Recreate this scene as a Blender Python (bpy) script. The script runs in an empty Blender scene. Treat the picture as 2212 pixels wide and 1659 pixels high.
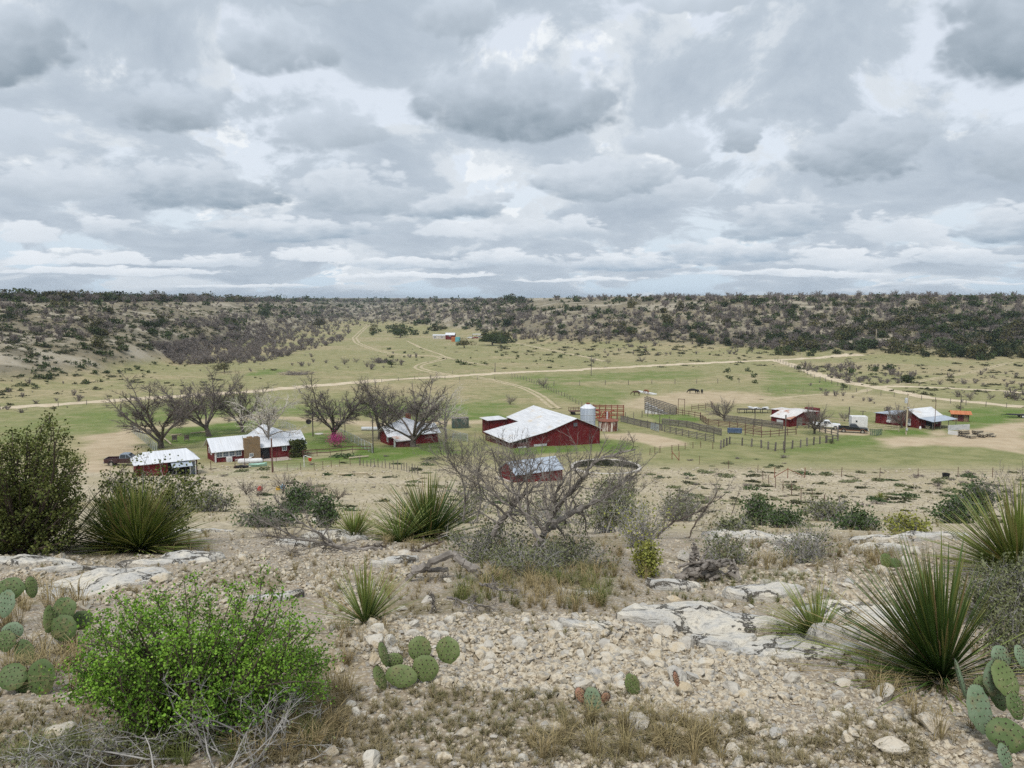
import bpy, bmesh, math, random
import numpy as np
from mathutils import Vector, Matrix
R = math.radians
sc = bpy.context.scene
col = sc.collection
rng = random.Random(7)
nr = np.random.default_rng(11)

# ------------------------------------------------------------------ camera
EYE = 29.0                      # the hilltop camera stands 29 m over the valley floor
PITCH = R(6.38)
FPX = 3028.0                    # focal length in pixels of the 4032 px wide photograph
cam_d = bpy.data.cameras.new('camera')
cam = bpy.data.objects.new('camera', cam_d); col.objects.link(cam)
cam.location = (0, 0, EYE); cam.rotation_euler = (R(90) - PITCH, 0, 0)
cam_d.sensor_width = 36.0; cam_d.lens = 36.0 * FPX / 4032.0
cam_d.clip_start = 0.05; cam_d.clip_end = 40000
sc.camera = cam
sc.view_settings.view_transform = 'Standard'
sc.view_settings.look = 'None'
sc.view_settings.gamma = 1.0
sc.view_settings.use_curve_mapping = False
sc.view_settings.exposure = 0.62
try:
    sc.cycles.max_bounces = 5; sc.cycles.diffuse_bounces = 2; sc.cycles.glossy_bounces = 2
    sc.cycles.transparent_max_bounces = 8; sc.cycles.volume_bounces = 0
    sc.cycles.use_denoising = False
except Exception:
    pass

# ------------------------------------------------------------------ node helpers
class S:
    """a node socket one can do arithmetic on"""
    def __init__(self, nt, s): self.nt = nt; self.s = s
    def _m(self, op, b=None, c=None, rev=False):
        n = self.nt.nodes.new('ShaderNodeMath'); n.operation = op
        ins = [self, b] if not rev else [b, self]
        if c is not None: ins.append(c)
        for i, v in enumerate(ins):
            if v is None: continue
            if isinstance(v, S): self.nt.links.new(v.s, n.inputs[i])
            else: n.inputs[i].default_value = float(v)
        return S(self.nt, n.outputs[0])
    def __add__(self, b): return self._m('ADD', b)
    def __radd__(self, b): return self._m('ADD', b)
    def __sub__(self, b): return self._m('SUBTRACT', b)
    def __rsub__(self, b): return self._m('SUBTRACT', b, rev=True)
    def __mul__(self, b): return self._m('MULTIPLY', b)
    def __rmul__(self, b): return self._m('MULTIPLY', b)
    def __truediv__(self, b): return self._m('DIVIDE', b)
    def max(self, b): return self._m('MAXIMUM', b)
    def min(self, b): return self._m('MINIMUM', b)
    def pow(self, b): return self._m('POWER', b)
    def sqrt(self): return self._m('SQRT')
    def exp(self): return self._m('EXPONENT')
    def abs(self): return self._m('ABSOLUTE')
    def clamp(self): return self.max(0.0).min(1.0)
    def step(self, a, b, lo=0.0, hi=1.0):
        n = self.nt.nodes.new('ShaderNodeMapRange'); n.interpolation_type = 'SMOOTHSTEP'
        self.nt.links.new(self.s, n.inputs['Value'])
        for k, v in (('From Min', a), ('From Max', b), ('To Min', lo), ('To Max', hi)): n.inputs[k].default_value = v
        return S(self.nt, n.outputs[0])
    def lin(self, a, b, lo=0.0, hi=1.0):
        n = self.nt.nodes.new('ShaderNodeMapRange')
        self.nt.links.new(self.s, n.inputs['Value'])
        for k, v in (('From Min', a), ('From Max', b), ('To Min', lo), ('To Max', hi)): n.inputs[k].default_value = v
        return S(self.nt, n.outputs[0])
def put(nt, v, inp):
    if isinstance(v, S): nt.links.new(v.s, inp)
    elif hasattr(v, 'is_output'): nt.links.new(v, inp)
    elif isinstance(v, (tuple, list)):
        inp.default_value = (*v, 1.0) if len(v) == 3 and len(inp.default_value) == 4 else v
    else: inp.default_value = v
def mix(nt, f, a, b, mode='MIX'):
    n = nt.nodes.new('ShaderNodeMix'); n.data_type = 'RGBA'; n.blend_type = mode
    put(nt, f, n.inputs[0]); put(nt, a, n.inputs[6]); put(nt, b, n.inputs[7])
    return S(nt, n.outputs[2])
def noise(nt, vec, scale, detail=4, rough=0.5, dist=0.0, lac=2.0):
    n = nt.nodes.new('ShaderNodeTexNoise'); n.noise_dimensions = '3D'
    if vec is not None: put(nt, vec, n.inputs['Vector'])
    n.inputs['Scale'].default_value = scale; n.inputs['Detail'].default_value = detail
    n.inputs['Roughness'].default_value = rough; n.inputs['Distortion'].default_value = dist
    n.inputs['Lacunarity'].default_value = lac
    return S(nt, n.outputs[0])
def xyz(nt, x, y, z):
    n = nt.nodes.new('ShaderNodeCombineXYZ')
    for i, v in enumerate((x, y, z)): put(nt, v, n.inputs[i])
    return S(nt, n.outputs[0])
def sep(nt, v):
    n = nt.nodes.new('ShaderNodeSeparateXYZ'); put(nt, v, n.inputs[0])
    return [S(nt, o) for o in n.outputs]

# ------------------------------------------------------------------ sky, clouds and sun
SUN_EL, SUN_AZ = R(58), R(200)          # behind thin cloud, high and behind the camera
CLOUDS = [  # (x, y, rx, ry, darkness) of cloud masses from the far horizon up; pixels of a 2212 px wide view
    (250, 588, 330, 13, .25), (900, 596, 260, 9, .2), (1700, 592, 330, 10, .3), (1250, 604, 200, 7, .2), (2100, 612, 200, 7, .3), (520, 618, 260, 6, .25),
    (70, 560, 110, 26, .10), (230, 560, 130, 24, .15), (440, 566, 170, 22, .45), (680, 552, 120, 24, .15), (880, 572, 190, 18, .6),
    (1080, 560, 170, 26, .55), (1330, 566, 190, 30, .75), (1560, 548, 190, 44, .8), (1820, 560, 170, 34, .35), (2060, 556, 190, 34, .45),
    (60, 505, 110, 34, .15), (270, 498, 110, 44, .6), (640, 500, 230, 40, .75), (1010, 500, 140, 38, .25), (1220, 500, 150, 40, .5),
    (1660, 486, 130, 64, .75), (1930, 500, 160, 40, .3), (2150, 490, 140, 60, .8), (960, 452, 150, 44, .75), (430, 410, 210, 84, .8),
    (760, 420, 200, 70, .6), (120, 400, 190, 60, .4), (1280, 400, 200, 60, .65), (1480, 420, 120, 50, .4), (80, 310, 160, 70, .2), (1850, 340, 175, 110, .85), (2140, 340, 120, 80, .5),
    (1580, 305, 75, 44, .55), (400, 240, 190, 95, .65), (700, 300, 170, 70, .4), (1120, 235, 280, 118, .95), (1400, 330, 120, 50, .3),
    (610, 130, 150, 95, .6), (20, 130, 230, 120, .95), (2140, 90, 230, 190, .95), (1000, 80, 130, 70, .5), (300, 30, 260, 60, .35), (1500, 30, 220, 50, .25), (760, 10, 240, 40, .4)]
world = bpy.data.worlds.new('World'); sc.world = world; world.use_nodes = True
def build_world():
    nt = world.node_tree; nt.nodes.clear()
    out = nt.nodes.new('ShaderNodeOutputWorld'); bg = nt.nodes.new('ShaderNodeBackground')
    nt.links.new(bg.outputs[0], out.inputs[0])
    sky = nt.nodes.new('ShaderNodeTexSky'); sky.sky_type = 'NISHITA'; sky.sun_disc = False
    sky.sun_elevation = SUN_EL; sky.sun_rotation = SUN_AZ
    sky.air_density = 1.0; sky.dust_density = 2.0; sky.ozone_density = 1.2
    STR = 0.1
    SKY = 0.86                                        # brightness of the cloud deck
    bg.inputs['Strength'].default_value = STR
    tc = nt.nodes.new('ShaderNodeTexCoord')
    dx, dy, dz = sep(nt, S(nt, tc.outputs['Generated']))
    el = dz.max(0.0)
    hl = (dx * dx + dy * dy).sqrt().max(0.02)
    rho = (el + 0.13).pow(-0.55)
    px = dx / hl * rho; py = dy / hl * rho            # a cloud deck seen in (softened) perspective
    fy = dy.max(0.05)
    ax = dx / fy; az = dz / fy
    front = dy.step(0.05, 0.3)
    P = xyz(nt, px, py, 0.0)
    w1 = noise(nt, P, 4.0, 4.5, 0.62)
    w2 = noise(nt, xyz(nt, px, py, 9.0), 4.0, 4.0, 0.62)
    vn = nt.nodes.new('ShaderNodeTexVoronoi'); vn.voronoi_dimensions = '3D'; vn.feature = 'F1'
    vn.inputs['Scale'].default_value = 16.0; vn.inputs['Detail'].default_value = 2.0; vn.inputs['Roughness'].default_value = 0.55
    wp = noise(nt, xyz(nt, px, py, 5.0), 14.0, 3, 0.5)
    put(nt, xyz(nt, px + (wp - 0.5) * 0.06, py + (w1 - 0.5) * 0.06, 0.0), vn.inputs['Vector'])
    vor = S(nt, vn.outputs['Distance'])
    sx = (w1 - 0.5) * 0.20; sz = (w2 - 0.5) * (el * 0.34 + 0.012)
    wx = ax + sx; wz = az + sz
    fine = (w1 + wp * 0.5 - 0.75)
    colr = None; trans = None
    # a grey-white deck of stratocumulus with gaps
    K = 3
    for k in range(K):
        h = 1.0 + 0.022 * k
        n = noise(nt, xyz(nt, px * h, py * h, 0.10 * k), 2.6, 7.0, 0.60, 0.35)
        dn = n - (0.43 + 0.045 * k)
        al = dn.step(0.0, 0.035 if k else 0.08)
        thick = dn.step(0.0, 0.26)
        t = k / (K - 1)
        edge = tuple(a + b * t for a, b in zip((0.42, 0.475, 0.535), (0.25, 0.225, 0.19)))
        core = tuple(a + b * t for a, b in zip((0.325, 0.38, 0.445), (0.24, 0.225, 0.21)))
        ck = mix(nt, thick, edge, core)
        if colr is None:
            colr = mix(nt, al, (0, 0, 0), ck); trans = 1.0 - al
        else:
            colr = mix(nt, 1.0, colr, mix(nt, trans * al, (0, 0, 0), ck), 'ADD'); trans = trans * (1.0 - al)
    # the veil behind the deck: white haze over the blue of the sky
    veil = mix(nt, 0.80, mix(nt, 1.0, sky.outputs[0], (STR, STR, STR), 'MULTIPLY'), (0.64, 0.68, 0.73))
    veil = mix(nt, el.step(0.0, 0.16), (0.47, 0.56, 0.64), veil)
    colr = mix(nt, 1.0, colr, mix(nt, trans, (0, 0, 0), veil), 'ADD')
    # cumulus masses, the farthest first: puffed bright tops, flat grey bases
    lump = (vor - 0.45) * 1.1
    pert = lump * 0.62 + fine * 0.7 + (1.0 - front) * 30.0
    V = xyz(nt, wx, wz, wz)
    q = (lump * 0.22 + fine * 1.0)
    for (bx, by, rx, ry, dk) in CLOUDS:
        vm = nt.nodes.new('ShaderNodeVectorMath'); vm.operation = 'MULTIPLY_ADD'
        put(nt, V, vm.inputs[0])
        kx, ky = 1661.0 / rx, 1661.0 / ry
        vm.inputs[1].default_value = (kx, ky, ky)
        # (the offset is chained to the colour so far, so that the shader is worked off mass by mass)
        vo = nt.nodes.new('ShaderNodeVectorMath'); vo.operation = 'MULTIPLY_ADD'
        put(nt, colr, vo.inputs[0]); vo.inputs[1].default_value = (1e-7, 1e-7, 1e-7)
        vo.inputs[2].default_value = (-(bx - 1106) / rx, -(644 - by) / ry, -(644 - by) / ry)
        nt.links.new(vo.outputs[0], vm.inputs[2])
        a, b, _c = sep(nt, vm.outputs[0])
        tp = b.step(-0.7, 0.4, 0.3, 1.0)
        bb = b.min(b * 1.45)
        r2 = bb._m('MULTIPLY_ADD', bb, a._m('MULTIPLY_ADD', a, pert * tp))
        m = r2.step(0.58, 1.02, 0.95, 0.0)
        low = (b + q).step(-0.85, 1.0, 1.0, 0.0)
        # distant clouds are seen through more air: bluer and paler
        f = min(1.0, max(0.0, (644 - by) / 330.0))
        lite = tuple(p + (q_ - p) * f for p, q_ in zip((0.71, 0.735, 0.76), (0.485, 0.54, 0.605)))
        d0 = tuple(p + (q_ - p) * f for p, q_ in zip((0.27, 0.36, 0.46), (0.165, 0.215, 0.262)))
        darkc = tuple(p + (q_ - p) * min(1.0, dk * 1.3) for p, q_ in zip(lite, d0))
        colr = mix(nt, m, colr, mix(nt, low, lite, darkc))
    # the sun's glow through the cloud high behind the camera
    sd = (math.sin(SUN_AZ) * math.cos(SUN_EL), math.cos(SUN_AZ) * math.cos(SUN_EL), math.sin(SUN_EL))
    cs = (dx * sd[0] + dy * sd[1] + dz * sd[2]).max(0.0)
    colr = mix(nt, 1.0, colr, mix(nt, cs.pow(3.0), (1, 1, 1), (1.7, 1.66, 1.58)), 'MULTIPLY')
    colr = mix(nt, 1.0, colr, (SKY / STR, SKY / STR, SKY / STR), 'MULTIPLY')
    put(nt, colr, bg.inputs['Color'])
build_world()
try:
    world.cycles.sampling_method = 'MANUAL'; world.cycles.sample_map_resolution = 512
except Exception:
    pass
sun_d = bpy.data.lights.new('sun', 'SUN'); sun_d.energy = 1.5; sun_d.angle = R(12); sun_d.color = (1.0, 0.95, 0.88)
sun = bpy.data.objects.new('sun', sun_d); col.objects.link(sun)
_sd = Vector((math.sin(SUN_AZ) * math.cos(SUN_EL), math.cos(SUN_AZ) * math.cos(SUN_EL), math.sin(SUN_EL)))
sun.rotation_euler = (-_sd).to_track_quat('-Z', 'Y').to_euler()
# ------------------------------------------------------------------ the lie of the land
def _hash(ix, iy, seed):
    with np.errstate(over='ignore'):
        n = (ix.astype(np.int64) * 374761393 + iy.astype(np.int64) * 668265263 + seed * 974634721) & 0xFFFFFFFF
        n = ((n ^ (n >> 13)) * 1274126177) & 0xFFFFFFFF
        return ((n ^ (n >> 16)) & 0xFFFF) / 65535.0
def vnoise(x, y, seed=0):
    xf = np.floor(x); yf = np.floor(y); fx = x - xf; fy = y - yf
    fx = fx * fx * fx * (fx * (fx * 6 - 15) + 10); fy = fy * fy * fy * (fy * (fy * 6 - 15) + 10)
    a = _hash(xf, yf, seed); b = _hash(xf + 1, yf, seed); c = _hash(xf, yf + 1, seed); d = _hash(xf + 1, yf + 1, seed)
    return (a + (b - a) * fx) * (1 - fy) + (c + (d - c) * fx) * fy
def fbm(x, y, seed=0, octv=4, g=0.5):
    s = 0; amp = 1.0; tot = 0
    for o in range(octv):
        s = s + amp * vnoise(x, y, seed + o * 17); tot += amp; amp *= g; x = x * 2.03 + 5.1; y = y * 2.03 + 1.7
    return s / tot
def sstep(a, b, x):
    t = np.clip((x - a) / (b - a), 0, 1); return t * t * (3 - 2 * t)
PY = np.array([-400, -40, 0, 4.6, 8, 11.5, 14, 20, 40, 70, 100, 118, 134, 150, 166, 200, 260, 9000.])
PZ = np.array([26.0, 27.5, 27.35, 26.66, 26.0, 25.15, 24.45, 22.7, 17.1, 9.9, 4.9, 3.1, 2.1, 1.2, .6, 0, -.4, -.4])
_yy = np.linspace(-400, 9000, 94001); _zz = np.interp(_yy, PY, PZ)
_k = np.ones(41) / 41
_zs = np.convolve(np.pad(_zz, 20, mode='edge'), _k, mode='valid')       # 4 m smoothing
DX = np.array([-2500, -800, 0, 200, 350, 500, 650, 780, 900, 1050, 1200, 1400, 1650, 1900, 2212, 3000, 5000.])
DA = np.arctan((DX - 1106) / 1661.0)
FOOT = np.array([240, 240, 262, 285, 340, 430, 620, 900, 720, 560, 470, 430, 400, 410, 420, 450, 450.])
WID = np.array([300, 300, 330, 350, 400, 520, 800, 1100, 760, 520, 380, 320, 310, 350, 400, 400, 400.])
TOP = np.array([28, 28, 28, 28.2, 28.2, 28, 27.8, 28.2, 27.6, 27.2, 28.8, 30.6, 31.2, 31.4, 31, 30, 30.])
def H0(x, y):
    """the land without its small relief"""
    x = np.asarray(x, float); y = np.asarray(y, float)
    yw = y + 0.06 * x * sstep(20, 60, y) * sstep(220, 160, y)
    z = np.interp(np.where(y < 30, y, yw), _yy, _zs)
    r = np.hypot(x, y); az = np.arctan2(x, np.maximum(y, 1e-3))
    wob = (fbm(x / 90, y / 90, 3, 3) - 0.5)
    foot = np.interp(az, DA, FOOT) + wob * 70
    wid = np.interp(az, DA, WID); top = np.interp(az, DA, TOP)
    t = np.clip((r - foot) / wid, 0, 1)
    s = (1 - (1 - t) ** 2.1) * sstep(0, 0.22, t)
    hill = s * (top + 0.4 + (fbm(x / 160, y / 160, 8, 3) - 0.5) * 5.0 * s * (1 - s * 0.75)) + s * (fbm(x / 30, y / 30, 5, 3) - 0.5) * 1.6
    front = sstep(0, 60, y)
    return z + hill * front
def terr(v, step, sharp):
    q = v / step; f = np.floor(q); return (f + sstep(0.5 - sharp, 0.5 + sharp, q - f)) * step
def H(x, y):
    x = np.asarray(x, float); y = np.asarray(y, float)
    z = H0(x, y)
    r = np.hypot(x, y)
    near = sstep(60, 14, r)
    f = fbm(x / 1.7 + 3, y / 1.7, 21, 4) - 0.5
    z = z + near * (f * 0.17 + (fbm(x / 0.33, y / 0.33, 31, 3) - 0.5) * 0.06)
    # limestone ledges breaking out of the slope
    lg = fbm(x / 3.2, y / 1.5, 41, 3)
    m = sstep(0.5, 0.62, lg) * sstep(26, 12, r) * sstep(2.6, 4.5, r)
    z = z + m * 0.09
    # humps and hollows in the pasture
    mid = sstep(60, 130, r) * sstep(1500, 700, r)
    z = z + mid * (fbm(x / 14, y / 14, 51, 3) - 0.5) * 0.5
    return z
def gz(x, y): return float(H(np.array([x]), np.array([y]))[0])

# ------------------------------------------------------------------ the ground sheet
_az = np.unique(np.concatenate([np.linspace(-180, -42, 70), np.linspace(-42, 42, 640), np.linspace(42, 180, 70)]))[:-1]
AZ = np.radians(_az)
RR = np.concatenate([[0.35, 0.7, 1.1], np.geomspace(1.5, 14, 300), np.geomspace(14.15, 130, 240), np.geomspace(130.6, 700, 300), np.geomspace(705, 12000, 130)])
NA, NR = len(AZ), len(RR)
GX = RR[:, None] * np.sin(AZ)[None]; GY = RR[:, None] * np.cos(AZ)[None]
GZ = H(GX, GY)
_fr = (_az > -42.5) & (_az < 42.5); FA = AZ[_fr]
_sl = np.maximum.accumulate((GZ[:, _fr] - EYE) / RR[:, None], axis=0)     # how high the land seen so far stands
_gzf = GZ[:, _fr]
def rays(fx, fy):
    """azimuth and slope of the line of sight through a pixel of the photograph"""
    fx = np.asarray(fx, float); fy = np.asarray(fy, float)
    a = (fx - 2016) / FPX; b = -(fy - 1512) / FPX
    dy = math.cos(PITCH) + b * math.sin(PITCH); dz = b * math.cos(PITCH) - math.sin(PITCH)
    return np.arctan2(a, dy), dz / np.hypot(a, dy)
def ground_at(fx, fy):
    """where those lines of sight meet the ground: x, y, z (nan above the skyline)"""
    az, t = rays(fx, fy); az = np.atleast_1d(az); t = np.atleast_1d(t)
    j = np.clip(np.round((az - FA[0]) / (FA[1] - FA[0])).astype(int), 0, len(FA) - 1)
    out = np.full((len(az), 3), np.nan)
    for jj in np.unique(j):
        k = np.nonzero(j == jj)[0]; c = _sl[:, jj]
        i = np.searchsorted(c, t[k]); ok = (i > 0) & (i < NR); k = k[ok]; i = i[ok]
        w = (t[k] - c[i - 1]) / np.maximum(c[i] - c[i - 1], 1e-9)
        r = RR[i - 1] + (RR[i] - RR[i - 1]) * w
        out[k, 0] = r * np.sin(az[k]); out[k, 1] = r * np.cos(az[k])
        out[k, 2] = _gzf[i - 1, jj] + (_gzf[i, jj] - _gzf[i - 1, jj]) * w
    return out
CO = {1: (0, 1100), 2: (1008, 1100), 3: (2016, 1100), 4: (3024, 1100), 5: (0, 1760), 6: (1008, 1760), 7: (2016, 1760), 8: (3024, 1760),
      9: (0, 2264), 10: (1008, 2264), 11: (2016, 2264), 12: (3024, 2264)}
CZ = {21: (400, 1640, 2.7609), 22: (760, 1640, 2.54), 23: (1440, 1600, 3.5278), 24: (1840, 1560, 1.9242), 25: (2400, 1560, 2.1167), 26: (2980, 1560, 2.6458),
      27: (3400, 1520, 2.0095), 28: (1660, 1290, 4.2333)}
def F(c, x, y):
    """pixel of the photograph; c = 0 gives the 2212 px wide view, 1-12 an enlarged region"""
    if c == 0: return x * 1.82278, y * 1.82278
    if c in CZ: return CZ[c][0] + x / CZ[c][2], CZ[c][1] + y / CZ[c][2]
    return CO[c][0] + x * 0.458182, CO[c][1] + y * 0.458182
def at(c, x, y):
    """the ground point seen there"""
    p = ground_at(*[np.array([v]) for v in F(c, x, y)])[0]
    return Vector(p)
def aim(c, x, y, dist):
    """the point at that horizontal distance on a line of sight"""
    a, t = rays(*F(c, x, y)); a = float(a); t = float(t)
    return Vector((dist * math.sin(a), dist * math.cos(a), EYE + t * dist))
def hit(c, x, y, z):
    """the point at that height on a line of sight"""
    a, t = rays(*F(c, x, y)); a = float(a); t = float(t); r = (z - EYE) / t
    return Vector((r * math.sin(a), r * math.cos(a), z))
# ------------------------------------------------------------------ materials
MATS = {}
def material(name, fn=None, base=(.5, .5, .5), rough=0.85, metal=0.0, spec=0.3):
    m = bpy.data.materials.new(name); m.use_nodes = True; nt = m.node_tree
    p = nt.nodes['Principled BSDF']
    p.inputs['Base Color'].default_value = (*base, 1); p.inputs['Roughness'].default_value = rough
    p.inputs['Metallic'].default_value = metal; p.inputs['Specular IOR Level'].default_value = spec
    if fn: fn(nt, p)
    MATS[name] = m
    return m
def pos(nt):
    g = nt.nodes.new('ShaderNodeNewGeometry'); return S(nt, g.outputs['Position'])
def opos(nt):
    g = nt.nodes.new('ShaderNodeTexCoord'); return S(nt, g.outputs['Object'])
def rnd(nt):
    g = nt.nodes.new('ShaderNodeObjectInfo'); return S(nt, g.outputs['Random'])
def attr(nt, name):
    a = nt.nodes.new('ShaderNodeAttribute'); a.attribute_name = name; return S(nt, a.outputs['Fac'])
def bump(nt, p, h, dist=0.02, strength=1.0):
    b = nt.nodes.new('ShaderNodeBump'); b.inputs['Distance'].default_value = dist; b.inputs['Strength'].default_value = strength
    put(nt, h, b.inputs['Height']); nt.links.new(b.outputs[0], p.inputs['Normal'])
def ramp(nt, f, stops):
    r = nt.nodes.new('ShaderNodeValToRGB'); put(nt, f, r.inputs[0]); e = r.color_ramp.elements
    while len(e) < len(stops): e.new(0.5)
    for el, (t, c) in zip(e, stops): el.position = t; el.color = (*c, 1)
    return S(nt, r.outputs[0])
def two(c1, c2, scale=3.0, detail=4, lo=.35, hi=.65, rough=.85, spec=.3, metal=0.0, world=False, vary=0.0, b=None):
    """a surface of two colours in noise, with a little change from object to object"""
    def fn(nt, p):
        v = pos(nt) if world else opos(nt)
        n = noise(nt, v, scale, detail, 0.6)
        c = mix(nt, n.step(lo, hi), c1, c2)
        if vary:
            k = rnd(nt).lin(0, 1, 1 - vary, 1 + vary)
            cc = nt.nodes.new('ShaderNodeCombineColor')
            for i in range(3): put(nt, k, cc.inputs[i])
            c = mix(nt, 1.0, c, S(nt, cc.outputs[0]), 'MULTIPLY')
        put(nt, c, p.inputs['Base Color'])
        if b: bump(nt, p, noise(nt, v, b[0], 4, .6), b[1])
    return lambda name: material(name, fn, rough=rough, spec=spec, metal=metal)

# ------------------------------------------------------------------ mesh helpers
def new_mesh(name, verts, loops, starts, totals, mats=(), midx=None, smooth=False):
    me = bpy.data.meshes.new(name)
    verts = np.asarray(verts, np.float32); me.vertices.add(len(verts)); me.vertices.foreach_set('co', verts.ravel())
    me.loops.add(len(loops)); me.loops.foreach_set('vertex_index', np.asarray(loops, np.int32))
    me.polygons.add(len(starts)); me.polygons.foreach_set('loop_start', np.asarray(starts, np.int32)); me.polygons.foreach_set('loop_total', np.asarray(totals, np.int32))
    for m in mats: me.materials.append(m)
    if midx is not None: me.polygons.foreach_set('material_index', np.asarray(midx, np.int32))
    me.polygons.foreach_set('use_smooth', np.full(len(starts), bool(smooth)))
    me.update(calc_edges=True)
    return me
def add_attr(me, name, vals):
    a = me.attributes.new(name, 'FLOAT', 'POINT'); a.data.foreach_set('value', np.asarray(vals, np.float32))
def link(name, me, parent=None, loc=None, rot=None):
    o = bpy.data.objects.new(name, me); col.objects.link(o)
    if parent is not None: o.parent = parent
    if loc is not None: o.location = loc
    if rot is not None: o.rotation_euler = rot
    return o
def tag(o, label, cat, group=None):
    o['label'] = label; o['category'] = cat
    if group: o['group'] = group
    return o
def struct(o, kind='structure'): o['kind'] = kind; return o
def empty(name, loc, rz=0.0):
    o = bpy.data.objects.new(name, None); col.objects.link(o); o.location = loc; o.rotation_euler = (0, 0, rz); o.empty_display_size = .2
    return o

# ------------------------------------------------------------------ what grows where
def polymask(X, Y, poly, soft):
    """1 inside the world polygon, 0 outside, a soft edge between"""
    P = np.array([(p[0], p[1]) for p in poly]); sd = np.full(X.shape, 1e9); ins = np.zeros(X.shape, bool)
    lo = P.min(0) - soft * 3; hi = P.max(0) + soft * 3
    k = (X > lo[0]) & (X < hi[0]) & (Y > lo[1]) & (Y < hi[1])
    x = X[k]; y = Y[k]; d = np.full(x.shape, 1e9); inn = np.zeros(x.shape, bool)
    for i in range(len(P)):
        a = P[i]; b = P[(i + 1) % len(P)]; e = b - a
        t = np.clip(((x - a[0]) * e[0] + (y - a[1]) * e[1]) / max(1e-9, e @ e), 0, 1)
        d = np.minimum(d, np.hypot(x - a[0] - t * e[0], y - a[1] - t * e[1]))
        c = (a[1] > y) != (b[1] > y)
        inn ^= c & (x < a[0] + (y - a[1]) / (e[1] if abs(e[1]) > 1e-9 else 1e-9) * e[0])
    out = np.zeros(X.shape); out[k] = sstep(-soft, soft, np.where(inn, d, -d)); return out
def wpoly(c, pts): return [at(c, *p) for p in pts]
def fld(pts_c, soft, jit=2.0, seed=1):
    c, pts = pts_c
    jx = GX + (fbm(GX / 5, GY / 5, seed, 3) - .5) * jit * 2; jy = GY + (fbm(GX / 5, GY / 5, seed + 50, 3) - .5) * jit * 2
    return polymask(jx, jy, wpoly(c, pts), soft)
gR = np.hypot(GX, GY)
valley = sstep(102, 124, GY) * sstep(0.30, 0.06, np.clip((H0(GX, GY) + .4) / 28, 0, 1))
nz1 = fbm(GX / 32, GY / 18, 61, 4); nz2 = fbm(GX / 7, GY / 5, 71, 4); nz3 = fbm(GX / 90, GY / 60, 81, 3)
green = valley * (sstep(.36, .60, nz1 * .55 + nz2 * .25 + nz3 * .2) * .5 + .22 * sstep(240, 190, GY))
lush = np.zeros_like(GX)
for c, pts, w, s in [(2, [(650, 1060), (1700, 1090), (2150, 1000), (2150, 1200), (1500, 1215), (1000, 1200)], .75, 6),
               (2, [(180, 1060), (700, 1150), (680, 1190), (150, 1150)], .7, 4),
               (2, [(330, 1330), (700, 1290), (1000, 1450), (1700, 1400), (1750, 1480), (1100, 1560), (150, 1650), (80, 1560), (400, 1540)], .9, 2.5),
               (1, [(1400, 1240), (2200, 1200), (2200, 1330), (1750, 1400), (1420, 1460)], .9, 2.5),
               (1, [(0, 1230), (700, 1130), (1300, 1100), (1900, 1010), (2200, 1010), (2200, 1150), (1100, 1265), (700, 1340), (0, 1430)], .55, 6),
               (3, [(1140, 1165), (1560, 1160), (1640, 1230), (1300, 1250)], 1, 1.5),
               (3, [(760, 1370), (1000, 1390), (1080, 1440), (900, 1500), (700, 1470), (300, 1490), (0, 1520), (0, 1450), (700, 1400)], .9, 1.5),
               (4, [(1480, 1130), (1700, 1105), (2200, 1110), (2200, 1230), (1780, 1285), (1560, 1240)], 1, 3),
               (4, [(600, 1360), (900, 1340), (860, 1430), (500, 1480), (0, 1530), (0, 1500)], .7, 3),
               (4, [(900, 1290), (1480, 1290), (1500, 1320), (950, 1345)], .9, 1.5),
               (3, [(0, 920), (300, 1000), (700, 1090), (1000, 1090), (1000, 960), (360, 900), (1700, 840), (1600, 780), (0, 830)], .55, 5),
               (4, [(0, 760), (600, 900), (650, 960), (0, 1000)], .6, 4),
               (2, [(0, 780), (220, 780), (200, 820), (0, 820)], 1, 4),
               (5, [(1750, 230), (2200, 170), (2200, 215), (1850, 260)], .8, 2)]:
    lush = np.maximum(lush, w * fld((c, pts), s, s * 1.2, int(pts[0][0]) % 97))
lush = np.clip(lush * (0.7 + 0.5 * sstep(.35, .6, nz2)), 0, 1)
dirt = np.zeros_like(GX)
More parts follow.
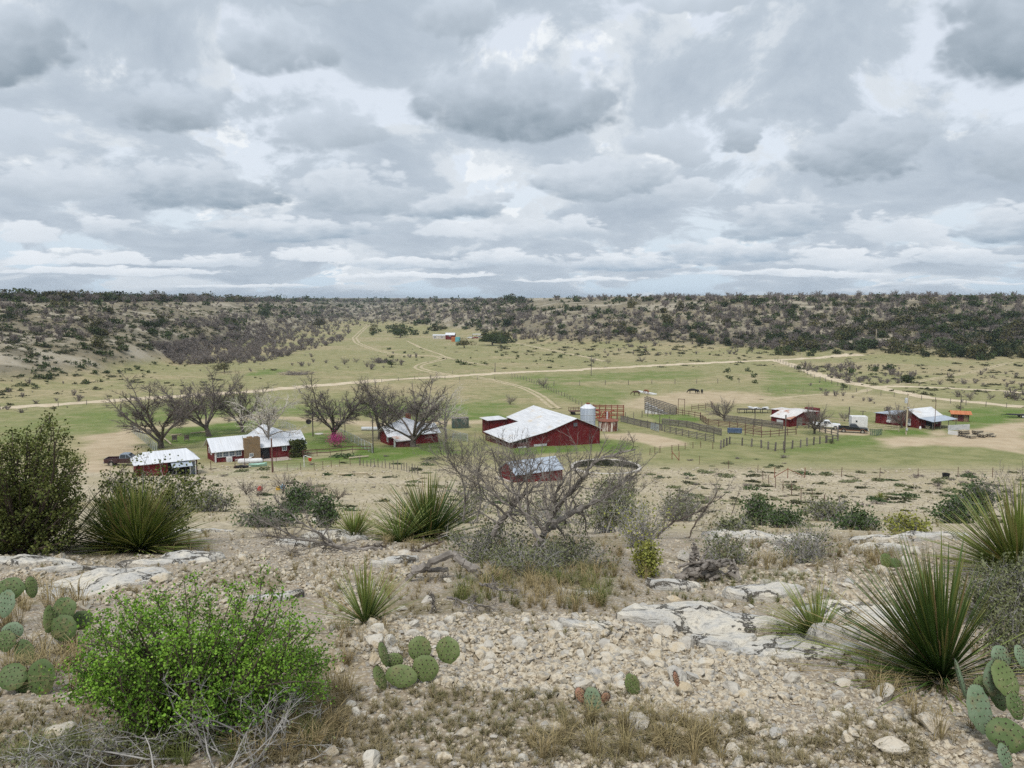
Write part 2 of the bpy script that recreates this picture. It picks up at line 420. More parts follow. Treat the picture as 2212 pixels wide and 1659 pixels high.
for c, pts, w, s in [(3, [(780, 1335), (1100, 1320), (1450, 1390), (1500, 1430), (1250, 1450), (1080, 1400), (790, 1365)], .95, 1.2),
               (3, [(900, 1050), (1150, 1010), (1500, 960), (1900, 970), (2200, 1010), (2200, 1060), (1700, 1075), (1200, 1120), (900, 1100)], .75, 3),
               (4, [(950, 1365), (1500, 1345), (1900, 1250), (2250, 1225), (2250, 1500), (1900, 1450), (1400, 1430), (1000, 1440)], .95, 2),
               (4, [(1500, 1290), (1560, 1340), (1400, 1350), (1380, 1300)], .8, 1),
               (1, [(740, 1350), (1130, 1275), (1250, 1420), (1150, 1500), (900, 1540), (950, 1660), (660, 1660), (690, 1450)], .9, 2.0),
               (1, [(1130, 1280), (1500, 1230), (2200, 1165), (2200, 1205), (1500, 1275), (1180, 1320)], .7, 1.5),
               (2, [(0, 1165), (500, 1190), (900, 1215), (1130, 1235), (2080, 1205), (2080, 1235), (1600, 1250), (1100, 1300), (900, 1260), (600, 1230), (200, 1200), (0, 1195)], .8, 1.5),
               (2, [(430, 1480), (700, 1480), (880, 1450), (860, 1500), (560, 1545), (420, 1545)], .55, 1.2),
               (2, [(1390, 1085), (1500, 1090), (1500, 1110), (1400, 1110)], .8, 1.5),
               (4, [(0, 1010), (800, 970), (1300, 1010), (1600, 1060), (1450, 1130), (900, 1130), (300, 1060), (0, 1090)], .42, 6),
               (4, [(420, 1275), (860, 1310), (860, 1345), (560, 1330), (430, 1300)], .9, 1)]:
    dirt = np.maximum(dirt, w * fld((c, pts), s, s * 1.2, int(pts[0][1]) % 97))
slope_h = np.clip((H0(GX, GY) + .4) / 28, 0, 1)
hillm = np.where(GY > 180, sstep(.02, .2, slope_h), 0)
rock = hillm * sstep(.52, .66, fbm(GX / 26, GY / 10, 91, 4)) * .9
rock = np.maximum(rock, fld((1, [(0, 470), (250, 465), (600, 440), (640, 510), (330, 520), (0, 560)]), 8, 6, 5))
rock = np.maximum(rock, .7 * fld((1, [(700, 370), (1250, 370), (1400, 410), (900, 440)]), 8, 6, 6))
rock = np.maximum(rock, .7 * fld((3, [(1000, 390), (1500, 360), (2200, 370), (2200, 470), (1500, 480)]), 8, 6, 7) * sstep(.42, .6, nz2))
slopef = sstep(124, 104, GY) * sstep(10, 20, gR)            # the stony slope under the camera
rock = np.maximum(rock, slopef * (0.55 + .45 * sstep(.40, .56, nz2)) * sstep(.30, .45, nz1 + .25 * (nz2 - .5) + .12))
gravel = sstep(30, 15, gR)
turf = gravel * sstep(.42, .60, fbm(GX / .9, GY / .7, 15, 4)) * sstep(.30, .6, fbm(GX / 4, GY / 3, 19, 2))

def ground_nodes(nt, p):
    P = pos(nt)
    n_big = noise(nt, P, 0.035, 4, .6); n_mid = noise(nt, P, 0.3, 5, .62); n_fin = noise(nt, P, 2.2, 5, .65); n_mic = noise(nt, P, 22.0, 4, .65)
    tan = mix(nt, n_mid.step(.35, .65), (.375, .31, .185), (.28, .245, .13))
    tan = mix(nt, n_fin.step(.5, .75), tan, (0.173, 0.158, 0.094))
    olive = mix(nt, n_mid.step(.35, .65), (.215, .225, .09), (.15, .18, .058))
    lushc = mix(nt, n_fin.step(.3, .7), (0.137, 0.194, 0.043), (0.083, 0.140, 0.025))
    c = mix(nt, attr(nt, 'green'), tan, olive)
    c = mix(nt, (attr(nt, 'lush') * n_mid.step(.15, .5)), c, lushc)
    c = mix(nt, (n_fin * .6 + n_mid * .5).step(.60, .72) * .45, c, (.125, .12, .06))
    # hill soil and pale rock between the brush
    hs = mix(nt, n_mid.step(.35, .65), (.255, .212, .138), (.175, .155, .105))
    hs = mix(nt, n_fin.step(.55, .8), hs, (.15, .14, .085))
    hs = mix(nt, n_big.step(.42, .62) * .65, hs, (.15, .135, .10))
    c = mix(nt, attr(nt, 'hill'), c, hs)
    c = mix(nt, attr(nt, 'farwood'), c, mix(nt, n_mid.step(.35, .65), (.085, .085, .062), (.13, .12, .09)))
    rk = mix(nt, n_fin.step(.38, .6), mix(nt, sep(nt, P)[1].lin(120, 200), (.56, .48, .355), (.40, .365, .31)), (.33, .285, .20))
    c = mix(nt, (attr(nt, 'rock') * (n_mid * 0.6 + n_fin * 0.6).step(.38, .62)), c, rk)
    dc = mix(nt, n_mid.step(.3, .7), (.50, .405, .285), (.40, .31, .205))
    c = mix(nt, (attr(nt, 'dirt') * (n_mid * .5 + n_fin * .5).step(.22, .46)), c, dc)
    # the foreground: limestone gravel, crumbs and thin dry turf
    v = nt.nodes.new('ShaderNodeTexVoronoi'); v.inputs['Scale'].default_value = 34.0; put(nt, P, v.inputs['Vector'])
    v2 = nt.nodes.new('ShaderNodeTexVoronoi'); v2.inputs['Scale'].default_value = 80.0; put(nt, P, v2.inputs['Vector'])
    vr = sep(nt, S(nt, v.outputs['Color']))[0]; vr2 = sep(nt, S(nt, v2.outputs['Color']))[0]
    vd = S(nt, v.outputs['Distance'])
    st = ramp(nt, vr, [(0, (0.446, 0.374, 0.288)), (.4, (0.518, 0.475, 0.403)), (.7, (0.374, 0.353, 0.324)), (1, (0.475, 0.389, 0.274))])
    st2 = ramp(nt, vr2, [(0, (0.360, 0.295, 0.209)), (.5, (0.475, 0.418, 0.331)), (1, (0.302, 0.259, 0.202))])
    gv = mix(nt, (vr * .6 + n_fin * .7).step(.5, .62), st2, st)
    gv = mix(nt, vd.step(.25, .6) * 0.65, gv, (0.216, 0.169, 0.115))
    tf = mix(nt, n_mic.step(.35, .65), (0.245, 0.198, 0.122), (0.158, 0.137, 0.076))
    gv = mix(nt, (attr(nt, 'turf') * n_mic.step(.3, .6)), gv, tf)
    c = mix(nt, attr(nt, 'gravel'), c, gv)
    put(nt, c, p.inputs['Base Color'])
    hgt = n_fin * 0.5 + (1.0 - vd) * 0.25 * attr(nt, 'gravel') + n_mic * 0.2
    bump(nt, p, hgt, 0.03, .9)
M_ground = material('ground_soil', ground_nodes, rough=.95, spec=.15)
vid = np.arange(NR * NA).reshape(NR, NA)
q = np.stack([vid[:-1], np.roll(vid[:-1], -1, 1), np.roll(vid[1:], -1, 1), vid[1:]], -1).reshape(-1, 4)[:, ::-1]
capi = NR * NA
tri = np.stack([np.full(NA, capi), np.roll(vid[0], -1), vid[0]], -1)
V = np.concatenate([np.stack([GX, GY, GZ], -1).reshape(-1, 3), [[0, 0, gz(0, 0)]]])
loops = np.concatenate([q.ravel(), tri.ravel()]); tot = np.concatenate([np.full(len(q), 4), np.full(len(tri), 3)])
me = new_mesh('ground', V, loops, np.concatenate([[0], np.cumsum(tot)[:-1]]), tot, [M_ground], smooth=True)
for nm, a in (('green', green), ('lush', lush), ('dirt', dirt), ('rock', rock), ('hill', hillm), ('gravel', gravel), ('turf', turf), ('farwood', sstep(850, 1500, gR))):
    add_attr(me, nm, np.concatenate([a.ravel(), [0]]))
struct(link('ground', me))

# ------------------------------------------------------------------ roads and wheel tracks
def road_nodes(nt, p):
    P = pos(nt); n = noise(nt, P, .5, 5, .6); n2 = noise(nt, P, 3.0, 4, .6)
    c = mix(nt, n.step(.35, .65), (0.595, 0.510, 0.383), (0.510, 0.416, 0.293))
    c = mix(nt, noise(nt, P, .16, 3, .5).step(.5, .7) * .5, c, (.36, .305, .20))
    c = mix(nt, n2.step(.5, .7), c, (0.425, 0.357, 0.246))
    put(nt, c, p.inputs['Base Color'])
M_road = material('caliche_road', road_nodes, rough=.95, spec=.1)
def track_nodes(nt, p):
    P = pos(nt); n = noise(nt, P, .35, 5, .6)
    put(nt, mix(nt, n.step(.35, .65), (0.476, 0.395, 0.272), (0.357, 0.310, 0.191)), p.inputs['Base Color'])
M_track = material('dirt_track', track_nodes, rough=.95, spec=.1)
def resample(pts, step):
    P = np.array([(p[0], p[1]) for p in pts]); d = np.concatenate([[0], np.cumsum(np.hypot(*np.diff(P, axis=0).T))])
    s = np.arange(0, d[-1] + 1e-6, step)
    x = np.interp(s, d, P[:, 0]); y = np.interp(s, d, P[:, 1])
    for _ in range(6):
        x[1:-1] = (x[:-2] + 2 * x[1:-1] + x[2:]) / 4; y[1:-1] = (y[:-2] + 2 * y[1:-1] + y[2:]) / 4
    return x, y
def ribbon(name, pts, width, m, lift=.07, ruts=None, seed=0, step=2.0):
    x, y = resample(pts, step); tx = np.gradient(x); ty = np.gradient(y); L = np.hypot(tx, ty) + 1e-9; nx = -ty / L; ny = tx / L
    V = []; loops = []; n = len(x); base = 0; C = 7
    for off, w in (ruts or [(0, width)]):
        s = np.linspace(-1, 1, C); jl = (fbm(np.arange(n) / 1.6, np.zeros(n), seed + 1, 3) - .5) * w * .75; jr = (fbm(np.arange(n) / 1.6, np.zeros(n), seed + 2, 3) - .5) * w * .75
        lo = off - w / 2 + jl; hi = off + w / 2 + jr
        o = lo[:, None] + (hi - lo)[:, None] * (s + 1)[None] / 2
        X = x[:, None] + nx[:, None] * o; Y = y[:, None] + ny[:, None] * o
        Z = H(X, Y) + lift * (1 - 0.9 * np.abs(s)[None] ** 4) + .01
        V.append(np.stack([X, Y, Z], -1).reshape(-1, 3))
        i = np.arange(n * C).reshape(n, C) + base; base += n * C
        loops.append(np.stack([i[:-1, :-1], i[:-1, 1:], i[1:, 1:], i[1:, :-1]], -1).reshape(-1, 4))
    V = np.concatenate(V); q = np.concatenate(loops)
    me = new_mesh(name, V, q.ravel(), np.arange(len(q)) * 4, np.full(len(q), 4), [m], smooth=True)
    return struct(link(name, me))
def px(*a): return [at(*p) for p in a]
ribbon('road', px((1, -60, 1112), (1, 0, 1108), (1, 600, 1070), (1, 1200, 1025), (1, 2200, 962), (2, 480, 915), (2, 1000, 873), (2, 1700, 833), (2, 2200, 800),
                  (3, 680, 771), (3, 1400, 731), (3, 2200, 695), (4, 300, 682), (4, 550, 662), (4, 800, 646)), 6.5, M_road, .16, seed=3)
ribbon('road', px((4, 60, 697), (4, 180, 728), (4, 300, 772), (4, 480, 835), (4, 740, 893), (4, 950, 935), (4, 1300, 1007), (4, 1700, 1052), (4, 2260, 1103)), 5.2, M_road, .14, seed=9)
ribbon('road', px((4, 900, 925), (4, 1100, 917), (4, 1400, 927), (4, 1800, 948), (4, 2260, 978)), 4.0, M_road, .12, seed=12)
rt = [(-.85, .75), (.85, .75)]
ribbon('path', px((4, 1000, 922), (4, 1400, 858), (4, 1850, 780), (4, 2090, 712)), 3, M_track, .12, rt, 21)
ribbon('path', px((4, -60, 1033), (4, 400, 992), (4, 760, 985), (4, 880, 940)), 3, M_track, .12, [(0, 2.4)], 22)
ribbon('path', px((2, 968, 392), (2, 900, 450), (2, 845, 505), (2, 870, 545), (2, 1000, 600), (2, 1200, 645), (2, 1400, 655), (2, 1560, 662), (2, 1620, 680), (2, 1540, 705), (2, 1400, 738), (2, 1385, 762), (2, 1500, 795), (2, 1720, 828)), 3, M_track, .15, [(-1.3, 1.3), (1.3, 1.3)], 23)
ribbon('path', px((2, 1880, 838), (2, 2050, 868), (2, 2200, 905), (3, 110, 935), (3, 200, 975), (3, 290, 1040), (3, 350, 1090), (3, 400, 1115)), 3, M_track, .12, [(-.9, 1.0), (.9, 1.0)], 24)
ribbon('path', px((3, 30, 545), (3, 400, 620), (3, 800, 705)), 3, M_track, .15, [(0, 2.6)], 25)
ribbon('path', px((2, 1300, 530), (2, 1400, 580), (2, 1700, 690), (2, 2000, 740)), 3, M_track, .15, [(0, 1.6)], 26)
# ------------------------------------------------------------------ a mesh builder
class MB:
    def __init__(s): s.v = []; s.q = []; s.t = []; s.qm = []; s.tm = []; s.n = 0
    def add(s, V, quads=None, tris=None, m=0):
        V = np.asarray(V, float).reshape(-1, 3)
        if quads is not None and len(quads):
            Q = np.asarray(quads, int).reshape(-1, 4) + s.n; s.q.append(Q); s.qm.append(np.full(len(Q), m))
        if tris is not None and len(tris):
            T = np.asarray(tris, int).reshape(-1, 3) + s.n; s.t.append(T); s.tm.append(np.full(len(T), m))
        s.v.append(V); s.n += len(V)
    BQ = [(0, 3, 2, 1), (4, 5, 6, 7), (0, 1, 5, 4), (1, 2, 6, 5), (2, 3, 7, 6), (3, 0, 4, 7)]
    def box(s, c, size, rz=0.0, m=0):
        hx, hy, hz = [k / 2 for k in size]
        P = np.array([(-hx, -hy, -hz), (hx, -hy, -hz), (hx, hy, -hz), (-hx, hy, -hz), (-hx, -hy, hz), (hx, -hy, hz), (hx, hy, hz), (-hx, hy, hz)])
        if rz:
            ca, sa = math.cos(rz), math.sin(rz); P = np.stack([P[:, 0] * ca - P[:, 1] * sa, P[:, 0] * sa + P[:, 1] * ca, P[:, 2]], -1)
        s.add(P + np.array(c, float), MB.BQ, m=m)
    def hexa(s, P, m=0): s.add(P, MB.BQ, m=m)          # eight corners, bottom ring then top ring
    def slab(s, P, th, m=0):
        """a flat polygon (3 or 4 corners) given thickness th along its normal"""
        P = np.array([tuple(p) for p in P], float); n = np.cross(P[1] - P[0], P[2] - P[0]); n /= np.linalg.norm(n) + 1e-12
        B = P - n * th; k = len(P)
        V = np.concatenate([B, P])
        if k == 4: s.add(V, MB.BQ, m=m)
        else: s.add(V, [(i, (i + 1) % 3, 3 + (i + 1) % 3, 3 + i) for i in range(3)], [(0, 2, 1), (3, 4, 5)], m=m)
    def beam(s, p, q, w, h=None, m=0):
        h = h or w; p = np.array(tuple(p), float); q = np.array(tuple(q), float); d = q - p; L = np.linalg.norm(d)
        if L < 1e-6: return
        d /= L; up = np.array([0, 0, 1.]) if abs(d[2]) < .95 else np.array([1., 0, 0])
        a = np.cross(d, up); a /= np.linalg.norm(a); b = np.cross(a, d)
        r = [(-a * w / 2 - b * h / 2), (a * w / 2 - b * h / 2), (a * w / 2 + b * h / 2), (-a * w / 2 + b * h / 2)]
        s.add([p + k for k in r] + [q + k for k in r], [(0, 3, 2, 1), (4, 5, 6, 7), (0, 1, 5, 4), (1, 2, 6, 5), (2, 3, 7, 6), (3, 0, 4, 7)], m=m)
    def tube(s, pts, rad, n=5, m=0, cap=True):
        P = np.array([tuple(p) for p in pts], float); k = len(P); rad = np.broadcast_to(np.asarray(rad, float), (k,))
        T = np.gradient(P, axis=0); T /= np.linalg.norm(T, axis=1)[:, None] + 1e-12
        up = np.array([0.31, 0.17, 0.93]); A = np.cross(T, up); l = np.linalg.norm(A, axis=1)
        A[l < .15] = np.cross(T[l < .15], np.array([1., .2, 0])); A /= np.linalg.norm(A, axis=1)[:, None]; B = np.cross(T, A)
        th = np.arange(n) * 2 * math.pi / n
        V = P[:, None] + rad[:, None, None] * (A[:, None] * np.cos(th)[None, :, None] + B[:, None] * np.sin(th)[None, :, None])
        i = np.arange(k * n).reshape(k, n)
        Q = np.stack([i[:-1], np.roll(i[:-1], -1, 1), np.roll(i[1:], -1, 1), i[1:]], -1).reshape(-1, 4)
        V = V.reshape(-1, 3); T_ = []
        if cap:
            V = np.concatenate([V, P[:1], P[-1:]]); a, b = k * n, k * n + 1
            T_ = [(a, (j + 1) % n, j) for j in range(n)] + [(b, (k - 1) * n + j, (k - 1) * n + (j + 1) % n) for j in range(n)]
        s.add(V, Q, T_, m=m)
    def twig(s, p, q, r0, r1=0.0, m=0):
        """a three-sided spike"""
        p = np.array(tuple(p), float); q = np.array(tuple(q), float); d = q - p; L = np.linalg.norm(d) + 1e-9; d /= L
        a = np.cross(d, (0.3, 0.2, 0.93)); a /= np.linalg.norm(a) + 1e-9; b = np.cross(d, a)
        c = [(a * math.cos(t) + b * math.sin(t)) for t in (0, 2.094, 4.189)]
        s.add([p + k * r0 for k in c] + [q], None, [(0, 1, 3), (1, 2, 3), (2, 0, 3)], m=m)
    def lathe(s, prof, n=24, c=(0, 0, 0), m=0):
        k = len(prof); th = np.arange(n) * 2 * math.pi / n; pr = np.array(prof, float)
        V = np.stack([pr[:, None, 0] * np.cos(th)[None], pr[:, None, 0] * np.sin(th)[None], np.repeat(pr[:, None, 1], n, 1)], -1).reshape(-1, 3) + np.array(c, float)
        i = np.arange(k * n).reshape(k, n)
        Q = np.stack([i[:-1], np.roll(i[:-1], -1, 1), np.roll(i[1:], -1, 1), i[1:]], -1).reshape(-1, 4); s.add(V, Q, m=m)
    def leaves(s, C, size, m=0, up=0.3, asp=0.5, seed=0):
        """one small leaf (a quad) at each point"""
        g = np.random.default_rng(seed); C = np.asarray(C, float); n = len(C)
        size = np.broadcast_to(np.asarray(size, float), (n,))
        a = g.normal(size=(n, 3)); a[:, 2] += up; a /= np.linalg.norm(a, axis=1)[:, None]
        b = np.cross(a, g.normal(size=(n, 3))); b /= np.linalg.norm(b, axis=1)[:, None] + 1e-9
        a = a * size[:, None]; b = b * size[:, None] * asp
        V = np.stack([C, C + a * .5 + b, C + a, C + a * .5 - b], 1).reshape(-1, 3)
        s.add(V, np.arange(n * 4).reshape(n, 4), m=m)
    def mesh(s, name, mats, smooth=False):
        V = np.concatenate(s.v) if s.v else np.zeros((0, 3)); L = []; tot = []; mi = []
        if s.q: Q = np.concatenate(s.q); L.append(Q.ravel()); tot.append(np.full(len(Q), 4)); mi.append(np.concatenate(s.qm))
        if s.t: T = np.concatenate(s.t); L.append(T.ravel()); tot.append(np.full(len(T), 3)); mi.append(np.concatenate(s.tm))
        tot = np.concatenate(tot); L = np.concatenate(L)
        return new_mesh(name, V, L, np.concatenate([[0], np.cumsum(tot)[:-1]]), tot, mats if isinstance(mats, (list, tuple)) else [mats], np.concatenate(mi), smooth)
    def obj(s, name, mats, parent=None, loc=None, rot=None, smooth=False):
        return link(name, s.mesh(name, mats, smooth), parent, loc, rot)
    def arrays(s):
        V = np.concatenate(s.v); Q = np.concatenate(s.q) if s.q else np.zeros((0, 4), int); T = np.concatenate(s.t) if s.t else np.zeros((0, 3), int)
        return V, Q, T, (np.concatenate(s.qm) if s.q else np.zeros(0, int)), (np.concatenate(s.tm) if s.t else np.zeros(0, int))
def scatter_mesh(name, protos, X, rz, sc3, which, mats, tilt=None):
    """many copies of a few small shapes in one mesh (for what nobody could count)"""
    out = MB()
    for w, mb in enumerate(protos):
        k = np.nonzero(which == w)[0]
        if not len(k): continue
        V, Q, T, qm, tm = mb.arrays(); n = len(V); c = np.cos(rz[k])[:, None]; s_ = np.sin(rz[k])[:, None]
        v = V[None] * sc3[k][:, None, :]
        if tilt is not None:
            ct = np.cos(tilt[k])[:, None]; st = np.sin(tilt[k])[:, None]
            v = np.stack([v[..., 0], v[..., 1] * ct - v[..., 2] * st, v[..., 1] * st + v[..., 2] * ct], -1)
        W = np.stack([v[..., 0] * c - v[..., 1] * s_, v[..., 0] * s_ + v[..., 1] * c, v[..., 2]], -1) + X[k][:, None, :]
        off = (np.arange(len(k)) * n)[:, None, None] + out.n
        if len(Q): out.q.append((Q[None] + off).reshape(-1, 4)); out.qm.append(np.tile(qm, len(k)))
        if len(T): out.t.append((T[None] + off).reshape(-1, 3)); out.tm.append(np.tile(tm, len(k)))
        out.v.append(W.reshape(-1, 3)); out.n += n * len(k)
    return out.mesh(name, mats)
def unit(v): v = np.asarray(v, float); return v / (np.linalg.norm(v) + 1e-12)
def grow(trunk, crown, p, d, L, r, depth, g, o, lev=0):
    """a bare branch and what grows from it; o: dict of numbers that shape the tree"""
    k = 6 if lev < 2 else 4; P = [np.array(p, float)]; d = unit(d); seg = L / (k - 1)
    for i in range(k - 1):
        d = unit(d + g.normal(size=3) * o['wig'] * (1 + .25 * lev) + np.array([0, 0, o['up'] * (1 if lev else .6)]) + o.get('lean', np.zeros(3)) * .1)
        P.append(P[-1] + d * seg)
    P = np.array(P); r1 = r * (o['tap'] if depth else .25); R_ = np.linspace(r, r1, k)
    mb = trunk if lev <= o['trunk_lev'] else crown
    if depth == 0:
        mb.twig(P[0], P[2], r); mb.twig(P[2] - (P[2] - P[1]) * .02, P[-1], r * .55)
        return
    mb.tube(P, R_, 6 if lev == 0 else (5 if lev == 1 else 3), cap=lev < 2)
    n = o['kids'][min(lev, len(o['kids']) - 1)]
    n = max(1, int(n + g.normal() * .5))
    for j in range(n):
        t = o['start'] + (1 - o['start']) * ((j + g.random() * .8) / n) if lev else o['fork'] + (1 - o['fork']) * ((j + g.random() * .6) / n)
        t = min(t, .98); i = min(int(t * (k - 1)), k - 2); f = t * (k - 1) - i
        q = P[i] + (P[i + 1] - P[i]) * f; dd = unit(P[i + 1] - P[i])
        a = g.random() * 6.283 + j * 2.4; side = np.cross(dd, unit(g.normal(size=3))); side = unit(side)
        if lev == 0: a = j * 2.4 + g.random() * .5; side = unit(np.cross(dd, (1., .2, 0)))
        side = unit(side * math.cos(a) + np.cross(dd, side) * math.sin(a))
        ang = o['ang'][min(lev, len(o['ang']) - 1)] * (.75 + .5 * g.random())
        nd = dd * math.cos(ang) + side * math.sin(ang)
        LL = L * o['len'][min(lev, len(o['len']) - 1)] * ((.7 + .6 * g.random()) * (1 - .35 * t) if lev else .88 + .24 * g.random())
        grow(trunk, crown, q, nd, LL, max(R_[i] * o['thin'], o['rmin']), depth - 1, g, o, lev + 1)
    if lev and depth > 0:
        grow(trunk, crown, P[-1], d, L * .5, r1, depth - 1, g, o, lev + 1)

M_bark = two((.075, .062, .052), (.14, .118, .10), 2.0, 5, vary=.1)('dark_bark')
M_pale = two((.42, .38, .33), (.60, .56, .50), 1.6, 5)('pale_bark')
M_grey = two((.13, .115, .10), (.29, .262, .235), 7.0, 5)('weathered_grey_wood')
M_twig = two((.15, .125, .11), (.23, .20, .18), .7, 3, vary=.15)('brush_twigs')
M_jun = two((.030, .045, .017), (.062, .080, .030), .55, 4, vary=.3, rough=.9, spec=.1)('juniper_leaf')
M_oak = two((.065, .068, .028), (.11, .10, .045), .5, 4, vary=.25, rough=.9, spec=.1)('live_oak_leaf')
M_scrub = two((.055, .062, .032), (.105, .105, .055), .8, 4, vary=.3, rough=.9, spec=.1)('scrub_leaf')
# ------------------------------------------------------------------ brush, junipers and scrub of the hills and fields
def lump_points(g, n, k=7, flat=.75):
    """points near the surface of a lumpy bush of radius about one"""
    cs = g.normal(size=(k, 3)) * np.array([.45, .45, .28]) + np.array([0, 0, .55 * flat]); rs = .34 + .26 * g.random(k)
    w = g.integers(0, k, n); u = g.normal(size=(n, 3)); u /= np.linalg.norm(u, axis=1)[:, None]
    p = cs[w] + u * (rs[w] * (.72 + .33 * g.random(n)))[:, None]; p[:, 2] = np.abs(p[:, 2]) * flat
    return p
def bush_mb(seed, n, leaf, trunk=True, flat=.95, ntw=8):
    g = np.random.default_rng(seed); mb = MB(); p = lump_points(g, n, 8, flat)
    mb.leaves(p, leaf * (.6 + .8 * g.random(n)), 0, .25, .55, seed)
    if trunk:
        for i in range(ntw):
            q = p[g.integers(0, n)] * .8; mb.twig((g.normal() * .05, g.normal() * .05, -.12), q, .045, m=1)
    return mb
def brush_mb(seed, n, h=1.0, wide=.8, r=.034, stems=11):
    """leafless brush: stems fanning up from the ground, each with finer twigs"""
    g = np.random.default_rng(seed); mb = MB()
    for i in range(stems):
        a = g.random() * 6.283; b = (g.random() ** .7) * wide
        base = np.array([math.cos(a) * .12 * g.random(), math.sin(a) * .12 * g.random(), -.1])
        tip = np.array([math.cos(a) * b, math.sin(a) * b, h * (.65 + .35 * g.random()) * (1 - .3 * b * b)])
        mid = (base + tip) * .5 + g.normal(size=3) * .06 + np.array([0, 0, .05])
        mb.twig(base, mid + (mid - base) * .05, r * 1.3); mb.twig(mid, tip, r * .8)
        for j in range(max(1, n // stems)):
            t = .3 + .7 * g.random(); q = base + (mid - base) * min(1, 2 * t) if t < .5 else mid + (tip - mid) * (2 * t - 1)
            d = unit(g.normal(size=3) + np.array([0, 0, .6])) * (.18 + .22 * g.random()); mb.twig(q, q + d, r * .55)
    return mb
JP = [bush_mb(i, 420, .17, True) for i in range(5)]; JS = [bush_mb(20 + i, 90, .34, False) for i in range(5)]
BP = [brush_mb(i, 240) for i in range(5)]; BS = [brush_mb(30 + i, 84, r=.06, stems=9) for i in range(5)]
LP = [bush_mb(140 + i, 170, .24, True, .62, 5) for i in range(4)]; LS = [bush_mb(50 + i, 40, .45, False, .62) for i in range(4)]
jm = [mb.mesh('juniper_bush', [m, M_bark]) for mb, m in zip(JP, (M_jun, M_jun, M_oak, M_jun, M_oak))]
bm_ = [mb.mesh('bare_brush', [M_twig]) for mb in BP]
lm = [mb.mesh('low_shrub', [M_scrub, M_twig]) for mb in LP]
def spray(poly, n, seed, c=0):
    g = np.random.default_rng(seed); P = np.array(poly, float); lo, hi = P.min(0), P.max(0); out = []
    while len(out) < n:
        q = lo + (hi - lo) * g.random(2); ins = False
        for i in range(len(P)):
            a, b = P[i], P[(i + 1) % len(P)]
            if (a[1] > q[1]) != (b[1] > q[1]) and q[0] < a[0] + (q[1] - a[1]) / (b[1] - a[1]) * (b[0] - a[0]): ins = not ins
        if ins: out.append(q)
    out = np.array(out); return ground_at(*F(c, out[:, 0], out[:, 1]))
LH, RH, CH, PA = 'left hill', 'right hill', 'far middle plateau', 'pastures'
WHERE = {LH: 'on the stony hill at the left', RH: 'on the brushy hill at the right', CH: 'on the far plateau in the middle', PA: 'standing out in the open pasture'}
JUN = [([(1650, 772), (1750, 735), (1900, 700), (2240, 690), (2240, 778), (2100, 780), (1950, 765), (1800, 768)], 210, 2.4, 4.2, RH),
       ([(1180, 725), (1400, 700), (1650, 690), (2240, 650), (2240, 700), (1900, 720), (1650, 765), (1400, 725)], 140, 1.8, 3.6, RH),
       ([(1120, 672), (1400, 648), (2240, 643), (2240, 690), (1650, 690), (1180, 715)], 230, 1.8, 3.4, RH),
       ([(800, 706), (1000, 692), (1130, 690), (1140, 725), (1060, 730), (1000, 715), (880, 728), (800, 730)], 60, 2.6, 4.5, CH),
       ([(1050, 735), (1100, 730), (1090, 745), (1050, 745)], 5, 4.0, 5.0, CH), ([(490, 700), (520, 700), (520, 708), (490, 708)], 5, 3.5, 5, LH),
       ([(0, 662), (350, 652), (700, 656), (700, 690), (400, 712), (300, 760), (0, 760)], 95, 1.3, 2.9, LH),
       ([(0, 768), (330, 755), (430, 790), (200, 830), (0, 850)], 75, .6, 1.3, LH), ([(300, 700), (400, 690), (440, 730), (330, 740)], 25, 1.4, 3, LH),
       ([(560, 655), (1150, 653), (1150, 676), (560, 692)], 200, 1.8, 3.4, CH),
       ([(790, 740), (1650, 745), (1600, 772), (1100, 792), (790, 785)], 40, .5, 1.2, PA), ([(1550, 800), (1620, 800), (1640, 830), (1580, 825)], 12, .5, 1.0, PA),
       ([(1720, 795), (1950, 788), (1960, 828), (1830, 828)], 16, .9, 1.8, PA), ([(0, 645.5), (2212, 641), (2212, 652), (0, 656)], 170, 1.6, 3.0, CH), ([(0, 646), (1150, 651), (1150, 654), (0, 651)], 260, 2.5, 5, CH)]
BRU = [([(330, 748), (430, 735), (560, 712), (770, 702), (740, 738), (560, 785), (380, 788)], 900, 1.8, 3.2, LH),
       ([(300, 700), (760, 662), (900, 690), (760, 708), (500, 718)], 520, 1.6, 3.0, LH),
       ([(950, 690), (1200, 672), (1500, 652), (2240, 645), (2240, 745), (1700, 762), (1500, 738), (1100, 738)], 1900, 1.7, 3.4, RH),
       ([(0, 655), (500, 655), (500, 705), (0, 745)], 420, 1.2, 2.6, LH), ([(500, 656), (1150, 656), (1150, 690), (700, 700)], 800, 1.8, 3.4, CH),
       ([(1720, 795), (1950, 788), (1965, 830), (1830, 828)], 70, 1.2, 2.4, PA), ([(430, 770), (900, 760), (900, 800), (500, 800)], 34, .9, 2.2, PA),
       ([(1950, 800), (2240, 790), (2240, 870), (1980, 872)], 40, .8, 2.0, PA), ([(1750, 815), (1960, 880), (1920, 895), (1700, 830)], 22, .6, 1.5, PA),
       ([(0, 800), (560, 790), (560, 850), (0, 900)], 26, .6, 1.6, PA), ([(1300, 740), (1700, 740), (1700, 765), (1300, 770)], 60, .9, 2.4, RH), ([(0, 646), (1150, 651), (1150, 655), (0, 652)], 500, 2.5, 5, CH), ([(1150, 649), (1400, 640), (2240, 639), (2240, 650), (1400, 652)], 420, 2.0, 3.8, RH)]
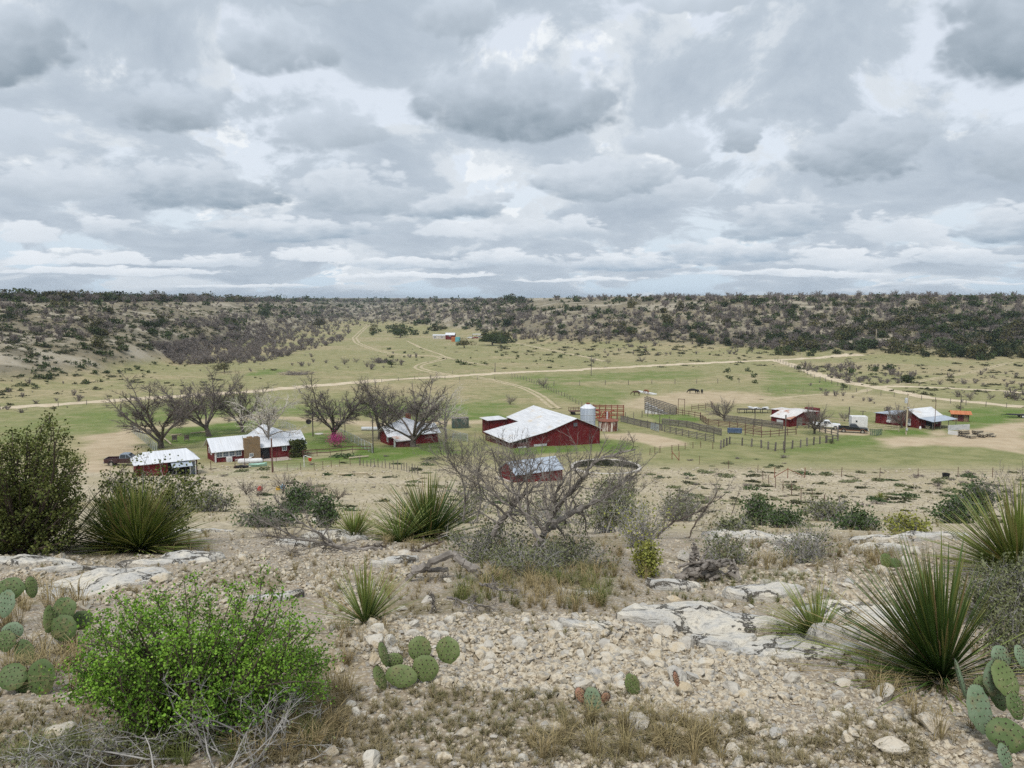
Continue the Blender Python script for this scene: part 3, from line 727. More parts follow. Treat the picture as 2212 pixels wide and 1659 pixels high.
LOW = [([(1700, 795), (2240, 780), (2240, 865), (1960, 855)], 150, .5, 1.1, PA), ([(0, 795), (600, 795), (600, 850), (0, 895)], 60, .4, .9, PA),
       ([(0, 662), (800, 662), (600, 742), (0, 772)], 900, .6, 1.5, LH), ([(0, 765), (400, 760), (300, 840), (0, 860)], 70, .4, .9, LH),
       ([(1000, 705), (2240, 680), (2240, 765), (1100, 772)], 800, .6, 1.6, RH), ([(790, 745), (1700, 745), (1700, 790), (1100, 800), (790, 800)], 130, .35, .9, PA),
       ([(500, 656), (1150, 656), (1150, 700), (700, 705)], 500, .8, 1.8, CH), ([(1400, 770), (2240, 770), (2240, 800), (1400, 790)], 40, .4, 1.0, PA)]
def plant(specs, name, cat, meshes, low, mats, what, stuff, sx, sz, seed, hg=(.8, 1.15)):
    g = np.random.default_rng(seed); pts = []; size = []; reg = []
    for i, (poly, n, a, b, r) in enumerate(specs):
        P = spray(poly, n, seed + i); P = P[~np.isnan(P[:, 0])]
        pts.append(P); size.append(a * .75 + (b * 1.35 - a * .75) * g.random(len(P)) ** 2.0); reg += [r] * len(P)
    pts = np.concatenate(pts); size = np.concatenate(size); reg = np.array(reg)
    app = size / np.hypot(pts[:, 0], pts[:, 1]); o = np.argsort(-app); ind, rest = o[:290], o[290:]
    for i in ind:
        ob = link(name, meshes[i % len(meshes)], None, pts[i] - np.array([0, 0, .04]), (0, 0, g.random() * 6.283))
        s = size[i]; ob.scale = (s * sx * (.8 + .4 * g.random()), s * sx * (.8 + .4 * g.random()), s * sz * (hg[0] + (hg[1] - hg[0]) * g.random()))
        tag(ob, what + ' ' + WHERE[reg[i]], cat, what + 's ' + WHERE[reg[i]])
    k = len(rest); sc3 = np.stack([size[rest] * sx, size[rest] * sx, size[rest] * sz], -1) * (.8 + .4 * g.random((k, 3)))
    ob = link(stuff, scatter_mesh(stuff, low, pts[rest], g.random(k) * 6.283, sc3, g.integers(0, len(low), k), mats))
    struct(ob, 'stuff')
plant(JUN, 'juniper_bush', 'juniper', jm, JS, [M_jun, M_bark], 'dark green juniper bush', 'juniper_scrub', 1.0, .95, 100)
plant(BRU, 'bare_brush', 'bush', bm_, BS, [M_twig], 'grey leafless thorn bush', 'leafless_brush', 1.15, .95, 200)
plant(LOW, 'low_shrub', 'shrub', lm, LS, [M_scrub, M_twig], 'small dull green scrub', 'scrub_cover', 1.3, .75, 300)
# ------------------------------------------------------------------ ranch materials
def boards(c1, c2, k=5.0):
    def fn(nt, p):
        x, y, z = sep(nt, opos(nt))
        n = noise(nt, xyz(nt, x * k, y * k, z * .35), 1.3, 5, .6); w = noise(nt, opos(nt), .8, 4, .6)
        c = mix(nt, n.step(.35, .65), c1, c2); c = mix(nt, w.step(.5, .75) * .6, c, (.20, .085, .075)); c = mix(nt, noise(nt, xyz(nt, x * 1.1, y * 1.1, z * .2), 1.0, 4, .6).step(.56, .66) * .6, c, (.055, .016, .016))
        put(nt, c, p.inputs['Base Color'])
    return fn
M_red = material('red_painted_boards', boards((.155, .014, .018), (.105, .012, .014)), rough=.75, spec=.2)
M_maroon = material('faded_maroon_boards', boards((.16, .045, .05), (.105, .03, .035)), rough=.85, spec=.2)
def tin(c1, c2, rust=None, amt=(.6, .75)):
    def fn(nt, p):
        v = opos(nt); x, y, z = sep(nt, v)
        rib = noise(nt, xyz(nt, x * 3.0, y * .15, z * .15), 2.0, 3, .5)
        c = mix(nt, rib.step(.42, .58), c1, tuple(q * .93 for q in c2))
        c = mix(nt, noise(nt, v, .45, 4, .6).step(.45, .75) * .35, c, tuple(q * .72 for q in c1))
        c = mix(nt, noise(nt, xyz(nt, x * 1.6, y * .3, z * .3), 1.1, 4, .65).step(.58, .70) * .22, c, (.42, .36, .29))
        if rust: c = mix(nt, noise(nt, v, .38, 5, .65).step(*amt), c, rust)
        put(nt, c, p.inputs['Base Color'])
    return fn
M_tin = material('white_tin_roof', tin((.66, .68, .72), (.62, .64, .68)), rough=.5, spec=.4)
M_barntin = material('weathered_white_tin', tin((.66, .67, .69), (.58, .59, .61), (.58, .50, .40), (.56, .74)), rough=.55, spec=.35)
M_blutin = material('galvanised_tin_roof', tin((.40, .45, .52), (.34, .39, .46)), rough=.5, spec=.4)
M_rusttin = material('rust_streaked_tin', tin((.66, .64, .62), (.58, .56, .54), (.36, .14, .06), (.52, .66)), rough=.6)
M_rustroof = material('rusty_roof', tin((.42, .14, .06), (.52, .20, .09), (.22, .10, .06)), rough=.8)
M_rust = two((.17, .055, .035), (.26, .10, .06), 2.5, 5)('rusted_iron')
M_pipe = two((.10, .055, .045), (.16, .09, .07), 2.5, 5)('rusty_pipe')
M_white = two((.70, .70, .70), (.60, .60, .60), 1.5)('white_paint')
M_pane = material('window_glass', base=(.10, .13, .17), rough=.12, spec=.6)
M_bluepane = two((.10, .27, .42), (.50, .66, .74), 4.5, 3, .45, .55)('blue_window_print')
M_dark = two((.012, .012, .014), (.025, .025, .027), 2.0)('black_and_painted_shade')  # for black things, and for panels that stand in for shade indoors
M_wood = two((.105, .09, .078), (.185, .168, .15), 3.0, 5, vary=.3)('grey_fence_wood')
M_tan = two((.40, .34, .24), (.50, .43, .31), 2.0, 4)('tan_timber')
M_conc = two((.42, .39, .35), (.54, .50, .45), 1.0, 5)('old_concrete')
M_black = two((.012, .012, .013), (.02, .02, .021), 2.0)('black_rubber')
M_steel = two((.42, .44, .46), (.52, .54, .56), 2.0, rough=.4, spec=.5)('grey_steel')
def brick_fn(nt, p):
    b = nt.nodes.new('ShaderNodeTexBrick'); x, y, z = sep(nt, opos(nt)); put(nt, xyz(nt, x + y, z, 0.0), b.inputs['Vector'])
    b.inputs['Scale'].default_value = 3.0
    for k, c in (('Color1', (.19, .12, .065)), ('Color2', (.28, .185, .10)), ('Mortar', (.20, .165, .12))): b.inputs[k].default_value = (*c, 1)
    n = noise(nt, opos(nt), 1.5, 4, .6); put(nt, mix(nt, n.step(.4, .7) * .5, S(nt, b.outputs[0]), (.16, .13, .10)), p.inputs['Base Color'])
M_stone = material('brown_stone_masonry', brick_fn, rough=.9)
M_vine = two((.035, .055, .014), (.09, .10, .03), 1.5)('vine_leaf')
M_slab = two((.36, .30, .27), (.46, .40, .36), 1.5)('patio_slab')
def net_fn(nt, p):
    t = nt.nodes.new('ShaderNodeBsdfTransparent'); m = nt.nodes.new('ShaderNodeMixShader'); out = nt.nodes['Material Output']
    x, y, z = sep(nt, opos(nt)); w = noise(nt, opos(nt), 9.0, 2, .5)
    put(nt, w.step(.3, .7, .16, .42), m.inputs[0]); nt.links.new(t.outputs[0], m.inputs[1]); nt.links.new(p.outputs[0], m.inputs[2]); nt.links.new(m.outputs[0], out.inputs[0])
M_net = material('chain_link_mesh', net_fn, base=(.22, .27, .26), rough=.6)
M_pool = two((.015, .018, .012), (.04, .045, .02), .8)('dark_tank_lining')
M_tankgrass = two((.04, .07, .02), (.09, .11, .04), 3.0)('rank_green_growth')

# ------------------------------------------------------------------ buildings: x along the front, y away from it, z up
def wall(mb, x0, y0, x1, y1, t0, t1=None, th=.12, b=-.7, m=0):
    t1 = t0 if t1 is None else t1; d = unit((x1 - x0, y1 - y0, 0)); n = np.array([-d[1], d[0], 0]) * th
    a = np.array([x0, y0, 0.]); c = np.array([x1, y1, 0.]); Z = lambda p, z: (p[0], p[1], z)
    mb.hexa([Z(a, b), Z(c, b), Z(c + n, b), Z(a + n, b), Z(a, t0), Z(c, t1), Z(c + n, t1), Z(a + n, t0)], m)
def window(root, c, w, h, side='x', mat=None, name='window', bars=1, pane=None):
    """a white sash window in a wall along x (or y), its pane a piece of its own"""
    f = MB(); t = .07; x, y, z = c
    def bx(u, v, su, sv, dep=.08): f.box((x + (u if side == 'x' else 0), y + (u if side == 'y' else 0), z + v), (su if side == 'x' else dep, su if side == 'y' else dep, sv))
    bx(0, h / 2, w + t, t); bx(0, -h / 2, w + t, t); bx(-w / 2, 0, t, h - t); bx(w / 2, 0, t, h - t); bx(0, 0, w - t, .035)
    for k in range(bars): bx(-w / 2 + w * (k + 1) / (bars + 1), 0, .03, h - t, .06)
    fo = f.obj(name, [mat or M_white], root)
    p = MB(); p.box((x, y, z), (w - .02 if side == 'x' else .05, w - .02 if side == 'y' else .05, h - .02)); p.obj('pane', [pane or M_pane], fo)
    return fo
def gable_roof(mb, x0, x1, W, he, hr, ov=.35, th=.07):
    """two slopes with the ridge along x; eaves at y = -ov and W + ov"""
    k = (hr - he) / (W / 2); e = he - ov * k
    mb.slab([(x0, -ov, e), (x1, -ov, e), (x1, W / 2, hr), (x0, W / 2, hr)], th); mb.slab([(x0, W / 2, hr), (x1, W / 2, hr), (x1, W + ov, e), (x0, W + ov, e)], th)
def gable_shell(mb, x0, x1, W, he, hr):
    wall(mb, x0, 0, x1, 0, he); wall(mb, x1, W, x0, W, he)
    for x, s in ((x0, 1), (x1, -1)):
        xa = x if s > 0 else x - .12
        for ya, yb, za, zb in ((.12, W / 2, he, hr - .06), (W / 2, W - .12, hr - .06, he)):
            P = [(xa, ya), (xa + .12, ya), (xa + .12, yb), (xa, yb)]
            mb.hexa([(*P[0], -.7), (*P[1], -.7), (*P[2], -.7), (*P[3], -.7), (*P[0], za), (*P[1], za), (*P[2], zb), (*P[3], zb)])
def ac_unit(root, c, s=(.75, .35, .6), name='air_conditioner'):
    m = MB(); m.box(c, s); o = m.obj(name, [M_white], root)
    g = MB(); x, y, z = c; th = np.linspace(0, 2 * math.pi, 17)[:-1]; r = s[2] * .36
    g.tube([(x, y - s[1] / 2 - .005, z), (x, y - s[1] / 2 - .03, z)], r, 16); g.obj('fan_grille', [M_steel], o); return o

# --- garage at the lower left
B = empty('garage', (-50.2 * 1.003, 100.5, 4.6), R(32)); tag(B, 'small red garage with white hipped tin roof and open dark bay', 'garage')
m = MB(); wall(m, .4, .4, 4.2, .4, 2.15); wall(m, 7.0, .4, 8.0, .4, 2.15); wall(m, 8.0, .4, 8.0, 4.7, 2.15); wall(m, 8.0, 4.7, .4, 4.7, 2.15); wall(m, .4, 4.7, .4, .4, 2.15); m.obj('wall', [M_red], B)
m = MB(); zE, zR = 2.2, 3.45; e = [(0, 0, zE), (8.35, 0, zE), (8.35, 5.1, zE), (0, 5.1, zE)]; r0, r1 = (1.3, 2.55, zR), (7.0, 2.55, zR)
m.slab([e[0], e[1], r1, r0], .07); m.slab([e[2], e[3], r0, r1], .07); m.slab([e[1], e[2], r1], .07); m.slab([e[3], e[0], r0], .07); m.obj('roof', [M_tin], B)
m = MB(); m.slab([(4.6, -.9, 1.55), (7.2, -.9, 1.55), (7.2, .35, 2.08), (4.6, .35, 2.08)], .05); m.obj('awning', [M_blutin], B)
m = MB(); m.box((5.6, 1.3, .5), (2.7, .1, 3.0)); m.obj('bay_shade_panel', [M_dark], B)  # near-black panel: the shade inside the open bay, put into its colour
m = MB(); m.box((7.05, .34, .9), (.14, .1, 2.4)); m.box((7.75, .34, .9), (.14, .1, 2.4)); m.box((7.4, .34, 2.0), (.84, .1, .14)); f = m.obj('door_frame', [M_white], B)
m = MB(); m.box((7.4, .37, .8), (.56, .05, 2.1)); m.obj('door', [M_pane], f)

# --- the main house with its stone chimney
def long_house(name, loc, yaw, L, W, he, hr, apex, ax0, ax1, label):
    B = empty(name, loc, yaw); tag(B, label, 'house')
    m = MB(); gable_shell(m, .55, L - .5, W, he, hr); wall(m, ax0 + .6, W + 3.2, ax1 - .6, W + 3.2, he); wall(m, ax0 + .6, W, ax0 + .6, W + 3.2, he); wall(m, ax1 - .6, W + 3.2, ax1 - .6, W, he); m.obj('wall', [M_red], B)
    m = MB(); gable_roof(m, 0, L, W, he, hr)
    a = (apex[0], apex[1], apex[2]); yb = W + 3.5; zb = he - .1
    p = [(ax0, W * .5 - .06, hr - .04), (ax1, W * .5 - .06, hr - .04)]
    m.slab([p[0], p[1], a], .06); m.slab([p[1], (ax1, yb, zb), a], .06); m.slab([(ax1, yb, zb), (ax0, yb, zb), a], .06); m.slab([(ax0, yb, zb), p[0], a], .06)
    m.obj('roof', [M_tin], B)
    m = MB()
    for k in range(int(L / .62)): m.box((.4 + k * .62, -.2, he - .16), (.07, .34, .09))
    m.obj('rafter_tails', [M_white], B)
    return B
A = long_house('ranch_house', (-47.3, 118.9, 3.0), R(32), 15.2, 6.2, 2.05, 3.65, (9.6, 6.0, 4.75), 6.9, 12.6, 'long red ranch house with white tin roof and a broad stone chimney')
m = MB(); m.box((6.2, -.25, 1.5), (2.5, .8, 4.4)); m.box((5.9, -.2, 3.78), (.8, .5, .2)); m.box((6.9, -.2, 3.76), (.6, .5, .14)); ch = m.obj('chimney', [M_stone], A)
window(ch, (6.0, -.68, .95), .55, .5)
for k in range(4): window(A, (1.25 + k * .95 + (.06 if k == 3 else 0), -.06, 1.38), .86, .78 if k < 3 else .92)
m = MB(); m.box((.62, -.1, 1.0), (.2, .2, 2.1)); m.obj('corner_post', [M_white], A)
ac_unit(A, (2.6, -.45, .55), (.85, .4, .8))
m = MB()
for k in range(9): m.box((3.55 + k * .18, -.5, .2), (.05, .06, .5))
m.box((4.27, -.5, .46), (1.6, .07, .06)); m.obj('railing', [M_white], A)
m = MB(); m.box((8.35, -.07, .95), (1.35, .08, 2.1)); m.obj('porch_shade_panel', [M_dark], A)  # solid wall behind; the porch shade is painted as a near-black panel
m = MB(); m.box((9.6, -1.5, -.28), (4.4, 2.6, .5)); m.obj('patio', [M_slab], A)
window(A, (11.45, -.06, 1.4), .7, .8)
window(A, (.5, 2.6, 1.5), .8, .9, 'y'); window(A, (.5, 4.3, 1.5), .5, .9, 'y')
m = MB(); m.tube([(5.3, 2.0, 2.9), (5.3, 2.0, 3.65)], .07, 8); m.tube([(12.9, 1.8, 2.9), (12.9, 1.8, 3.5)], .07, 8); m.obj('vent_pipe', [M_steel], A)
# --- vine on the corner
V_ = empty('vine_covered_trellis', A.matrix_basis @ Vector((13.4, -.9, 0)), R(32)); tag(V_, 'vine covered trellis of dark leaves against the right end of the long house', 'vine')
m = MB()
for x in (-.9, .9):
    for y in (-.3, .3): m.beam((x, y, -.6), (x, y, 2.4), .09)
m.box((0, 0, 2.42), (2.0, .8, .07)); m.obj('frame', [M_wood], V_)
g = np.random.default_rng(5); n = 2600; P = np.stack([g.uniform(-1.25, 1.25, n), g.uniform(-.6, .6, n), 2.55 - 2.9 * g.random(n) ** 1.5], -1)
P += g.normal(size=P.shape) * .1; P = P[(fbm(P[:, 0] * 1.6 + 9, P[:, 2] * 1.6, 4, 3) > .36) | (P[:, 2] > 2.0)]
m = MB(); m.leaves(P, .22 * (.6 + .8 * g.random(len(P))), 0, .2, .55, 3); m.obj('foliage', [M_vine], V_)

# --- the second house
B2 = long_house('ranch_house', (-23.2, 140.6, 1.6), R(28), 10.7, 5.5, 1.95, 3.3, (5.4, 5.6, 4.3), 1.8, 8.8, 'shorter red house with white tin roof and a blue window')
window(B2, (3.9, -.06, 1.12), .85, 1.0, pane=M_bluepane); window(B2, (.5, 1.1, 1.15), .8, .95, 'y')
m = MB(); m.box((1.75, -.07, 1.62), (2.0, .1, .32)); m.obj('fascia', [M_white], B2)
m = MB(); m.box((6.3, 5.6, 4.3), (.9, .7, 1.4)); m.obj('chimney', [M_rust], B2)
Q = B2.matrix_basis
B3 = empty('lean_to_shed', Q @ Vector((.75, -3.2, .1)), R(28)); tag(B3, 'little maroon shed with a slanting rusty tin roof before the shorter red house', 'shed')
m = MB(); wall(m, .2, .2, 2.9, .2, 1.3); wall(m, 2.9, .2, 2.9, 2.6, 1.3, 1.65); wall(m, .2, 2.6, .2, .2, 1.65, 1.3); wall(m, 2.9, 2.6, .2, 2.6, 1.65); m.obj('wall', [M_maroon], B3)
m = MB(); m.slab([(0, -.1, 1.3), (3.15, -.1, 1.3), (3.15, 2.8, 1.75), (0, 2.8, 1.75)], .05); m.obj('roof', [M_rusttin], B3)
m = MB(); m.box((-.2, .5, .5), (.3, .12, 2.2)); m.obj('door_board', [M_white], B3)

# --- the barn
BN = empty('barn', (-.6, 137.3, 1.3), R(23.5)); tag(BN, 'big red barn with a sweeping white tin roof', 'barn')
xl, xm, xr, xe, D1, D2 = 0., 7.5, 13.8, 19.3, 12.6, 18.9; zl, zm, zr, ze = 1.7, 3.2, 5.3, 3.0
m = MB(); o = .4
m.slab([(xl, -o, zl), (xm, -o, zm), (xm, D1, zm), (xl, D1, zl)], .07); m.slab([(xm, -o, zm), (xr, -o, zr), (xr, D2, zr), (xm, D2, zm)], .07); m.slab([(xr, -o, zr), (xe, -o, ze), (xe, D2, ze), (xr, D2, zr)], .07)
m.obj('roof', [M_barntin], BN)
m = MB(); wall(m, xm - 3.6, 0, xm, 0, 2.28, 3.05); wall(m, xm, 0, xr, 0, 3.05, 5.17); wall(m, xr, 0, xe - .35, 0, 5.17, 2.95, b=-1.2); wall(m, xe - .35, 0, xe - .35, D2, 2.9, b=-1.2)
wall(m, xe - .35, D2, xr, D2, 2.95, 5.17); wall(m, xr, D2, xm + .3, D2, 5.17, 3.05); wall(m, xm + .3, D2, xm + .3, .2, 3.05); m.obj('wall', [M_red], BN)
m = MB()
for k, z in enumerate((.1, .42, .74, 1.06, 1.34)): m.box((.55, D1 / 2, z), (.06, D1 - .4, .2)); m.box((2.2, .02, z), (3.3, .06, .2))
for y in np.linspace(.1, D1 - .2, 6): m.beam((.45, y, -.9), (.45, y, 1.65), .14)
m.obj('plank_siding', [M_maroon], BN)
m = MB(); m.box((2.6, -.12, .45), (1.7, .06, .6)); m.box((6.3, -.12, .75), (2.6, .06, .4)); m.obj('tin_sheet', [M_steel], BN)
window(BN, (xr - .2, -.08, 4.1), .85, .7, mat=M_maroon)
m = MB(); wall(m, 3.6, D2 - .5, xm + .3, D2 - .5, 2.75); wall(m, 3.6, D2 + 3.5, 3.6, D2 - .5, 2.75); wall(m, xm, D2 + 3.5, 3.6, D2 + 3.5, 2.75); w = m.obj('wing_wall', [M_red], BN)
m = MB(); m.slab([(3.0, D2 - .9, 2.86), (xm - .05, D2 - .9, 2.95), (xm - .05, D2 + 3.8, 2.95), (3.0, D2 + 3.8, 2.86)], .07); m.obj('wing_roof', [M_barntin], w)

# --- low shed below the barn
LS_ = empty('low_shed', (.3, 97.2, 4.6), R(29.5)); tag(LS_, 'low shed with red gable and blue grey tin roof beside the round tank', 'shed')
m = MB(); gable_shell(m, .15, 7.4, 4.2, 1.75, 3.0); m.obj('wall', [M_red], LS_)
m = MB(); gable_roof(m, 0, 7.6, 4.2, 1.85, 3.1, .25, .06); m.obj('roof', [M_blutin], LS_)
m = MB(); m.box((.02, 2.1, .1), (.3, 4.4, 1.1)); m.obj('footing', [M_conc], LS_)
TK = empty('round_water_tank', (14.0, 112.6, 3.35)); tag(TK, 'big round concrete stock tank with dark inside and green growth', 'tank')
m = MB(); m.lathe([(5.25, -1.2), (5.25, .75), (5.2, .8), (4.85, .8), (4.8, .75), (4.8, -1.2)], 48); m.obj('rim', [M_conc], TK, smooth=False)
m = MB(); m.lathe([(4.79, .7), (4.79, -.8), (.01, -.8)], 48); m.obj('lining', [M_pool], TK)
g = np.random.default_rng(9); n = 1500; a = g.random(n) * 6.283; r = np.sqrt(g.random(n)) * 4.5; P = np.stack([r * np.cos(a), r * np.sin(a), -.75 + .4 * g.random(n)], -1); P = P[(P[:, 0] + P[:, 1] * .2) > -.5]
m = MB(); m.leaves(P, .4, 0, 1.2, .2, 4); m.obj('weeds', [M_tankgrass], TK)

# --- the shed with the rust-stained roof by the pickups
S3 = empty('tin_roof_shed', (58.7, 173.2, .5), R(-57)); tag(S3, 'red shed with rust stained white tin roof beside the parked pickups', 'shed')
m = MB(); wall(m, .2, .3, 5.2, .3, 1.7); wall(m, 5.2, .3, 5.2, 4.4, 1.7, 2.95); wall(m, 5.2, 4.4, 5.2, 9, 2.95, 2.75); wall(m, 5.2, 9, .2, 9, 2.75); wall(m, .2, 4.4, .2, .3, 2.95, 1.7); wall(m, .2, 9, .2, 4.4, 2.75, 2.95); m.obj('wall', [M_red], S3)
m = MB(); m.slab([(-.1, 0, 1.75), (5.6, 0, 1.75), (5.6, 4.4, 3.1), (-.1, 4.4, 3.1)], .06); m.slab([(-.1, 4.4, 3.1), (6.0, 4.4, 3.1), (6.0, 9.6, 2.9), (-.1, 9.6, 2.9)], .06); m.obj('roof', [M_rusttin], S3)
m = MB(); m.box((2.6, .26, .75), (1.7, .08, 1.0)); m.obj('window', [M_steel], S3)
m = MB(); m.box((5.24, 3.6, .85), (.1, 1.9, 1.9)); m.obj('door', [M_wood], S3)
m = MB(); wall(m, -3.4, 4.8, .1, 4.8, 2.6); wall(m, -3.4, 8.6, -3.4, 4.8, 2.6); wall(m, .1, 8.6, -3.4, 8.6, 2.6); w = m.obj('side_wing', [M_red], S3)
m = MB(); m.slab([(-3.6, 4.6, 2.65), (.0, 4.6, 2.65), (.0, 8.8, 2.7), (-3.6, 8.8, 2.7)], .05); m.obj('wing_roof', [M_rusttin], w)
m = MB(); m.box((3.4, 10.6, 1.9), (3.0, 1.6, 2.8)); m.obj('rear_wing', [M_red], S3)

# --- the red house with the porch at the right
RH = empty('porch_house', (84.2, 176.2, .4), R(-61.5)); tag(RH, 'red house with light tin roof sweeping out over a porch', 'house')
m = MB(); wall(m, 0, 0, 5.2, 0, 2.2); wall(m, 5.2, 0, 8.1, 0, 2.3, 3.98); wall(m, 8.1, 0, 10.9, 0, 3.98, 2.35); wall(m, 10.9, 0, 10.9, 2.3, 2.35); wall(m, 10.9, 5.2, 10.9, 7.8, 2.35); wall(m, 10.9, 7.8, 0, 7.8, 2.3); wall(m, 0, 7.8, 0, 0, 2.2); m.obj('wall', [M_red], RH)
m = MB(); m.slab([(-.3, -.35, 2.25), (5.3, -.35, 2.45), (5.3, 8.1, 2.45), (-.3, 8.1, 2.25)], .06); m.slab([(5.3, -.35, 2.5), (8.1, -.35, 4.1), (8.1, 8.1, 4.1), (5.3, 8.1, 2.5)], .06); ro = m.obj('roof', [M_blutin], RH)
m = MB(); m.slab([(8.1, -.35, 4.1), (11.0, -.35, 2.5), (11.0, 8.1, 2.5), (8.1, 8.1, 4.1)], .06); m.obj('main_slope', [M_barntin], ro)
m = MB(); m.slab([(11.0, -.3, 2.47), (14.1, -.3, 2.05), (14.1, 8.6, 2.05), (11.0, 8.6, 2.47)], .05); po = m.obj('porch_roof', [M_blutin], RH)
m = MB()
for y in (0, 2.8, 5.6, 8.3): m.beam((13.9, y, -.5), (13.9, y, 2.02), .1)
m.obj('porch_posts', [M_wood], po)
m = MB(); m.box((12.6, 4.2, -.12), (3.6, 9.2, .3)); m.obj('porch_floor', [M_conc], RH)
m = MB(); m.box((10.98, 3.7, .9), (.08, 2.7, 2.2)); m.obj('doorway', [M_dark], RH)  # near-black panel in the wall gap, coloured as the shade inside
window(RH, (3.6, -.06, 1.45), .9, .9); window(RH, (8.3, -.06, 1.45), .9, .9); window(RH, (11.0, 6.0, 1.3), .7, 1.1, 'y')
ac_unit(RH, (3.7, -.3, .75), (.9, .5, .45)); ac_unit(RH, (8.5, -.3, .75), (.8, .5, .45))
m = MB(); m.box((12.0, 1.2, .75), (.9, .6, .06)); m.box((12.0, 1.2, .4), (.7, .4, .5)); tb = m.obj('porch_table', [M_tan], None, RH.matrix_basis @ Vector((0, 0, 0)), (0, 0, R(-61.5))); tag(tb, 'yellowish table under the porch of the red house', 'table')
m = MB(); m.lathe([(.0, 0), (.22, 0), (.22, .55), (.1, .75), (.0, .75)], 12); pc = m.obj('gas_bottle', [M_white], None, RH.matrix_basis @ Vector((11.4, -.5, 0))); tag(pc, 'white gas bottle at the corner of the porch house', 'gas bottle')
WH = empty('well_house', Vector(at(27, 790, 283)) + Vector((0, 1.5, 0)), R(-20)); tag(WH, 'tiny stone pump house with an orange rusty roof', 'pump house')
m = MB(); wall(m, -1.7, -1.2, -.6, -1.2, 1.9, th=.3); wall(m, .6, -1.2, 1.7, -1.2, 1.9, th=.3); wall(m, 1.7, -1.2, 1.7, 1.2, 1.9, th=.3); wall(m, 1.7, 1.2, -1.7, 1.2, 1.9, th=.3); wall(m, -1.7, 1.2, -1.7, -1.2, 1.9, th=.3); m.obj('wall', [M_stone], WH)
m = MB(); m.slab([(-2.2, -1.8, 1.75), (2.2, -1.8, 1.75), (2.2, 0, 2.4), (-2.2, 0, 2.4)], .06); m.slab([(-2.2, 0, 2.4), (2.2, 0, 2.4), (2.2, 1.8, 1.75), (-2.2, 1.8, 1.75)], .06); m.obj('roof', [M_rustroof], WH)
m = MB(); m.box((0, -1.0, .8), (1.2, .1, 2.2)); m.obj('doorway', [M_maroon], WH)
for i, (c, p0, p1, h, mt, nm, lb) in enumerate([(27, (668, 382), (758, 390), 1.05, M_white, 'panel_sheet', 'white sheet standing on edge, the front one behind the pallets'),
                                       (27, (668, 352), (838, 346), 1.35, M_steel, 'panel_sheet', 'long grey sheet standing on edge behind the pallets')]):
    a, b = at(c, *p0), at(c, *p1); m = MB(); d = (b - a); m.beam((0, 0, h / 2 - .2), (d.x, d.y, h / 2 - .2), .08, h); tag(m.obj(nm, [mt], None, a), lb, 'panel')
# --- pallets and timber in the yard
g = np.random.default_rng(3)
def pallet(n, name, label, loc, rz, L=2.0, W=1.2):
    e = empty(name, loc, rz); tag(e, label, 'pallet stack', 'stacks of pallets in the yard'); z = 0
    for k in range(n):
        m = MB(); j = g.normal(size=2) * .07
        for q in range(6): m.box((j[0] - L / 2 + .17 + q * (L - .34) / 5, j[1], z + .12), (.2, W, .03))
        for y in (-W / 2 + .08, 0, W / 2 - .08): m.box((j[0], j[1] + y, z + .05), (L, .1, .1))
        m.obj('pallet', [M_tan if k % 3 == n % 3 or k == n - 1 else M_wood], e); z += .15
for i, (x, y, n, lb) in enumerate([(790, 400, 9, 'tall pallet stack topped by a pale board'), (850, 412, 4, 'low front pallet stack in the yard'), (900, 395, 8, 'pallet stack next to the tall one'),
                              (940, 405, 5, 'pallet stack leaning in the middle of the row'), (985, 398, 5, 'pallet stack near the right end of the row'), (1015, 402, 3, 'lowest pallet stack at the right end of the row')]):
    pallet(n, 'pallet_stack', lb, at(27, x, y), R(20 + g.random() * 30))

# --- silo, rusty tank and iron
p = at(24, 912, 262); SI = empty('feed_silo', p); tag(SI, 'pale galvanised feed silo behind the big red barn', 'silo')
m = MB(); m.lathe([(1.62, -.6), (1.62, 4.9), (1.58, 5.0)], 28); m.obj('shell', [M_steel if False else M_blutin], SI, smooth=True)
m = MB(); m.lathe([(1.66, 4.98), (.55, 5.75), (.0, 5.8)], 28); r_ = m.obj('roof', [M_tin], SI); m = MB(); m.lathe([(.4, 5.6), (.4, 6.05), (0, 6.1)], 12); m.obj('cap', [M_rust], r_)
m = MB()
for z in (1.2, 2.4, 3.6): m.lathe([(1.62, z - .04), (1.67, z), (1.62, z + .04)], 28)
m.obj('bands', [M_steel], SI)
def streak_fn(nt, p):
    x, y, z = sep(nt, opos(nt)); n = noise(nt, xyz(nt, x * 1.2, y * 1.2, z * .12), 1.4, 5, .7)
    put(nt, mix(nt, n.step(.47, .55), (.62, .56, .50), (.15, .05, .032)), p.inputs['Base Color'])
M_streak = material('rust_streaked_white', streak_fn, rough=.8)
p = at(24, 1072, 266); RT = empty('rusty_tank', p + Vector((0, 1.5, 0))); tag(RT, 'squat rusty tank with white streaks and a flat red lid', 'tank')
m = MB(); m.lathe([(2.1, -.4), (2.1, 2.1)], 28); m.obj('shell', [M_streak], RT, smooth=True)
m = MB(); m.lathe([(2.3, 2.08), (2.3, 2.2), (.0, 2.45)], 28); m.obj('lid', [M_rust], RT)
m = MB(); m.beam((-.2, 0, 2.3), (-.2, 0, 4.0), .3); m.obj('chute', [M_steel], RT)
p = at(24, 1050, 182); SC = empty('scrap_iron_rack', p + Vector((0, 1, 0)), R(-8)); tag(SC, 'rack of rusty red iron machinery behind the squat tank', 'machinery')
m = MB()
for x in np.linspace(-4.2, 4.2, 7): m.beam((x, -1.2, -.3), (x, -1.2, 3.3), .22); m.beam((x, 1.2, -.3), (x, 1.2, 3.4), .22)
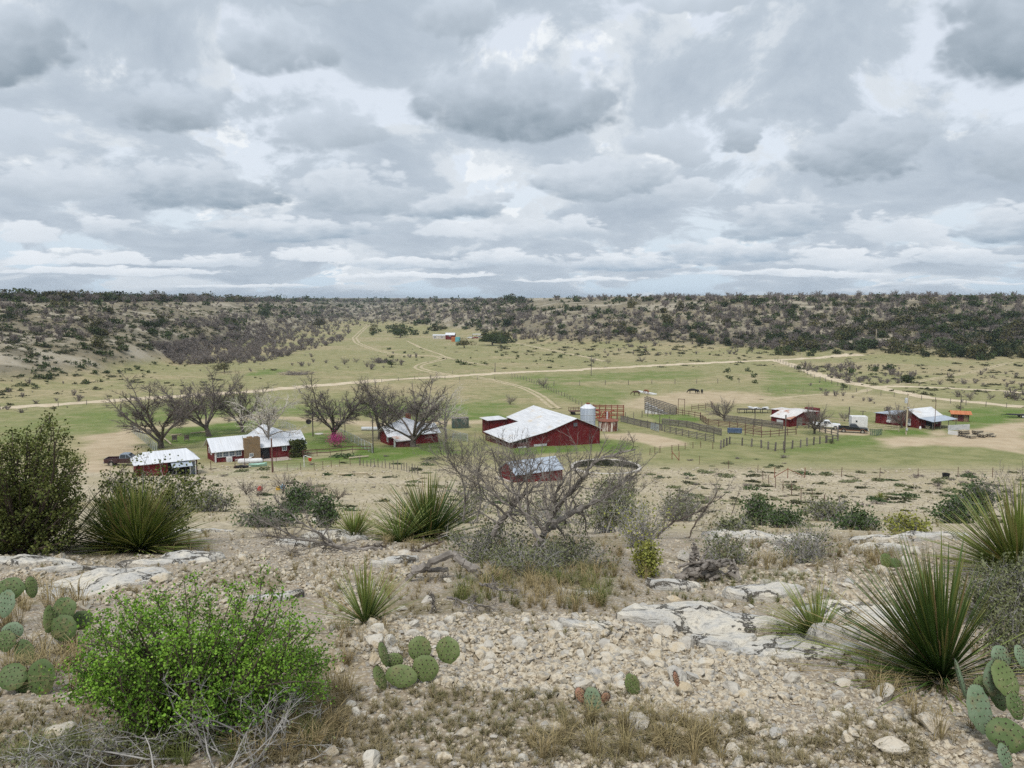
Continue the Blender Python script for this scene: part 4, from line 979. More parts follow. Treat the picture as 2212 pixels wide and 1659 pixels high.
for z in (1.2, 2.2, 3.2): m.beam((-4.4, -1.2, z), (4.4, -1.2, z), .18); m.beam((-4.4, 1.2, z), (4.4, 1.2, z), .18)
m.obj('frame', [M_rust], SC)
m = MB(); th = np.linspace(0, 6.283, 18)
m.tube([(-2.2 + 1.0 * math.cos(t), -1.4, 1.5 + 1.0 * math.sin(t)) for t in th], .16, 5); m.tube([(.2 + .8 * math.cos(t), -1.45, 1.3 + .8 * math.sin(t)) for t in th], .15, 5)
for k in range(6): m.beam((g.uniform(-3, 3), -1.4, g.uniform(.3, 1)), (g.uniform(-3, 3), -1.4, g.uniform(1.2, 2.6)), .2)
m.obj('iron_wheels', [two((.24, .05, .035), (.32, .09, .06), 2)('red_iron')], SC)
p = at(24, 848, 138); CT = empty('hay_trailer', p, R(8)); tag(CT, 'low rusty trailer frame standing behind the silo', 'trailer')
m = MB(); m.box((0, 0, .9), (5.2, 2.0, .15)); 
for x in (-2.5, -1.2, 0, 1.2, 2.5): m.beam((x, -1, .9), (x, -1, 1.7), .1); m.beam((x, 1, .9), (x, 1, 1.7), .1)
m.beam((-2.5, -1, 1.65), (2.5, -1, 1.65), .1); m.beam((-2.5, 1, 1.65), (2.5, 1, 1.65), .1); m.obj('bed', [M_pipe], CT)
for x in (-1.6, 1.6):
    for y in (-.95, .95): m = MB(); m.tube([(x, y - .1, .4), (x, y + .1, .4)], .45, 14); m.obj('wheel', [M_black], CT)
# ------------------------------------------------------------------ fences: posts are parts, wires and rails are parts
_post = {}
def post_mesh(r, h, m, sq=False):
    k = (r, h, m.name, sq)
    if k not in _post:
        b = MB()
        if sq: b.box((0, 0, h / 2 - .25), (r * 2, r * 2, h + .5))
        else: b.tube([(0, 0, -.5), (.01, 0, h * .5), (0, .01, h)], [r * 1.05, r, r * .95], 7)
        _post[k] = b.mesh('post', [m])
    return _post[k]
def along(pts, step):
    P = np.array([(p[0], p[1]) for p in pts], float); out = []
    for a, b in zip(P[:-1], P[1:]):
        n = max(1, int(round(np.hypot(*(b - a)) / step)))
        out += [a + (b - a) * k / n for k in range(n)]
    out.append(P[-1]); out = np.array(out)
    return np.stack([out[:, 0], out[:, 1], H(out[:, 0], out[:, 1])], -1)
def fence(name, label, pts, step=3.0, h=1.3, r=.07, rails=((1.1, .03, .03),), pm=None, rm=None, sq=False, group=None, jitter=.12, rail_name='rail', net=None, seed=0):
    g = np.random.default_rng(seed); P = along(pts, step); c = P[0]
    e = empty(name, c); tag(e, label, 'fence', group); pm = pm or M_wood; rm = rm or pm
    for k, p in enumerate(P):
        hh = h * (1 + jitter * (g.random() - .3)); b = post_mesh(r * 1.15, round(h, 2), pm, sq); q = p - c
        o = link('post', b, e, q, (g.normal() * .03, g.normal() * .03, g.random() * 3)); o.scale = (1 + .3 * (g.random() - .5), 1 + .3 * (g.random() - .5), hh / h)
    for z, w, t in rails:
        m = MB()
        for a, b in zip(P[:-1], P[1:]):
            da = g.normal() * .02; m.beam(a - c + np.array([0, 0, z + da]), b - c + np.array([0, 0, z + g.normal() * .02]), t, w)
        m.obj(rail_name, [rm], e)
    if net:
        m = MB()
        for a, b in zip(P[:-1], P[1:]):
            m.add([a - c + (0, 0, .05), b - c + (0, 0, .05), b - c + (0, 0, net), a - c + (0, 0, net)], [(0, 1, 2, 3)])
        m.obj('mesh_panel', [M_net], e)
    return e
W3 = ((.35, .016, .016), (.75, .016, .016), (1.1, .016, .016)); PL = ((.3, .22, .05), (.58, .22, .05), (.86, .22, .05), (1.14, .22, .05), (1.4, .22, .05)); R2 = ((.6, .13, .08), (1.15, .14, .09)); R3 = ((.35, .13, .08), (.7, .13, .08), (1.0, .13, .08), (1.3, .14, .09))
fence('plank_fence', 'close boarded grey plank fence along the green pen', px((25, 95, 215), (25, 440, 290)), 2.4, 1.6, .09, PL, sq=False, seed=1, rail_name='planks')
fence('rail_fence', 'grey rail fence of the front corral alley, nearest the bare dirt', px((25, 455, 298), (25, 660, 345), (25, 870, 385)), 2.5, 1.5, .09, R3, seed=2)
fence('rail_fence', 'grey railed cattle alley behind the front corral rails', px((25, 440, 240), (25, 640, 262), (25, 930, 330)), 2.4, 1.4, .08, PL, seed=3, rail_name='planks')
fence('post_fence', 'row of heavy dark posts along the near edge of the corral', px((25, 925, 440), (25, 1000, 400), (25, 1105, 412), (25, 1265, 432), (26, 190, 572), (26, 455, 535), (26, 720, 488)), 2.6, 1.5, .13, ((.25, .06, .05), (1.2, .04, .04)), seed=4)
fence('post_fence', 'dark post fence turning back from the near corral corner to the pickups', px((26, 730, 485), (26, 845, 465), (26, 840, 420), (26, 540, 335), (26, 420, 330)), 2.4, 1.4, .12, R2, seed=5)
fence('wire_fence', 'wire fence on stout posts at the back of the green pen', px((25, 60, 190), (25, 270, 178), (25, 450, 150), (25, 560, 145)), 2.2, 1.5, .08, W3, seed=6, rail_name='wire')
fence('pipe_fence', 'rust brown pipe fence across the middle corral', px((25, 755, 200), (25, 820, 245), (25, 1000, 268), (25, 1265, 312)), 2.3, 1.7, .07, R3, M_pipe, seed=7)
fence('pipe_fence', 'rust brown pipe fence carried on past the blue panel', px((25, 1130, 325), (25, 1265, 345), (26, 140, 425), (26, 410, 400)), 2.5, 1.5, .07, R2, M_pipe, seed=8)
fence('plank_fence', 'high grey board fence behind the corral tree', px((25, 960, 210), (25, 1060, 222), (25, 1270, 252), (26, 270, 345)), 2.4, 1.5, .08, PL, seed=9, rail_name='planks')
fence('pipe_fence', 'pipe fence at the foot of the cattle ramp', px((25, 560, 150), (25, 660, 165), (25, 760, 185)), 2.2, 1.5, .06, R2, M_pipe, seed=10)
fence('pipe_fence', 'far pipe pen beyond the cattle ramp', px((25, 682, 122), (25, 800, 110), (25, 860, 105), (25, 850, 92)), 3.0, 1.6, .06, R2, M_pipe, seed=11)
fence('wire_fence', 'wire fence along the near edge of the bare dirt patch', px((25, 335, 490), (25, 420, 470), (25, 520, 462), (25, 630, 445), (25, 760, 428), (25, 860, 440), (25, 925, 438)), 2.4, 1.2, .05, W3, M_pipe, seed=12, rail_name='wire')
fence('wire_fence', 'long wire fence running down the lane behind the barn', px((3, 0, 835), (3, 150, 880), (3, 275, 935), (3, 450, 1010), (3, 600, 1090), (3, 720, 1125)), 3.2, 1.3, .07, W3, seed=13, rail_name='wire')
fence('wire_fence', 'wire fence with spaced posts crossing the pasture behind the horses', px((3, 360, 915), (3, 800, 908), (3, 1400, 898), (3, 1950, 888)), 7.5, 1.6, .09, W3, seed=14, rail_name='wire')
fence('wire_fence', 'overgrown wire fence beside the branch road', px((4, 60, 702), (4, 180, 745), (4, 400, 850), (4, 600, 915), (4, 760, 972)), 6, 1.4, .08, W3, seed=15, rail_name='wire')
fence('wire_fence', 'wire fence behind the porch house along the branch road', px((4, 850, 985), (4, 970, 1000), (4, 1200, 1022), (4, 1700, 1082), (4, 2230, 1118)), 4.5, 1.4, .07, W3, seed=16, rail_name='wire')
fence('wire_fence', 'thin wire fence over the green field before the road junction', px((4, 0, 962), (4, 300, 972), (4, 640, 965)), 6, 1.2, .05, W3, seed=17, rail_name='wire')
fence('wire_fence', 'wire fence below the long road at the left', px((1, 0, 1122), (1, 500, 1095), (1, 980, 1062), (1, 1250, 1045)), 9, 1.3, .07, W3, seed=18, rail_name='wire')
fence('wire_fence', 'wire fence below the road in the middle', px((2, 1080, 885), (2, 1500, 850), (2, 1750, 868), (2, 2200, 855)), 7, 1.3, .07, W3, seed=19, rail_name='wire')
fence('wire_fence', 'wire fence on the far side of the road in the middle', px((2, 1400, 825), (2, 1690, 812), (2, 2050, 795)), 8, 1.3, .06, W3, seed=20, rail_name='wire')
fence('pipe_fence', 'dark pipe fence along the edge of the house lawn', px((2, 410, 1530), (2, 640, 1515), (2, 830, 1490), (2, 990, 1490)), 3.0, 1.2, .04, R2, M_pipe, seed=21)
fence('wire_fence', 'thin posted wire fence round the near garden', px((2, 150, 1650), (2, 500, 1640), (2, 720, 1610), (2, 900, 1595)), 1.8, 1.1, .035, W3, M_pipe, seed=22, rail_name='wire')
fence('picket_fence', 'crooked row of rough cedar pickets on the slope below the houses', px((2, 890, 1600), (2, 1050, 1615), (2, 1250, 1640), (6, 1390, 235)), .9, 1.05, .05, ((.7, .012, .012),), seed=23, jitter=.5, rail_name='wire')
fence('wire_fence', 'thin wire fence in front of the long ranch house', px((22, 180, 540), (22, 420, 520), (22, 700, 470), (22, 960, 440), (22, 1100, 425)), 2.6, 1.4, .04, W3, M_pipe, seed=24, rail_name='wire')
fence('chain_link_fence', 'grey chain link fence beside the dirt drive', px((1, 1135, 1315), (1, 1240, 1400), (1, 1350, 1500)), 3, 1.7, .04, ((1.68, .04, .04),), M_steel, net=1.68, seed=25)
fence('chain_link_fence', 'chain link fence slanting across the lawn between the two houses', px((2, 705, 1340), (2, 850, 1410), (2, 1000, 1495)), 3, 1.6, .04, ((1.58, .04, .04),), M_steel, net=1.58, seed=26)
fence('chain_link_fence', 'chain link corner between the shorter house and the barn', px((2, 1575, 1335), (2, 1700, 1365), (2, 1815, 1395), (2, 1690, 1390)), 3, 1.5, .04, ((1.48, .04, .04),), M_steel, net=1.48, seed=27)
fence('chain_link_fence', 'far chain link fence behind the lawn by the pale sycamore', px((22, 860, 120), (22, 940, 125), (22, 1030, 165)), 3, 1.5, .04, ((1.48, .04, .04),), M_steel, net=1.48, seed=28)
fence('timber_rail_fence', 'yellowish timber rail fence between the black pickup and the porch house', px((27, 40, 345), (27, 280, 360)), 2.5, 1.2, .08, ((.35, .14, .05), (.75, .14, .05), (1.1, .14, .05)), M_tan, seed=29)
fence('timber_rail_fence', 'yellowish timber rail fence running behind the pickups', px((26, 700, 270), (26, 860, 285), (26, 1010, 300)), 2.6, 1.3, .08, R2, M_tan, seed=30)
fence('wire_fence', 'rusty steel post fence at the foot of the stony slope, nearest of all', px((7, 1610, 150), (7, 1860, 185), (7, 2110, 232), (8, 610, 560)), 5.2, 1.3, .035, W3, M_pipe, seed=31, rail_name='wire')
fence('wire_fence', 'rusty steel post fence along the bottom of the pasture at the right', px((8, 315, 262), (8, 630, 258), (8, 960, 262), (8, 1290, 262), (8, 1630, 258), (8, 1930, 256), (8, 2250, 262)), 6.2, 1.35, .04, W3, M_pipe, seed=32, rail_name='wire')
E = empty('brace_panel', at(8, 55, 265)); tag(E, 'red iron fence brace shaped like a roof beside the stony slope', 'fence brace')
a, b, c = [Vector(at(8, *q)) - E.location for q in ((55, 265), (168, 268), (315, 264))]
for q in (a, b, c): link('post', post_mesh(.05, 1.45, M_rust), E, q)
m = MB(); m.beam(a + Vector((0, 0, .15)), b + Vector((0, 0, 1.3)), .08); m.beam(b + Vector((0, 0, 1.3)), c + Vector((0, 0, .15)), .08); m.obj('brace', [M_rust], E)
E = empty('brace_panel', at(25, 520, 525)); tag(E, 'red iron fence brace by the near corner of the dirt patch', 'fence brace')
for q in (Vector((0, 0, 0)), Vector(at(25, 578, 537)) - E.location): link('post', post_mesh(.06, 1.5, M_rust), E, q)
m = MB(); m.beam((0, 0, 1.2), Vector(at(25, 578, 537)) - E.location + Vector((0, 0, .1)), .08); m.obj('brace', [M_rust], E)
def panel_gate(name, label, a, b, h, mt, n=4):
    e = empty(name, a); tag(e, label, 'gate'); d = Vector(b) - Vector(a); m = MB()
    for k in range(n): m.beam((0, 0, .2 + k * (h - .2) / (n - 1)), (d.x, d.y, d.z + .2 + k * (h - .2) / (n - 1)), .05, .07)
    m.obj('rails', [mt], e); m = MB()
    for t in (0, .33, .66, 1): m.beam((d.x * t, d.y * t, d.z * t + .05), (d.x * t, d.y * t, d.z * t + h + .05), .07)
    m.beam((0, 0, .2), (d.x, d.y, d.z + h), .05); m.obj('frame', [mt], e); return e
M_blue = two((.055, .085, .15), (.09, .13, .21), 2)('blue_paint')
panel_gate('farm_gate', 'pale blue grey farm gate at the end of the plank fence', at(25, 345, 280), at(25, 408, 298), 1.5, two((.32, .38, .42), (.40, .45, .48), 2)('pale_blue_paint'), 6)
M_dgreen = two((.06, .11, .09), (.09, .14, .11), 2)('green_paint')
panel_gate('farm_gate', 'green tube gate left of the dark post by the timber rails', at(27, 52, 390), at(27, 104, 395), 1.3, M_dgreen, 6); panel_gate('farm_gate', 'green tube gate right of the dark post by the timber rails', at(27, 106, 395), at(27, 144, 388), 1.3, M_dgreen, 6)
p = at(25, 1042, 312); e = tag(empty('feed_bunk', p, R(-10)), 'small blue feed bunk against the pipe fence', 'feed bunk'); m = MB(); m.box((0, 0, .7), (2.9, .9, .9)); m.obj('hopper', [M_blue], e)
m = MB()
for x in (-1.3, 1.3):
    for y in (-.4, .4): m.beam((x, y, -.2), (x, y, .3), .08)
m.obj('legs', [M_steel], e)
# --- cattle ramp
a, b = at(25, 302, 140), at(25, 505, 150); E = empty('loading_ramp', a); tag(E, 'grey wooden cattle loading ramp on a white concrete base', 'cattle ramp'); d = Vector(b) - Vector(a); d.z = 0; L = d.length; E.rotation_euler = (0, 0, math.atan2(d.y, d.x))
m = MB(); m.hexa([(0, -1, -.6), (L * .9, -1, -.6), (L * .9, 1, -.6), (0, 1, -.6), (0, -1, 2.6), (L * .9, -1, .1), (L * .9, 1, .1), (0, 1, 2.6)]); m.obj('base', [M_white], E)
for s in (-1, 1):
    m = MB()
    for k in range(7): m.beam((-.2, s * 1.06, 1.3 + k * .46), (L * 1.25, s * 1.06, -.7 + .5 + k * .36), .05, .24)
    for t in np.linspace(0, 1.2, 10): m.beam((L * t, s * 1.15, 0), (L * t, s * 1.15, max(1.5, 4.3 - 2.5 * t)), .12)
    m.obj('side_boards', [M_wood], E)
m = MB(); m.beam((L * 1.35, -1, -.3), (L * 1.35, -1, 4.2), .12); m.beam((L * 1.6, -1, -.3), (L * 1.6, -1, 4.2), .12); m.beam((L * 1.35, -1, 4.1), (L * 1.6, -1, 4.1), .12); m.obj('gate_arch', [M_pipe], E)
# --- trough, scrap, boat, gas tank and small things
p = at(3, 1080, 965); q = at(3, 1230, 992); d = Vector(q) - Vector(p); e = tag(empty('water_trough', p), 'long white water trough by the horses', 'trough')
m = MB(); m.beam((0, 0, .1), (d.x, d.y, d.z + .1), 1.4, .5); m.obj('basin', [M_white], e)
p = at(25, 1200, 140); e = tag(empty('scrap_table', p), 'white plastic and tin heaped on a low dark table', 'table')
m = MB(); m.box((0, 0, 1.0), (8, 1.8, .1)); 
for x in (-3.9, -2, 0, 2, 3.9):
    for y in (-.8, .8): m.beam((x, y, -.2), (x, y, 1), .12)
m.obj('table', [M_dark], e)
g = np.random.default_rng(4); m = MB()
for k in range(9): m.box((g.uniform(-3, 3.5), g.uniform(-.5, .5), 1.15 + .1 * k % .4), (g.uniform(.8, 2.2), g.uniform(.6, 1.2), .12), g.random() * 3)
m.obj('scrap_sheets', [M_white], e)
p = at(22, 575, 492); e = tag(empty('gas_tank', p, R(12)), 'white propane tank lying on the lawn in front of the house', 'gas tank')
m = MB(); L = 1.45; prof = [(L * -1.0 - .42 * math.cos(t), .42 * math.sin(t)) for t in np.linspace(0, 1.5, 5)] + [(L + .42 * math.sin(t), .42 * math.cos(t)) for t in np.linspace(0.07, 1.57, 5)]
m.tube([(x, 0, .72) for x, r in prof], [max(.02, r) for x, r in prof], 18); m.obj('shell', [M_white], e, smooth=True)
m = MB(); m.lathe([(.22, 1.1), (.2, 1.3), (0, 1.36)], 14); m.obj('valve_dome', [M_white], e); m = MB(); m.box((-.9, 0, .15), (.25, .8, .5)); m.box((.9, 0, .15), (.25, .8, .5)); m.obj('saddles', [M_conc], e)
p = at(22, 648, 500); e = tag(empty('rowing_boat', p, R(20)), 'small pale green boat lying beside the propane tank', 'boat'); m = MB()
sec = [(-1.3, .25, .5), (-.9, .48, .45), (0, .55, .4), (.9, .48, .45), (1.35, .06, .6)]
Vv = [];
for x, w, h in sec: Vv += [(x, -w, h), (x, -w * .6, .05), (x, w * .6, .05), (x, w, h), (x, w * .85, h), (x, w * .5, .14), (x, -w * .5, .14), (x, -w * .85, h)]
Qs = [(i * 8 + j, (i + 1) * 8 + j, (i + 1) * 8 + (j + 1) % 8, i * 8 + (j + 1) % 8) for i in range(4) for j in range(8)]
m.add(Vv, Qs); m.obj('hull', [two((.30, .48, .40), (.38, .56, .47), 2)('pale_green_paint')], e)
M_redp = two((.55, .05, .03), (.62, .08, .04), 3)('red_plastic')
for i, (x, y, lb) in enumerate([(437, 515, 'old black tyre at the left of a short row by the propane tank'), (480, 518, 'old black tyre in the middle of a short row by the propane tank'), (525, 512, 'old black tyre at the right of a short row by the propane tank')]):
    p = at(22, x, y); m = MB(); th = np.linspace(0, 6.2832, 17); m.tube([(.34 * math.cos(t), .34 * math.sin(t), .14 + .16 * (i == 1)) for t in th], .14, 8, cap=False); tag(m.obj('old_tyre', [M_black], None, p), lb, 'tyre', 'tyres by the propane tank')
p = at(22, 1172, 478); e = tag(empty('red_flower_pot', p), 'bright orange red pot on a stake by the garden', 'pot'); m = MB(); m.lathe([(.0, .5), (.2, .5), (.3, .95), (.2, .95)], 12); m.obj('pot', [M_redp], e); m = MB(); m.beam((0, 0, -.2), (0, 0, .55), .06); m.obj('stake', [M_pipe], e)
p = at(22, 1112, 505); e = tag(empty('white_pipe_stand', p), 'white bent pipe stand on the lawn', 'pipe'); m = MB(); m.tube([(0, 0, -.2), (0, 0, 1.7), (.15, 0, 1.75), (1.1, 0, 1.45)], .06, 6); m.obj('pipe', [M_white], e)
p = at(6, 35, 378); m = MB(); m.box((0, 0, .2), (.5, .35, .3)); m.lathe([(.12, .3), (.18, .5), (0, .55)], 10); tag(m.obj('plastic_toy', [M_redp], None, p), 'bright red plastic toy lying on the stony slope', 'toy')
p = at(6, 190, 372); m = MB(); m.box((0, 0, .18), (.45, .3, .26)); m.lathe([(.1, .25), (.15, .42), (0, .46)], 10); tag(m.obj('plastic_toy', [two((.55, .36, .06), (.62, .42, .08), 2)('yellow_plastic')], None, p), 'yellow plastic toy lying near the red one', 'toy')
p = at(6, 230, 358); m = MB(); m.box((0, 0, .18), (.5, .3, .3)); m.lathe([(.1, .3), (.14, .5), (0, .52)], 10); tag(m.obj('plastic_toy', [M_bluepane], None, p), 'blue plastic toy lying next to the yellow one', 'toy')
for c, x, y, l_, lb in [(1, 1500, 1395, 1.0, 'dark square garden chair on the lawn, the left of two'), (1, 1605, 1392, 1.0, 'dark square garden chair on the lawn, the right of two')]:
    p = at(c, x, y); e = tag(empty('garden_chair', p, R(20)), lb, 'chair', 'chairs on the lawn'); m = MB(); m.box((0, 0, .45), (.9, .8, .1)); m.obj('seat', [M_bark], e); m = MB(); m.box((0, .38, .85), (.9, .08, .7)); m.obj('backrest', [M_bark], e)
    for sx in (-.4, .4):
        for sy in (-.35, .35): m = MB(); m.beam((sx, sy, -.1), (sx, sy, .42), .08); m.obj('leg', [M_bark], e)
for pts, lb in [(((1, 1470, 1350), (1, 1560, 1340)), 'fallen pale log lying on the far lawn'), (((1, 1640, 1332), (1, 1800, 1318)), 'long pale timber lying on the grass behind the big tree'), (((1, 1395, 1362), (1, 1470, 1425)), 'pale timber leaning across the foot of the leftmost pecan'), (((6, 800, 108), (6, 965, 92)), 'bleached plank lying across low blocks below the lawn'), (((6, 700, 250), (6, 960, 238)), 'weathered boards lying on the stony slope below the pickets')]:
    a, b = at(*pts[0]), at(*pts[1]); m = MB(); d = Vector(b) - Vector(a); m.tube([(0, 0, .25), d * .5 + Vector((0, 0, .27)), d + Vector((0, 0, .25))], .14, 7); tag(m.obj('timber', [M_tan], None, a), lb, 'timber')
p = at(2, 1755, 1275); e = tag(empty('hay_ring_box', p, R(10)), 'dark green metal box standing in the grass beside the barn', 'metal box'); m = MB(); m.box((0, 0, 1.1), (3.6, 2.0, 2.2)); m.obj('shell', [two((.05, .09, .08), (.10, .10, .08), 1.5)('dark_green_tin')], e); m = MB(); m.box((0, 0, 2.24), (3.7, 2.1, .06)); m.obj('lid', [M_wood], e)
p = at(2, 690, 1440); e = tag(empty('redbud_shrub', p), 'small redbud in magenta blossom in front of the big pecan', 'shrub'); g = np.random.default_rng(8)
m = MB()
for k in range(7): a = g.normal(size=3) * .5; m.tube([(0, 0, -1.6), (a[0] * .5, a[1] * .5, .1), (a[0] * 2, a[1] * 2, 1.5 + a[2])], [.06, .04, .02], 5)
m.obj('stems', [M_bark], e); P = g.normal(size=(1500, 3)) * np.array([.75, .6, .55]) + np.array([0, 0, 1.5]); m = MB(); m.leaves(P, .13, 0, 0, .6, 2); m.obj('blossom', [two((.36, .045, .16), (.46, .09, .23), 2)('magenta_blossom')], e)
p = at(2, 540, 1330); m = MB(); m.lathe([(0, .02), (.9, .02), (.9, .12), (0, .16)], 16); tag(m.obj('well_cover', [M_conc], None, p), 'round pale concrete cover on the lawn', 'cover')
p = at(2, 980, 1300); m = MB(); m.tube([(-1.8, 0, .4), (1.8, 0, .4)], .45, 14); tag(m.obj('culvert_pipe', [M_steel], None, p), 'grey pipe lying on the ground left of the shorter house', 'pipe')
p = at(8, 1528, 262); m = MB(); m.lathe([(0, .1), (.42, .05), (.5, .6), (.44, .6), (.38, .15)], 16); tag(m.obj('feed_tub', [M_black], None, p), 'black round tub left on the edge of the pasture', 'tub')

# ------------------------------------------------------------------ poles
def pole(name, label, c, x, y, top, r=.13, arms=(), mt=None, extra=None):
    p = at(c, *(x, y)); f = F(c, x, y); d = math.hypot(p.x, p.y); a, t = rays(*F(c, x, top)); h = float(EYE + float(t) * d - p.z)
    e = tag(empty(name, p), label, 'pole'); m = MB(); m.tube([(0, 0, -.8), (0, 0, h * .5), (0, 0, h)], [r, r * .9, r * .8], 8); m.obj('shaft', [mt or M_wood], e)
    for z, L in arms: m = MB(); m.beam((-L / 2, 0, h - z), (L / 2, 0, h - z), .12); m.obj('crossarm', [mt or M_wood], e)
    if extra: extra(e, h)
    return e
def transformer(e, h):
    m = MB(); m.lathe([(0, h - 1.9), (.3, h - 1.9), (.3, h - .9), (.1, h - .8), (0, h - .8)], 14, (-.42, -.1, 0)); m.obj('transformer', [M_steel], e)
    m = MB(); m.box((.05, -.15, h - 2.8), (.5, .3, .1)); m.box((0, -.2, 1.2), (.35, .25, .5)); m.obj('meter_box', [M_steel], e)
pole('utility_pole', 'tall tan power pole with a transformer in front of the porch house', 27, 337, 385, 62, .17, mt=M_tan, extra=transformer)
pole('utility_pole', 'lone power pole standing in the pasture before the road', 3, 680, 828, 650, .14); pole('utility_pole', 'power pole beside the road in the middle distance', 2, 2055, 798, 715, .16)
pole('utility_pole', 'dark pole on the near edge of the corral', 26, 288, 590, 195, .14, mt=M_bark)
def dish(e, c, r):
    m = MB(); m.lathe([(0, 0), (r * .6, .06), (r, .2), (r * .97, .21), (.0, .03)], 18); o = m.obj('satellite_dish', [M_dark], e, c, (R(70), 0, R(25)))
pole('utility_pole', 'dark slim pole on the lawn with two black satellite dishes', 2, 490, 1350, 1030, .13, mt=M_bark, extra=lambda e, h: [dish(e, (.3, -.2, 4.6), .45), dish(e, (-.8, -.2, 3.0), .55)])
pole('utility_pole', 'dark pole at the chain link corner in front of the shorter house', 2, 1007, 1490, 1185, .13, mt=M_bark); pole('utility_pole', 'thin dark post on the lawn right of the big pecan', 2, 765, 1310, 1180, .1, mt=M_bark)
pole('utility_pole', 'thin brown pole in front of the long house by the sycamore', 22, 795, 560, 218, .12, mt=M_pipe); pole('utility_pole', 'dark post beside the pale sycamore near the barn', 2, 1628, 1370, 1232, .12, mt=M_bark)
pole('utility_pole', 'slim steel mast beside the porch house', 27, 560, 350, 105, .07, mt=M_pipe); pole('utility_pole', 'pole with short crossarms behind the stone pump house', 27, 765, 215, 68, .1, ((.4, 1.4), (3.3, 1.6)), mt=M_bark)
pole('utility_pole', 'dark post behind the black pickup', 26, 958, 270, 110, .14, mt=M_bark); pole('utility_pole', 'short pole with a lamp box behind the white cargo box', 26, 1102, 245, 152, .1, ((.1, 1.4),), mt=M_bark)
pole('utility_pole', 'distant pole before the dark thicket at the right', 4, 926, 540, 430, .2, mt=M_tan); pole('utility_pole', 'small pole at the road edge before the thicket', 4, 288, 668, 625, .14, mt=M_tan)
pole('utility_pole', 'thin pole in the green pen', 25, 418, 235, 140, .1, mt=M_bark); pole('utility_pole', 'thin dark pole in the middle of the corral', 25, 1210, 250, 110, .1, mt=M_bark); pole('utility_pole', 'dark pole at the edge of the white trough pen', 25, 497, 228, 168, .08, mt=M_bark)

